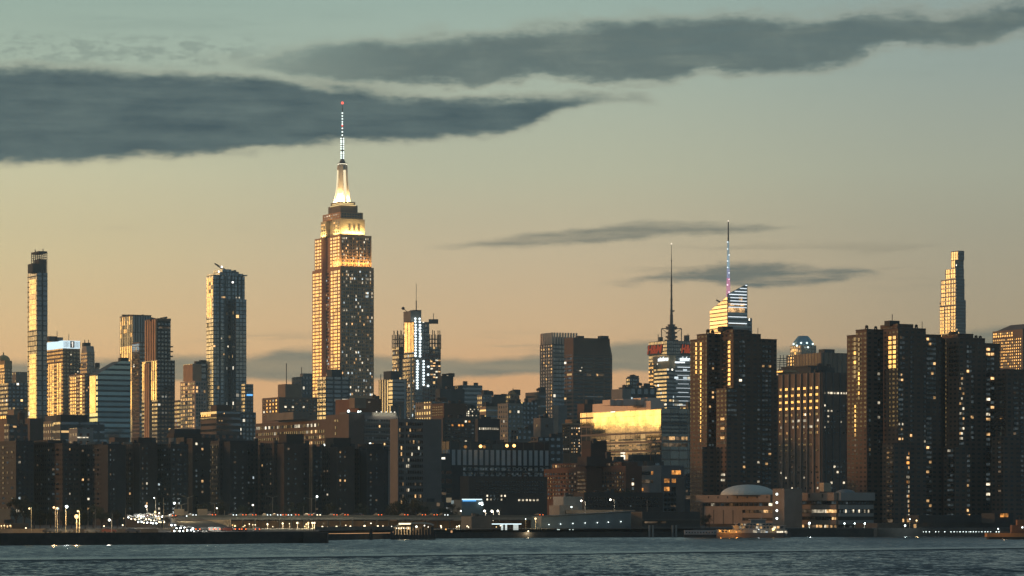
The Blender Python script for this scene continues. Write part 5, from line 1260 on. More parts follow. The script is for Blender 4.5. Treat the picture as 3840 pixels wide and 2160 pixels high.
# ---------------------------------------------------------------- hospitals and halls in the middle
D = 1450
b = Building('long_hospital', 'long brown hospital block turning a corner, its roof edge floodlit', D, 1310, 'hospital')
va = wall((.17, .125, .10, 1), .85, .12, .2); vb = wall((.34, .30, .27, 1), .85, .1, .2)
q = b.box(958, 1224, 1240, 1573, mat=va, D=D + 30); qc = b.box(1222, 1308, 1312, 1552, None, va, 'corner_block')
q2 = b.box(1300, 1309, 1492, 1558, None, vb, 'east_wing', D=D + 3); q3 = b.box(1482, 1492, 1656, 1570, None, wall((.20, .18, .165, 1), .85, .12, .2), 'tall_wing', D=D - 60)
b.win(q['L'], 962, 1200, 36, 1584, 1600, 1, .5, .7, 'c.35k.3e.3d.2'); b.win(q['L'], 962, 1220, 34, 1606, 1690, 4, .5, .52, 'k.85e.12w.05c.03')
b.win(qc['L'], 1254, 1272, 2, 1570, 1580, 1, .6, .8, 'c'); b.win(qc['L'], 1254, 1266, 1, 1590, 1635, 2, .4, .5, 'k')
b.win(q2['R'], 1314, 1488, 28, 1566, 1700, 6, .55, .55, 'k.9d.1w.03')
for k in range(6):
    f = q2['R']; y = 1580 + k * 22; m = MB(); u0, u1 = b.upos(f, 1312), b.upos(f, 1488); uc = (u0 + u1) / 2
    m.box((f.o[0] + f.d[0] * uc + f.n[0] * .3, f.o[1] + f.d[1] * uc + f.n[1] * .3, PZ(y + 7, f.D) - GROUND), (u1 - u0, .6, .9), f.d); m.build('ledge', wall((.30, .28, .25, 1)), b.root)
b.win(q3['R'], 1522, 1586, 10, 1578, 1894, 14, .55, .5, 'k.72e.1w.06c.06d.06'); b.win(q3['R'], 1496, 1514, 3, 1578, 1894, 14, .5, .55, 'k.8w.1e.1')
b.box(1290, 1300, 1420, 1545, 1558, wall((.25, .24, .22, 1)), 'penthouse', D=D + 14); b.box(1000, 1100, 1110, 1545, 1573, wall((.26, .23, .19, 1)), 'penthouse', D=D + 45)
m = MB(); f = q2['R']; u0, u1 = b.upos(f, 1400), b.upos(f, 1490); m.box((f.o[0] + f.d[0] * (u0 + u1) / 2 - f.n[0] * 1.2, f.o[1] + f.d[1] * (u0 + u1) / 2 - f.n[1] * 1.2, q2['z1'] - .2), (u1 - u0, .4, 1.9), f.d); m.build('floodlit_screen', wall((.4, .38, .33, 1)), b.root)
for px in (1412, 1430, 1448, 1466, 1480):
    u = b.upos(f, px); m = MB(); m.ball((f.o[0] + f.d[0] * u, f.o[1] + f.d[1] * u, q2['z1'] + 1.9), .3, 6, 4); m.build('flood_lamp', emis((1, .95, .8), 1.5), b.root)
strip((f.o[0] + f.d[0] * u0, f.o[1] + f.d[1] * u0, q2['z1'] + 1.2), (f.o[0] + f.d[0] * u1, f.o[1] + f.d[1] * u1, q2['z1'] + 1.2), f.n, 1.6, 110, (1, .9, .68), up=-.55, size=1.0)
for px, y, r_ in ((1307, 1542, .6), (1344, 1544, .5), (1352, 1543, .3)):
    m = MB(); m.ball((PX(px, D) - b.c[0], 0, PZ(y, D) - GROUND), r_, 8, 5); m.build('roof_lamp', emis((.85, 1, .95), 4), b.root)
for px, y, r_ in ((1215, 1669, .5), (1388, 1664, .5)):
    m = MB(); m.ball((PX(px, D - 80) - b.c[0], -80, PZ(y, D - 80) - GROUND), r_, 8, 5); m.build('roof_lamp', emis((.95, 1, .9), 3), b.root)
b.done(100)
simple('apartment_block', 'brown block with lit window columns right of the long hospital', 1750, 1626, 1660, 1782, 1566, wall((.13, .10, .08, 1)),
   wins=[(0, 'L', 1628, 1657, 3, 1573, 1690, 8, .35, .45, 'k.5e.3s.2a.2'), (0, 'R', 1665, 1778, 9, 1572, 1660, 6, .5, .45, 'k.7d.15c.06a.08')])
# hall with vertical fins
D = 1500
b = Building('finned_hall', 'wide hall with grey vertical fins, a dark roof screen and orange roof lamps', D, 1680)
q = b.box(1672, 1680, 2062, 1686, mat=fac((.48, .52, .52, 1), 3.0, 60, .38, 1, ((.5, .55, .58), .10), 0))
r_ = b.box(1676, 1684, 2058, 1655, 1686, fac((.07, .06, .05, 1), 5.8, 60, .88, 1, ((.4, .36, .32), .2), 0), 'roof_screen', D=D + 4)
for y in (1744, 1765, 1785):
    f = q['R']; m = MB(); m.box((f.o[0] + f.d[0] * f.L / 2 + f.n[0] * .2, f.o[1] + f.d[1] * f.L / 2 + f.n[1] * .2, PZ(y + 6, D) - GROUND), (f.L, .5, .8), f.d); m.build('spandrel', wall((.035, .035, .035, 1)), b.root)
b.win(q['R'], 1690, 2050, 40, 1750, 1800, 3, .55, .5, 'd.5k.5')
b.box(1668, 1680, 1695, 1745, None, wall((.05, .05, .05, 1)), 'corner_tower', D=D - 8)
for px, y in ((1802, 1673), (1901, 1671), (1928, 1671)):
    m = MB(); m.ball((PX(px, D) - b.c[0], 3, PZ(y, D) - GROUND), .75, 8, 5); m.build('roof_lamp', emis((1, .50, .14), 5), b.root)
rooftop(b, [('vent', 1842, 4, .6, 1655), ('vent', 1870, 4, .6, 1655)]); b.done(60)
b = Building('stepped_glass_building', 'dark stepped glass block with a bright light bar and floating terraces', 1450, 1640)
q = b.box(1618, 1640, 1690, 1765, mat=fac((.06, .065, .065, 1), 4, 4.4, .7, .5, TG, .1, litc=((1, .8, .5), (.9, .95, .9)), lits=.6)); b.box(1612, 1622, 1690, 1700, 1765, wall((.08, .085, .085, 1)), 'upper_block', D=1462)
on_face(b, (0, 0), b.RD, nR, 1.8, PZ(1722, 1450) - GROUND, 4.0, .9, emis((1, .95, .8), 1.7), 'light_bar')
on_face(b, (0, 0), b.RD, nR, 1.2, PZ(1856, 1450) - GROUND, 6.2, 1.2, WINMAT['e'], 'lit_terrace'); b.done()
# brick hospital, two wings
D = 1330
bw = wall((.17, .09, .06, 1), .85, .12, .3)
b = Building('brick_hospital', 'red-brown brick hospital with a dark block on its roof, below the glass hall', D, 2199, 'hospital')
q = b.box(2040, 2199, 2207, 1756, mat=bw, D=D + 14); q2 = b.box(2195, 2346, 2404, 1748, None, bw, 'east_wing', D=D)
b.box(2070, 2195, 2204, 1736, 1756, bw, 'attic', D=D + 20); q4 = b.box(2208, 2330, 2340, 1733, 1748, bw, 'attic', D=D + 6)
b.box(2168, 2200, 2296, 1712, 1748, wall((.08, .06, .055, 1)), 'upper_block', D=D + 12); b.box(2183, 2215, 2266, 1683, 1712, wall((.09, .055, .045, 1)), 'upper_block', D=D + 18); b.box(2194, 2215, 2252, 1653, 1683, wall((.06, .045, .04, 1)), 'tank_house', D=D + 20)
b.win(q['L'], 2043, 2162, 12, 1768, 1875, 7, .4, .52, 'h.3k.4e.35d.2'); b.win(q['L'], 2073, 2160, 10, 1738, 1754, 1, .45, .6, 'e.5h.4w.1')
b.win(q['L'], 2166, 2197, 1, 1764, 1880, 8, .95, .5, 'e.5h.5'); b.win(q2['L'], 2212, 2342, 14, 1766, 1860, 6, .4, .52, 'h.4k.4e.3d.2'); b.win(q4['L'], 2216, 2328, 12, 1735, 1747, 1, .45, .7, 'e.5h.4')
b.win(q2['R'], 2368, 2378, 1, 1790, 1840, 3, .7, .6, 'd.7c.4'); rooftop(b, [('vent', 2280, 2, 2, 1712), ('vent', 2228, 1.5, 1, 1653)]); b.done()
simple('brick_building', 'dark brick block with two lit window rows behind the blue-lit roof sign', 1290, 1731, 1758, 2052, 1786, wall((.085, .065, .055, 1)),
   wins=[(0, 'R', 1780, 2040, 26, 1800, 1852, 4, .4, .4, 'k'), (0, 'R', 1940, 2022, 6, 1871, 1879, 1, .45, .8, 'c'), (0, 'R', 1780, 1900, 9, 1852, 1880, 2, .3, .45, 'k.4d.4c.25')])
simple('low_brick_building', 'low dark brick range behind the grey river shed', 1235, 2176, 2190, 2486, 1846, wall((.06, .05, .045, 1)), wins=[(0, 'R', 2200, 2470, 24, 1860, 1905, 3, .35, .4, 'k.9d.08')])
b, q = simple('stack_building', 'pale cubic plant house standing left of the brick range above the shed', 1180, 2090, 2113, 2152, 1862, wall((.26, .25, .22, 1)), extra=[(2090, 2098, 2168, 1895, None, wall((.24, .21, .17, 1)), 'lower_house', -6)])
m = MB(); m.box((PX(2250, 1180) - b.c[0], -4, PZ(1926, 1180) - GROUND), (26, 3, 1.4), (1, 0)); m.build('parapet', wall((.28, .2, .13, 1)), b.root)

# ---------------------------------------------------------------- brick housing blocks along the left
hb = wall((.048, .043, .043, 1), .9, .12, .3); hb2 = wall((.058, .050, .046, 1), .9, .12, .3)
HS = 'k.57d.27e.12w.024c.020b.010'
houses = [
 ('brick housing block at the left edge with scattered lit windows', 1330, -60, 60, 106, 1652, [(0, 'L', -30, 56, 5), (0, 'R', 64, 100, 2)], []),
 ('brick housing block with three lit windows above the street lamps', 1320, 106, 235, 290, 1662, [(0, 'L', 112, 228, 6), (0, 'R', 240, 286, 3)], [(60, 180, 200, 1650, 1662)]),
 ('brick housing block with a slanted roof hut and a bright arched window', 1310, 288, 385, 455, 1664, [(0, 'L', 300, 380, 4), (0, 'R', 390, 450, 3)], []),
 ('brick housing block over the crowd of headlights', 1320, 455, 500, 585, 1658, [(0, 'L', 460, 498, 2), (0, 'R', 505, 580, 5)], [(508, 518, 566, 1640, 1658)]),
 ('brick housing block with paired lit columns right above the motorway ramp', 1310, 585, 640, 690, 1664, [(0, 'L', 590, 636, 4), (0, 'R', 645, 686, 3)], []),
 ('dark recessed housing block with grey roof and a square of lit windows', 1360, 660, 690, 805, 1640, [(0, 'R', 700, 800, 5)], [(640, 652, 755, 1625, 1640)]),
 ('brick housing block left of the notch before the blocks with rooftop huts', 1310, 790, 822, 968, 1652, [(0, 'L', 792, 820, 2), (0, 'R', 828, 962, 6)], []),
 ('brick housing block with a tall dark rooftop hut and lit stair column', 1300, 990, 1028, 1160, 1660, [(0, 'L', 994, 1024, 2), (0, 'R', 1036, 1152, 6)], [(1068, 1074, 1108, 1627, 1660)]),
 ('shadowed back block between the two housing blocks with rooftop huts', 1345, 1155, 1172, 1215, 1674, [(0, 'R', 1178, 1212, 2)], []),
 ('brick housing block with a wide rooftop hut, right of the lit stair column block', 1300, 1206, 1238, 1330, 1672, [(0, 'L', 1210, 1234, 2), (0, 'R', 1242, 1326, 5)], [(1244, 1250, 1286, 1641, 1672)]),
 ('rightmost brick housing block in front of the long hospital', 1305, 1334, 1345, 1456, 1683, [(0, 'R', 1350, 1450, 6)], [(1368, 1372, 1402, 1664, 1683)]),
 ('low brick wing filling the gap left of the block with the lit stair column', 1335, 950, 975, 1030, 1668, [(0, 'R', 978, 1000, 2)], []),
]
for hi_, (lb, D_, pl, pc, pr, yt, ws, ex) in enumerate(houses):
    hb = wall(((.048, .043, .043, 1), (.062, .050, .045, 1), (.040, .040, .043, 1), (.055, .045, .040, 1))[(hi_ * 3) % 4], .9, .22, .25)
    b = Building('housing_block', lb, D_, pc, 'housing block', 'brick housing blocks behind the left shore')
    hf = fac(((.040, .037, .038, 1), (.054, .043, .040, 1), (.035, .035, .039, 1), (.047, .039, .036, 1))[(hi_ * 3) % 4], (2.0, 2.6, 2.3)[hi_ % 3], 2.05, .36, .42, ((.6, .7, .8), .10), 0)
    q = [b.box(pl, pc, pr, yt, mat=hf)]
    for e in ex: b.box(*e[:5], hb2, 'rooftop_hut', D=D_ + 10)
    w0 = pc + (pr - pc) * .28; w1 = pc + (pr - pc) * .72                      # projecting central bay
    if pr - pc > 60: q.append(b.box(w0 - 6, w0, w1, yt + 3, None, hb, 'bay', D=D_ - 6))
    for i, s_, x0, x1, n in ws:
        pat = [((k + .5) / n + b.rng.uniform(-.04, .04), b.rng.choice((.035, .05, .08)) * 5 / n) for k in range(n)]
        if len(q) > 1 and s_ == 'R':
            b.win(q[1]['R'], w0 + 3, w1 - 3, 2, yt + 14, 1935, 14, .26, .42, HS, skip=.3)
            pat = [p_ for p_ in pat if p_[0] < .27 or p_[0] > .74]
        b.win(q[0][s_], x0, x1, 1, yt + 14, 1935, 14, 1, .42, HS, pat=pat, skip=.3)
    for px in (pc + 6, pr - 8): rooftop(b, [('vent', px, 1.6, .9, yt)])
    if 'slanted' in lb:
        for x in (330, 420, 470): m = MB(); m.box((PX(x, D_) - b.c[0], 8, PZ(yt + 1, D_) - GROUND), (3.5, 2.4, 1.0), (.95, .3)); m.build('roof_vent', wall((.2, .19, .17, 1)), b.root)
    b.done(60)
HAZE = 0.00008
# ================================================================== shore: shed, pavilion, motorway, cars, lamps, boats, trees
D = 1125
b = Building('river_shed', 'long grey metal river shed with a row of small white wall lamps', D, 2030, 'shed')
P, LR, LL = b.foot(2012, 2030, 2380, D)
zz = lambda y, d=D: PZ(y, d) - GROUND
corr = wall((.22, .27, .28, 1), .7, .12, .25)
m = MB(); hl, hr = zz(1937), zz(1937) + 1.9
m.prism(P, -.6, [hl, hr, hr, hl]); m.build('wall', corr, b.root)
m = MB(); q_ = [(x + .01, y) for x, y in P]; m.box((P[0][0] + b.RD[0] * LR / 2, P[0][1] + b.RD[1] * LR / 2, -2.4), (LR + 1, 1.5, 1.8), b.RD); m.build('pier_deck', dwall, b.root)
m = MB(); f_ = (b.RD[1], -b.RD[0])
m.bar((P[0][0] + f_[0] * .2, P[0][1] + f_[1] * .2, hl), (P[1][0] + f_[0] * .2, P[1][1] + f_[1] * .2, hr), .22); m.build('eave', wall((.22, .22, .2, 1)), b.root)
for k, (px, py) in enumerate(((2057, 1967), (2101, 1965), (2147, 1963), (2193, 1961), (2239, 1960), (2280, 1958), (2327, 1956), (2375, 1954))):
    u = b.upos(Face((0, 0), b.RD, LR, f_, D), px); d_ = D + b.RD[1] * u
    m = MB(); m.ball((b.RD[0] * u + f_[0] * .3, b.RD[1] * u + f_[1] * .3, PZ(py, d_) - GROUND), .17, 8, 5); m.build('wall_lamp', emis((.9, 1, .95), 3.2), b.root)
for px, py, w_, h_ in ((2091, 1992, .22, .7), (2096, 1992, .22, .7), (2136, 1989, .3, .35), (2148, 1989, .3, .35)):
    u = b.upos(Face((0, 0), b.RD, LR, f_, D), px); d_ = D + b.RD[1] * u
    on_face(b, (0, 0), b.RD, f_, u, PZ(py, d_) - GROUND, w_, h_, emis((.85, 1, .95), 1.6), 'lit_window', .15, .2)
b.done()
b = Building('pier_garage', 'dark two-deck pier garage with an amber lit slot, right of the grey shed', 1130, 2384, 'garage')
q = b.box(2380, 2408, 2625, 1919, None, wall((.07, .065, .06, 1)))
for px, w_ in ((2440, 5.4), (2484, 2.0)): on_face(b, q['P'][0], b.RD, nR, (px - 2408) / F * 1130 / .84, PZ(1962, 1130) - GROUND, w_, .65, WINMAT['e'], 'lit_slot')
for y in (1975, 1945): m = MB(); m.box((q['P'][0][0] + b.RD[0] * q['R'].L / 2 + nR[0] * .3, q['P'][0][1] + b.RD[1] * q['R'].L / 2 + nR[1] * .3, PZ(y + 8, 1130) - GROUND), (q['R'].L, .5, .7), b.RD); m.build('deck_edge', wall((.10, .09, .08, 1)), b.root)
for px in (2435, 2448, 2522, 2535): m = MB(); m.cyl((PX(px, 1105) - b.c[0], -26, -3), .35, 4.2, 8); m.build('mooring_pile', wall((.22, .24, .24, 1)), b.root)
b.done()

# elevated motorway
zd = 7.0
x0, x1 = PX(700, 1130), PX(2075, 1130)
m = MB(); m.box(((x0 + x1) / 2, 1142, zd - .9), (x1 - x0, 20, .9)); o = m.build('elevated_road', wall((.10, .095, .09, 1))); tag(o, kind='structure')
root = empty('viaduct_structure', (x0, 1132, 3), 'long low steel viaduct carrying the motorway behind the shore', 'viaduct')
m = MB(); m.box(((x1 - x0) / 2, -.6, zd - 3 - .95), (x1 - x0, .5, .85)); m.build('edge_beam', wall((.17, .18, .18, 1)), root)
m = MB(); m.box(((x1 - x0) / 2, -.6, zd - 3 - .05), (x1 - x0, .3, .75)); m.build('parapet', wall((.09, .10, .10, 1)), root)
for k in range(30):
    m = MB(); x = (x1 - x0) * (k + .5) / 30; m.cyl((x, 3, -.1), .3, zd - 3 - .8, 8); m.build('column', wall((.10, .10, .10, 1)), root)
# ramp that brings the traffic down towards the water
m = MB(); ra = [(PX(470, 1185), 1185, 7.6), (PX(640, 1150), 1150, 7.0), (PX(690, 1010), 1010, 4.2), (PX(820, 938), 938, 3.02)]
rb = [(PX(600, 1185), 1187, 7.6), (PX(740, 1152), 1152, 7.0), (PX(860, 1015), 1015, 4.2), (PX(1000, 950), 950, 3.02)]
for i in range(3): m.quad([ra[i], rb[i], rb[i + 1], ra[i + 1]]); m.quad([(*ra[i][:2], 2.9), (*ra[i + 1][:2], 2.9), ra[i + 1], ra[i]])
o = m.build('ramp_road', asph); tag(o, kind='structure')
for lb, a, c_, h, mt in (('long brown wall added under the elevated motorway to catch the lamp light', (870, 1150), (2010, 1150), 2.6, (.22, .15, .10, 1)), ('long tan flood wall above the left bulkhead', (-60, 905), (590, 925), 1.25, (.26, .20, .15, 1)), ('low grey-brown wall beside the motorway ramp', (655, 1100), (862, 1090), 3.2, (.20, .17, .14, 1)),  # the brown wall under the motorway is added to catch the lamps' light
                         ('low stone parapet between the pier head and the ferry pavilion', (1180, 1012), (1470, 1050), 1.2, (.16, .14, .12, 1))):
    m = MB(); p0, p1 = (PX(a[0], a[1]), a[1]), (PX(c_[0], c_[1]), c_[1]); L = math.hypot(p1[0] - p0[0], p1[1] - p0[1])
    m.box(((p0[0] + p1[0]) / 2, (p0[1] + p1[1]) / 2 + 2, 2.0), (L, .5, h + 1), ((p1[0] - p0[0]) / L, (p1[1] - p0[1]) / L)); o = m.build('low_wall', wall(mt, .9, .3, .2)); tag(o, lb, 'wall')

# ferry pavilion on piles
D = 1030
t = empty('ferry_pavilion', (PX(1550, D), D, .0), 'open ferry pavilion on dark piles with a lit curved roof', 'pavilion')
X = lambda px: PX(px, D) - PX(1550, D)
Z = lambda py: PZ(py, D)
m = MB(); m.box((X(1550), 4, .2), (X(1632) - X(1466), 10, 1.3)); m.build('deck', dwall, t)
for k in range(16):
    m = MB(); m.cyl((X(1468 + k * 10.8), -.8, -2.5), .32, 5.6 + (k % 3) * .5, 8); m.build('pile', wall((.045, .045, .045, 1)), t)
m = MB(); pts = [(1476, 1974), (1500, 1964), (1540, 1960), (1585, 1959), (1612, 1962), (1626, 1968)]
for (xa, ya), (xb, yb) in zip(pts, pts[1:]):
    m.quad([(X(xa), -1, Z(ya)), (X(xb), -1, Z(yb)), (X(xb), 9, Z(yb)), (X(xa), 9, Z(ya))]); m.quad([(X(xa), -1, Z(ya) - .4), (X(xb), -1, Z(yb) - .4), (X(xb), -1, Z(yb)), (X(xa), -1, Z(ya))]); m.quad([(X(xa), 9, Z(ya) - .4), (X(xb), 9, Z(yb) - .4), (X(xb), -1, Z(yb) - .4), (X(xa), -1, Z(ya) - .4)])
m.build('roof', wall((.42, .42, .38, 1)), t)
m = MB(); m.box((X(1518), -1.3, Z(1967)), (3.9, .3, .5)); m.build('roof_light', emis((1, .88, .6), 1.9), t)
m = MB(); m.box((X(1508), 6, 1.5), (6.0, .3, 2.6)); m.build('back_screen', wall((.5, .42, .32, 1)), t)
m = MB(); m.box((X(1580), 6, 1.5), (7.0, .3, 2.3)); m.build('back_screen', wall((.22, .17, .13, 1)), t)
for px in (1472, 1542, 1546, 1624): m = MB(); m.box((X(px), -.6, 1.4), (.35, .35, 3.4)); m.build('post', wall((.05, .05, .05, 1)), t)
for px in (1488, 1496, 1505, 1514, 1523, 1532): m = MB(); m.ball((X(px), -1, Z(1980.5)), .17, 6, 4); m.build('hanging_lamp', emis((1, .93, .75), 3), t)
for px, py, r_ in ((1562, 1975, .34), (1592, 1971, .2), (1606, 1976, .15), (1469, 1974, .13)): m = MB(); m.ball((X(px), -1, Z(py)), r_, 6, 4); m.build('hanging_lamp', emis((1, .93, .75), 3.5), t)
L = bpy.data.lights.new('pavilion_light', 'POINT'); L.energy = 700; L.color = (1, .75, .42); L.shadow_soft_size = .5; o = bpy.data.objects.new('pavilion_light', L); o.location = (X(1520), 2, 4.0); link(o, t)
# marker post
t = empty('channel_marker', (PX(1391, 1020), 1020, 0), 'stout dark channel marker standing in the water left of the pavilion', 'marker')
m = MB(); m.cyl((0, 0, -2), .8, 4, 10, .65); m.cyl((0, 0, 2), .55, 1.5, 10, .3); m.build('drum', dwall, t); m = MB(); m.bar((0, 0, 3.4), (0, 0, 5.2), .1); m.build('mast', steel, t); m = MB(); m.ball((0, 0, 5.3), .2, 6, 4); m.build('lamp', emis((1, .9, .7), 3), t)
# kiosk with canopy
t = empty('canopy_kiosk', (PX(1900, 1095), 1095, 3), 'small forecourt kiosk under a bright white-edged canopy left of the grey shed', 'kiosk')
m = MB(); m.box((0, 0, 1.55), (10.5, 4, .35)); m.build('canopy', wall((.3, .32, .32, 1)), t); m = MB(); m.box((0, -2.15, 1.55), (10.3, .12, .3)); m.build('canopy_light', emis((.75, .95, 1), 1.6), t)
for dx, w_ in ((-1.6, .7), (-.2, .7), (3.2, 1.8)): m = MB(); m.box((dx, .5, -.4), (w_, .3, 1.9)); m.build('lit_panel', emis((.85, .95, .9), .9 if dx < 3 else .7), t)
for dx in (-4.6, 4.6): m = MB(); m.bar((dx, 0, -.6), (dx, 0, 1.6), .12); m.build('post', steel, t)
# roof sign building
D = 1240
t = Building('sign_building', 'teal low building with a glowing blue and white roof edge', D, 1731)
q = t.box(1727, 1731, 1812, 1874, None, wall((.10, .14, .15, 1)))
m = MB(); m.box((PX(1760, D) - t.c[0] , -.6 + 1.5, PZ(1880, D) - GROUND), (5.8, .4, .6), t.RD); m.build('blue_light', emis((.10, .45, 1), 1.2), t.root)
m = MB(); m.box((PX(1770, D) - t.c[0], 1.0, PZ(1875, D) - GROUND), (8.8, .4, .45), t.RD); m.build('white_light', emis((.75, .95, 1), 1.3), t.root)
for px, y in ((1799, 1888), (1808, 1892), (1807, 1886)): m = MB(); m.ball((PX(px, D) - t.c[0], 2.6, PZ(y, D) - GROUND), .5, 6, 4); m.build('flood_lamp', emis((.85, 1, 1), 2.5), t.root)
m = MB(); m.box((PX(1697, D) - t.c[0], 0, PZ(1890, D) - GROUND), (1.0, .5, 1.4)); m.build('side_sign', emis((.4, .5, .5), .5), t.root)
simple('low_building', 'low white-roofed shed end by the motorway left of the kiosk', 1105, 1730, 1768, 1822, 1937, wall((.10, .10, .10, 1)))
simple('low_building', 'small teal shed with a pale lit square, left shore', 1150, -20, 40, 92, 1908, wall((.08, .10, .105, 1)), wins=[(0, 'R', 60, 74, 1, 1910, 1923, 1, .9, .9, 'c')])
simple('low_building', 'low building with amber lit doors near the bulkhead at far left', 1020, -20, 20, 48, 1962, wall((.14, .10, .07, 1)), wins=[(0, 'R', 24, 44, 3, 1968, 1980, 1, .5, .6, 'w')])
simple('brick_building', 'beige low-rise under the long hospital, beside the trees', 1290, 1560, 1600, 1655, 1882, wall((.17, .14, .11, 1)), wins=[(0, 'R', 1636, 1650, 1, 1883, 1900, 1, .8, .8, 'e')], extra=[(1600, 1610, 1690, 1910, None, wall((.12, .13, .13, 1)), 'canopy_roof', -8)])

# ---------------------------------------------------------------- cars
paint = [wall(c, .35, .05) for c in ((.03, .03, .035, 1), (.30, .30, .30, 1), (.12, .03, .02, 1), (.06, .07, .10, 1))]
tyre = wall((.02, .02, .02, 1)); cglass = WINMAT['k']
def car_parts(pm):
    prof = [(-2.1, .35), (2.1, .35), (2.15, .75), (1.95, .88), (1.05, .98), (.45, 1.42), (-1.05, 1.45), (-1.75, 1.02), (-2.12, .95)]
    m = MB(); W2 = .85
    for s in (-1, 1):
        pts = [(x, s * W2 * (.82 if z > 1.2 else 1), z) for x, z in prof]; m.quad(pts if s < 0 else pts[::-1])
    for i in range(len(prof)):
        (xa, za), (xb, zb) = prof[i], prof[(i + 1) % len(prof)]; fa = .82 if za > 1.2 else 1; fb = .82 if zb > 1.2 else 1
        m.quad([(xa, W2 * fa, za), (xb, W2 * fb, zb), (xb, -W2 * fb, zb), (xa, -W2 * fa, za)])
    body = m.mesh('body', pm)
    m = MB(); m.box((-.3, 0, 1.03), (1.7, 1.62, .33)); m.box((.72, 0, 1.03), (.3, 1.4, .25)); win = m.mesh('side_glass', cglass)
    m = MB(); n = 12
    for s in (-.1, .1): m.quad([(.33 * math.cos(2 * math.pi * i / n), s, .33 * math.sin(2 * math.pi * i / n)) for i in (range(n) if s < 0 else reversed(range(n)))])
    for i in range(n): a, c_ = 2 * math.pi * i / n, 2 * math.pi * (i + 1) / n; m.quad([(.33 * math.cos(a), -.1, .33 * math.sin(a)), (.33 * math.cos(c_), -.1, .33 * math.sin(c_)), (.33 * math.cos(c_), .1, .33 * math.sin(c_)), (.33 * math.cos(a), .1, .33 * math.sin(a))])
    wh = m.mesh('wheel', tyre)
    return body, win, wh
CARS = [car_parts(p_) for p_ in paint]
def lampmesh(name, r, mat):
    m = MB(); m.ball((0, 0, 0), r, 8, 5); return m.mesh(name, mat)
HL = [lampmesh('headlight', .24, emis((.90, 1.0, .97), 9)), lampmesh('headlight', .26, emis((1.0, .84, .54), 4.5)), lampmesh('headlight', .2, emis((.9, 1, 1), 5))]
TLm = lampmesh('taillight', .17, emis((1, .16, .03), 3.0)); TLd = lampmesh('taillight', .10, emis((.5, .05, .02), .5)); HLd = lampmesh('headlight', .12, wall((.5, .5, .5, 1)))
def ordn(n):
    w = ['first', 'second', 'third', 'fourth', 'fifth', 'sixth', 'seventh', 'eighth', 'ninth', 'tenth', 'eleventh', 'twelfth', 'thirteenth', 'fourteenth', 'fifteenth', 'sixteenth', 'seventeenth', 'eighteenth', 'nineteenth', 'twentieth']
    if n <= 20: return w[n - 1]
    return 'twenty-' + w[n - 21] if n < 30 else 'thirty-' + w[n - 31] if n > 30 else 'thirtieth'
def car(label, group, px, py, D, head, kind='head', big=0, z=None):
    """kind head: headlights on; tail: tail lamps on; off: dark"""
    z = z if z is not None else PZ(py, D) - .68
    t = empty('car', (PX(px, D), D, z), label, 'car', group, head)
    k = CARS[(int(px) * 7) % 4]
    for nm, me in (('body', k[0]), ('side_glass', k[1])): link(bpy.data.objects.new(nm, me), t)
    for sx in (-1.3, 1.3):
        for sy in (-.78, .78):
            o = bpy.data.objects.new('wheel', k[2]); o.location = (sx, sy, .33); link(o, t)
    for sy in (-.6, .6):
        o = bpy.data.objects.new('headlight', HL[big] if kind == 'head' else HLd); o.location = (2.15, sy, .68); link(o, t)
        o = bpy.data.objects.new('taillight', TLm if kind == 'tail' else TLd); o.location = (-2.12, sy, .82); link(o, t)
    return t
face = R(-90)                                     # nose towards the viewer
def rampz(D): 
    for (a, za), (c_, zc) in (((938, 3.02), (1010, 4.2)), ((1010, 4.2), (1150, 7.0)), ((1150, 7.0), (1185, 7.6))):
        if a <= D <= c_: return za + (zc - za) * (D - a) / (c_ - a) + .03
    return 3.03 if D < 938 else 7.6
def dfor(py):
    """distance on the ramp at which a headlight shows at row py"""
    best = min(range(925, 1186), key=lambda d: abs(PZ(py, d) - (rampz(d) + .68))); return best
up_ = [(487, 1940), (498, 1946), (511, 1934), (513, 1948), (528, 1933), (524, 1957), (541, 1947), (546, 1935), (557, 1930), (562, 1938), (571, 1951), (558, 1960), (580, 1946), (584, 1952), (590, 1937), (579, 1962), (545, 1960), (608, 1958), (600, 1938), (568, 1941), (505, 1940), (520, 1943), (534, 1953), (550, 1942), (564, 1947), (575, 1932), (592, 1945), (535, 1938), (590, 1957)]
up_.sort(key=lambda p: p[0])
for i, (px, py) in enumerate(up_):
    d_ = 1178 - (py - 1930) * 3.4
    car('car with glaring headlights, %s from the left in the ramp-top traffic jam' % ordn(i + 1), 'cars in the jam at the top of the ramp', px, py, d_, face + .15, 'head', 1 if i % 3 else 0)
dn = [(645, 1969), (656, 1991), (664, 1981), (676, 1991), (688, 1990), (704, 1988), (711, 1982), (731, 1992), (748, 2000), (767, 1999), (804, 1999), (680, 1979)]
dn.sort(key=lambda p: p[0])
for i, (px, py) in enumerate(dn):
    car('car with white headlights, %s from the left in the queue behind the bulkhead' % ordn(i + 1), 'cars queuing at the foot of the ramp', px, py, dfor(py) if py < 1990 else 950 + (i % 3) * 6, face + .3, 'head', 0)
tl = [(645, 1947, 'tail'), (794, 1938, 'tail'), (721, 1936, 'head'), (872, 1936, 'head'), (908, 1935, 'tail'), (945, 1934, 'tail'), (1000, 1933, 'head'), (1038, 1933, 'head'), (1058, 1933, 'tail'), (1078, 1933, 'head'), (1106, 1933, 'tail'), (1155, 1932, 'tail'), (1186, 1931, 'head'),
      (1249, 1932, 'tail'), (1290, 1932, 'tail'), (1340, 1934, 'off'), (1416, 1936, 'tail'), (1514, 1938, 'tail'), (1580, 1940, 'tail'), (1624, 1941, 'tail'), (1664, 1942, 'head'), (2020, 1948, 'tail')]
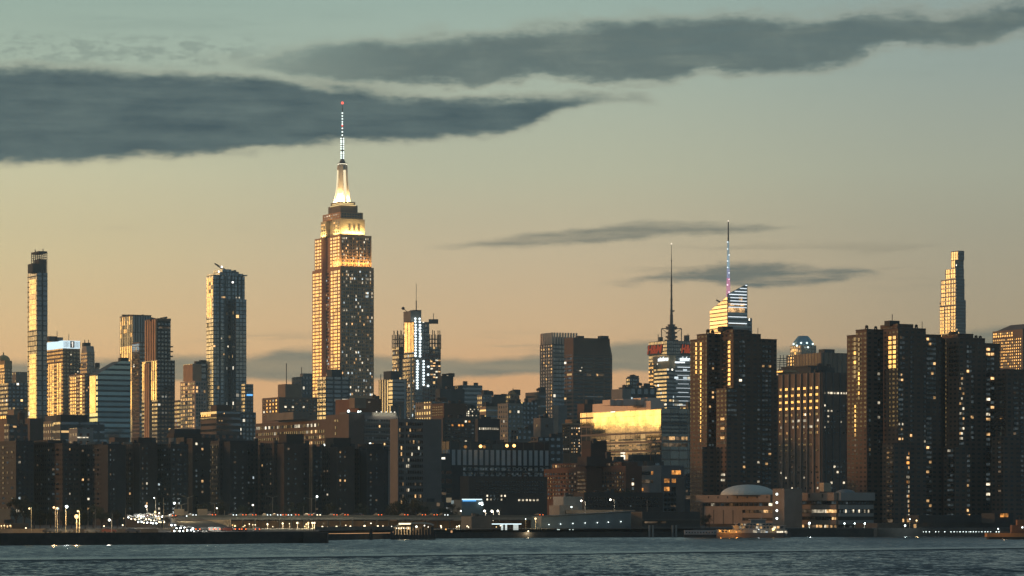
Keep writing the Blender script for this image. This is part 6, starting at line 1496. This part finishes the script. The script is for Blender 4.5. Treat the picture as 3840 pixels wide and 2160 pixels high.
for i, (px, py, k) in enumerate(tl):
    hd = R(180 - 28) if k != 'head' else R(-22)
    if k == 'head': hd = R(-62)
    if k == 'tail': hd = R(118)
    st_ = {'tail': 'with red tail lights', 'head': 'with white headlights', 'off': 'with lights off'}[k]
    car('car %s, %s from the left on the elevated motorway' % (st_, ordn(i + 1)), 'cars on the elevated motorway', px, py, 1137, hd, k, 1 if px == 1186 else 2, z=zd + .02 if px > 700 else rampz(1137))
gl_ = [(740, 1968, 'tail'), (815, 1969, 'tail'), (706, 2001, 'tail'), (791, 2003, 'tail'), (888, 1999, 'tail'), (912, 2000, 'tail'), (858, 1999, 'off'), (188, 2004, 'off'), (205, 2006, 'off'), (245, 2007, 'off'), (345, 2003, 'off'), (410, 2003, 'off'), (497, 1999, 'off'), (963, 1983, 'tail')]
gl_.sort(key=lambda p: p[0])
for i, (px, py, k) in enumerate(gl_):
    car('car %s, %s from the left along the bulkhead road' % ({'tail': 'with red tail lights', 'off': 'with lights off'}[k], ordn(i + 1)), 'cars on the bulkhead road', px, py, 958 if px > 650 else 905, R(100) if k == 'tail' else R(5), k, z=3.03)

# ---------------------------------------------------------------- street lamps
poles = {}
def street_lamp(label, group, px, py, D, colr, r=.28, s=6, power=0, arm=0, zb=3.0, pole=True):
    z = PZ(py, D); key = ('pole', round(z - zb, 1), arm)
    t = empty('street_lamp', (PX(px, D), D, zb), label, 'street lamp', group)
    if pole and z - zb > .4:
        if key not in poles:
            m = MB(); m.cyl((arm, .35, 0), .11, z - zb + .1, 8, .07); m.bar((arm, .35, z - zb), (0, 0, z - zb + .15), .05); poles[key] = m.mesh('pole', wall((.20, .18, .15, 1)))
        link(bpy.data.objects.new('pole', poles[key]), t)
    k2 = ('lamp', r, tuple(colr), s)
    if k2 not in poles:
        m = MB(); m.ball((0, 0, 0), r, 8, 6); poles[k2] = m.mesh('lamp', emis(colr, s))
    o = bpy.data.objects.new('lamp', poles[k2]); o.location = (0, 0, z - zb); link(o, t)
    if power:
        L = bpy.data.lights.new('lamp_light', 'POINT'); L.energy = power; L.color = colr; L.shadow_soft_size = .4
        o = bpy.data.objects.new('lamp_light', L); o.location = (0, -2.0, z - zb - .2); link(o, t)
WA, WH, CO, OR = (1, .72, .34), (1, .93, .78), (.85, 1, .97), (1, .50, .14)
tall = [(86, 1916, 1060, WH, .22, 0, 0), (110, 1907, 893, WA, .26, 500, .5), (202, 1903, 893, (1, .62, .3), .32, 800, .4), (214, 1905, 893, WA, .22, 0, 0), (250, 1900, 893, CO, .42, 500, -.3), (292, 1917, 893, WA, .28, 0, .4), (287, 1937, 893, (1, .66, .26), .62, 5000, 0), (410, 1950, 893, WH, .34, 300, .6),
        (548, 1898, 1190, WH, .42, 2000, .3), (578, 1867, 1190, CO, .22, 0, .5), (582, 1920, 1180, WA, .34, 3000, .2), (597, 1924, 1175, WH, .2, 0, 0), (654, 1887, 1180, CO, .40, 0, .6), (609, 1935, 1170, WH, .24, 0, 0), (813, 1906, 1180, WH, .24, 0, .4), (948, 1894, 1190, WH, .28, 0, .4), (1189, 1862, 1185, CO, .36, 0, -.6), (1138, 1900, 1185, (.3, .3, .28), .1, 0, 0),
        (1728, 1916, 1150, WH, .26, 0, 0), (1817, 1916, 1200, WH, .40, 1500, .5), (1845, 1917, 1200, WH, .46, 1500, .5), (1867, 1916, 1200, WH, .38, 1500, .5), (2008, 1945, 1110, WA, .36, 1500, 0), (1971, 1946, 1110, CO, .14, 0, 0),
        (2143, 1901, 1150, CO, .26, 0, .4), (2180, 1878, 1165, WH, .34, 500, 1.3), (2289, 1874, 1165, WH, .34, 500, 1.5), (3035, 1962, 1128, CO, .42, 900, 0), (3167, 1963, 1128, CO, .28, 0, 0), (3205, 1963, 1128, CO, .26, 0, 0), (3243, 1963, 1128, CO, .32, 400, 0), (3394, 1971, 1128, CO, .30, 300, 0), (3412, 1947, 1135, CO, .2, 0, 0), (3437, 1952, 1135, WA, .3, 300, 0), (3743, 1983, 1128, CO, .2, 0, 0), (3570, 1986, 1132, CO, .14, 0, 0), (3046, 1984, 1126, CO, .14, 0, 0)]
tall.sort(key=lambda p: p[0])
for i, (px, py, D_, c_, r_, pw, arm) in enumerate(tall):
    nm = 'blueish white' if c_ is CO else 'warm white' if c_ is WH else 'unlit grey' if c_[0] < .5 else 'amber'
    street_lamp('tall street lamp with %s light, %s tall lamp from the left' % (nm, ordn(i + 1) if i < 30 else ordn(i + 1)), 'tall street lamps along the shore', px, py, D_, c_, r_ * .95, (.3 if c_[0] < .5 and c_ is not CO else 7 if c_ in (CO, WH) else 3.2), pw * 1.6, arm)
WL = (1, .80, .50)
low = [(97, 1980, 905, WH, .18), (5, 1972, 1010, WA, .22), (16, 1971, 1010, WA, .24), (38, 1971, 1010, WA, .22), (173, 1939, 1100, WH, .1), (298, 1979, 930, WH, .16), (390, 1973, 940, WH, .2), (460, 1969, 950, WH, .2), (464, 1943, 1100, WH, .2), (187, 2010, 899, WH, .2), (78, 2009, 884, OR, .28), (430, 2006, 900, WH, .08), (832, 1978, 1080, WH, .14), (853, 1976, 1080, WH, .30), (871, 1981, 1070, (1, .8, .5), .44), (881, 1972, 1080, WA, .3), (912, 1976, 1085, WA, .22), (918, 1971, 1085, WA, .24), (935, 1965, 1100, WH, .18), (948, 1968, 1100, WH, .15), (957, 1968, 1100, WH, .18), (1003, 1966, 1100, WH, .30), (1023, 1975, 1080, WH, .14), (1060, 1963, 1110, WH, .30), (1085, 1964, 1110, WH, .12), (1115, 1961, 1110, WH, .32), (1143, 1974, 1085, WA, .24), (1149, 1966, 1100, WA, .3), (1156, 1961, 1110, WA, .34), (1171, 1961, 1110, WH, .30), (1179, 1961, 1110, WH, .32),
       (1209, 1976, 1085, WH, .32), (1228, 1977, 1085, WH, .2), (1262, 1976, 1085, (1, .85, .5), .40), (1297, 1970, 1090, WH, .16), (1314, 1974, 1090, WH, .26), (1367, 1973, 1085, WH, .36), (1417, 1974, 1085, WH, .34), (1436, 1973, 1085, WH, .2), (1653, 1972, 1085, WH, .24), (1655, 1977, 1083, WH, .2), (1713, 1975, 1085, WH, .24), (1722, 1972, 1085, WH, .22), (1752, 1973, 1085, WH, .2), (1757, 1977, 1085, WH, .2), (1672, 1985, 1080, OR, .26), (1877, 1971, 1088, WH, .2), (1861, 1976, 1088, WA, .16), (1981, 1992, 1086, WH, .24), (700, 1935, 1128, CO, .2), (872, 1969, 1128, (1, .55, .2), .2)]
low = [(a_, b_, c_, WL if d_ is WH else d_, e_) for a_, b_, c_, d_, e_ in low]
low.sort(key=lambda p: p[0])
for i, (px, py, D_, c_, r_) in enumerate(low):
    nm = 'orange' if c_ is OR else 'amber' if c_ is WA else 'white'
    lb = 'small %s lamp on a short post between %s and %s, low along the shore' % (nm, 'the left edge' if i == 0 else 'neighbouring lamps', 'the traffic' if px < 1200 else 'the viaduct columns')
    lb = 'small %s lamp, number %d counted from the left of the low shore lamps' % (nm, i + 1)
    t_ = ordn((i % 30) + 1) + (' of the second thirty' if i >= 30 else '')
    lb = 'small %s shore lamp, %s low lamp from the left' % (nm, t_)
    street_lamp(lb, 'low lamps along the shore and under the viaduct', px, py, D_, c_, r_ * .95, 4.5 if c_ in (CO, WL) else 2.6, 2200 if r_ > .29 else 500 if r_ > .23 else 0, 0)
pr_ = [3463, 3473, 3485, 3509, 3520, 3543, 3566, 3578, 3589, 3600, 3612, 3623, 3634, 3640, 3650, 3660, 3671, 3682, 3694, 3704, 3715, 3736, 3746, 3757, 3825]
for i, px in enumerate(pr_):
    street_lamp('tiny white railing lamp, %s from the left on the walk under the river towers' % ordn(i + 1), 'railing lamps under the river towers', px, 1994.2, 1129.2, CO, .15 if i % 4 else .10, 4, 0, 0, 1.0)
for i, (px, D_, z_, pw, c_) in enumerate(((530, 1150, 11, 9000, WH), (600, 1130, 11, 5000, WA), (700, 1000, 8, 5000, WH), (790, 955, 7, 3500, WH), (900, 1100, 6, 2500, WA), (700, 1085, 8.5, 4000, WA))):  # unseen point lights added to spread a glow over the road around the headlights
    L = bpy.data.lights.new('traffic_fill_light', 'POINT'); L.energy = pw; L.color = c_; L.shadow_soft_size = 1.5; o = bpy.data.objects.new('traffic_fill_light', L); o.location = (PX(px, D_), D_ - 4, z_); link(o)
# thin unlit poles, signs
for i, (px, y0, y1, D_) in enumerate(((223, 1915, 1992, 965), (247, 1928, 1994, 962), (330, 1902, 1990, 1000), (357, 1908, 1992, 985), (421, 1927, 1992, 985), (471, 1905, 1960, 1100), (613, 1866, 1990, 1080), (601, 1904, 1990, 1080), (2195, 1884, 1925, 1165), (2304, 1880, 1915, 1166), (2427, 1875, 1917, 1167), (1022, 1866, 1935, 1185), (680, 1894, 1935, 1185), (705, 1866, 1935, 1185), (805, 1890, 1935, 1185), (842, 1914, 1960, 1140), (1168, 1872, 1935, 1186))):
    t = empty('light_pole', (PX(px, D_), D_, 3), 'thin unlit pole, %s pole from the left along the shore' % ordn(i + 1), 'pole', 'unlit poles along the shore')
    m = MB(); h = PZ(y0, D_) - 3; m.cyl((0, 0, 0), .13, h, 6, .08); m.build('pole', wall((.26, .23, .19, 1)), t)
    if D_ > 1180:
        m = MB(); m.bar((0, 0, h), (-2.2, 0, h + .7), .07); m.bar((0, 0, h), (2.2, 0, h + .7), .07); m.build('twin_arm', wall((.2, .2, .18, 1)), t)
t = empty('road_sign', (PX(1086, 1150), 1150, 7), 'grey diamond road sign standing over the motorway traffic', 'sign'); m = MB(); m.bar((0, 0, 0), (0, 0, 2.4), .07); m.build('post', steel, t); m = MB(); m.quad([(0, -.1, 1.9), (.55, -.1, 2.5), (0, -.1, 3.1), (-.55, -.1, 2.5)]); m.quad([(-.55, -.02, 2.5), (0, -.02, 3.1), (.55, -.02, 2.5), (0, -.02, 1.9)]); m.build('plate', wall((.2, .2, .2, 1)), t)
# trucks on the ramp
for lb, px in (('boxy truck beside the traffic jam on the ramp', 673), ('boxy van following the truck on the ramp', 760)):
    t = empty('box_truck', (PX(px, 1148), 1148, 7.0), lb, 'truck'); m = MB(); m.box((0, 0, .6), (3.6, 2.2, 2.3)); m.build('box_body', wall((.32, .26, .20, 1)), t); m = MB(); m.box((2.5, 0, .5), (1.3, 2.0, 1.6)); m.build('cab', wall((.25, .22, .2, 1)), t)
    for sx in (-1.1, 2.3):
        for sy in (-.95, .95): o = bpy.data.objects.new('wheel', CARS[0][2]); o.location = (sx, sy, .33); link(o, t)

# ---------------------------------------------------------------- boats
D = 1088
t = empty('ferry', (PX(2830, D), D, 0), 'white three-deck ferry with orange lit stern moored before the school', 'boat')
X = lambda px: PX(px, D) - PX(2830, D); Z = lambda y: PZ(y, D)
wp = wall((.36, .37, .37, 1), .7, .1)
hull = [(X(2690), 3.5), (X(2692), 0), (X(2940), 0), (X(2968), 3), (X(2964), 6), (X(2692), 7)]
m = MB(); m.prism(hull, -.4, 1.7, top=[(x * 1.01, y) for x, y in hull], bottom=True); m.build('hull', wall((.12, .10, .09, 1)), t)
for nm, x0, x1, y0, y1 in (('lower_deck', 2694, 2950, 2008, 1988), ('middle_deck', 2752, 2945, 1987, 1972), ('upper_deck', 2760, 2905, 1971, 1963)):
    m = MB(); m.box(((X(x0) + X(x1)) / 2, 3.2, Z(y0)), (X(x1) - X(x0), 5 - (y1 < 1980), Z(y1) - Z(y0))); m.build(nm, wp, t)
    m = MB(); m.box(((X(x0) + X(x1)) / 2, 3.2, Z(y1)), (X(x1) - X(x0) + .8, 5.8, .12)); m.build('deck_edge', wall((.4, .4, .4, 1)), t)
m = MB(); m.box((X(2845), 3.2, Z(1962)), (X(2870) - X(2815), 3, 1.3)); m.build('wheelhouse', wall((.22, .24, .24, 1)), t)
m = MB(); m.box((X(2843), 3.2, Z(1950)), (X(2874) - X(2810), 3.8, .25)); m.build('wheelhouse_roof', wp, t)
m = MB(); m.bar((X(2856), 3, Z(1950)), (X(2862), 3, Z(1930)), .09); m.bar((X(2850), 3, Z(1943)), (X(2866), 3, Z(1943)), .06); m.build('mast', wp, t)
for px, y, w_, h_, s_ in [(2832, 1995, 1.4, 1.1, 'c'), (2862, 1993, 1.6, 1.0, 'c'), (2925, 1996, 2.2, .7, 'c'), (2948, 1996, .9, .8, 'c'), (2875, 1997, .9, .8, 'b')] + [(2776 + 13 * k, 1978, .8, .7, 'cwkde'[k % 5]) for k in range(13)] + [(2770 + 12 * k, 1967, .7, .45, 'kwcdk'[k % 5]) for k in range(11)]:
    m = MB(); m.box((X(px), .62 if y > 1985 else 1.1, Z(y) - h_ / 2), (w_, .2, h_)); m.build('window', WINMAT[s_], t)
for px in (2700, 2712, 2724, 2737): m = MB(); m.cyl((0, 0, 0), .3, .1, 10); o = m.build('porthole', WINMAT['k'], t, (X(px), .62, Z(1993))); o.rotation_euler = (R(90), 0, 0)
for px, y, c_, pw, r_ in ((2735, 1990, (1, .38, .06), 900, .12), (2760, 1995, (1, .40, .08), 500, .1), (2700, 1990, (1, .38, .06), 500, .1), (2899, 1985, (1, .6, .2), 60, .42), (2845, 1985, (.9, 1, 1), 120, .1)):
    m = MB(); m.ball((X(px), -.6, Z(y)), r_, 8, 5); m.build('deck_lamp', emis(c_, 6), t)
    L = bpy.data.lights.new('deck_light', 'POINT'); L.energy = pw * .45; L.color = c_; L.shadow_soft_size = .3; o = bpy.data.objects.new('deck_light', L); o.location = (X(px), -2.4, Z(y)); link(o, t)
t = empty('white_barge', (PX(2628, 1096), 1096, 0), 'long low white barge with a row of dark portholes left of the ferry', 'boat')
m = MB(); m.box((0, 2, -.3), (11.6, 4, 1.3)); m.build('hull', wall((.05, .05, .05, 1)), t); m = MB(); m.box((0, 2, 1.0), (11.3, 3.6, 1.5)); m.build('cabin', wall((.42, .44, .44, 1)), t)
for k in range(11): m = MB(); m.box((-5 + k * 1.0, .15, 1.5), (.35, .15, .45)); m.build('porthole', WINMAT['k'], t)
t = empty('work_boat', (PX(3790, 1033), 1033, 0), 'orange-hulled work boat at the right edge with a brown wheelhouse', 'boat')
oh = wall((.50, .22, .07, 1), .6, .2)
X = lambda px: PX(px, 1033) - PX(3790, 1033)
hull = [(X(3697), 2.5), (X(3702), 0), (X(3900), 0), (X(3900), 6), (X(3702), 5)]
m = MB(); m.prism([(x + .6, y) for x, y in hull], -.4, .75, bottom=True); m.build('hull_bottom', wall((.03, .03, .03, 1)), t)
m = MB(); m.prism(hull, .75, 2.0, bottom=True); m.build('hull', oh, t)
m = MB(); m.box((X(3762), 1.5, 2.0), (1.2, 1.2, .6)); m.box((X(3778), 2.5, 2.0), (1.6, 2, .5)); m.build('deck_gear', steel, t)
m = MB(); m.box((X(3832), 3, 2.0), (6.2, 3.6, 2.6)); m.build('deckhouse', wall((.22, .10, .05, 1)), t); m = MB(); m.box((X(3838), 3, 4.6), (3.6, 3, 1.8)); m.build('wheelhouse', wall((.26, .12, .06, 1)), t)
m = MB(); m.bar((X(3828), 2, 4.6), (X(3828), 2, 8), .08); m.build('mast', steel, t); m = MB(); m.ball((X(3836), 1.1, 3.9), .25, 8, 5); m.build('lamp', emis((.85, 1, 1), 5), t)
L = bpy.data.lights.new('deck_light', 'POINT'); L.energy = 260; L.color = (1, .6, .3); L.shadow_soft_size = .3; o = bpy.data.objects.new('deck_light', L); o.location = (X(3760), -5, 4); link(o, t)

# ---------------------------------------------------------------- trees
leafm, t_ = newmat('leaves'); g = G(t_)
bs = t_.nodes.new('ShaderNodeBsdfPrincipled'); bs.inputs['Roughness'].default_value = .8
geo = t_.nodes.new('ShaderNodeNewGeometry'); t_.links.new(g.ramp(g.noise(geo.outputs['Position'], .9, 3), [(.35, (.028, .035, .018, 1)), (.65, (.075, .070, .032, 1))]), bs.inputs['Base Color']); out(t_, bs.outputs[0])
def tree_mesh(seed, h=9.0):
    rg = random.Random(seed); tr = MB(); cr = MB()
    tr.cyl((0, 0, 0), .28, h * .35, 7, .2)
    cl = []
    for k in range(9):
        a = rg.uniform(0, 6.28); r = rg.uniform(.8, 2.8); z = h * rg.uniform(.45, .92); p = (r * math.cos(a), r * math.sin(a), z)
        tr.bar((0, 0, h * rg.uniform(.28, .36)), p, .08); cl.append((p, rg.uniform(1.0, 1.7)))
    cl.append(((0, 0, h * .95), 1.1))
    for p, r in cl:
        for k in range(130):
            v = Vector((rg.gauss(0, 1), rg.gauss(0, 1), rg.gauss(0, .8))).normalized() * r * rg.uniform(.45, 1.08); c = Vector(p) + v
            a = Vector((rg.uniform(-1, 1), rg.uniform(-1, 1), rg.uniform(-1, 1))).normalized(); b_ = a.orthogonal().normalized(); s = rg.uniform(.12, .28)
            cr.quad([c + a * s, c + b_ * s * .6, c - a * s, c - b_ * s * .6])
    return tr.mesh('trunk', wall((.06, .045, .035, 1))), cr.mesh('crown', leafm)
TM = [tree_mesh(k) for k in (1, 2, 3)]
trees = [(150, 985, .7), (190, 990, .8), (235, 1000, .7), (268, 985, .75), (320, 990, .65), (380, 1000, .8), (440, 995, .7), (60, 1040, 1.15), (92, 1050, 1.2), (128, 1060, 1.0), (300, 1130, .8), (350, 1140, .9), (1455, 1170, .8), (1490, 1165, 1.05), (1520, 1170, 1.25), (1552, 1165, 1.15), (1580, 1170, .9), (1612, 1168, .75), (1095, 1215, 1.0), (1140, 1220, 1.05), (1240, 1215, 1.0), (1350, 1215, 1.0),
         (830, 1215, 1.1), (770, 1216, 1.0), (2310, 1250, 1.5), (2345, 1255, 1.6), (2378, 1250, 1.4), (2645, 1128, .5), (2660, 1128, .55), (1700, 1170, .95), (1668, 1165, .8), (1018, 1217, 1.0), (905, 1214, .9)]
trees.sort()
for i, (px, D_, s) in enumerate(trees):
    t = empty('tree', (PX(px, D_), D_, 3), 'dark leafy waterfront tree, %s tree from the left' % ordn(i + 1), 'tree', 'trees on the waterfront', i * 1.3)
    t.scale = (s, s, s); a, c_ = TM[i % 3]
    link(bpy.data.objects.new('trunk', a), t); link(bpy.data.objects.new('crown', c_), t)

# ---------------------------------------------------------------- evening haze
m = MB(); m.prism([(-3420, -570), (3420, -570), (3420, 5420), (-3420, 5420)], -4.0, 500.0, bottom=True)
hz, t = newmat('haze'); v = t.nodes.new('ShaderNodeVolumePrincipled'); v.inputs['Color'].default_value = (.50, .78, .95, 1); v.inputs['Density'].default_value = HAZE; v.inputs['Anisotropy'].default_value = .2
o_ = t.nodes.new('ShaderNodeOutputMaterial'); t.links.new(v.outputs[0], o_.inputs['Volume'])
hz.cycles.homogeneous_volume = True
o = m.build('haze', hz); tag(o, kind='stuff')
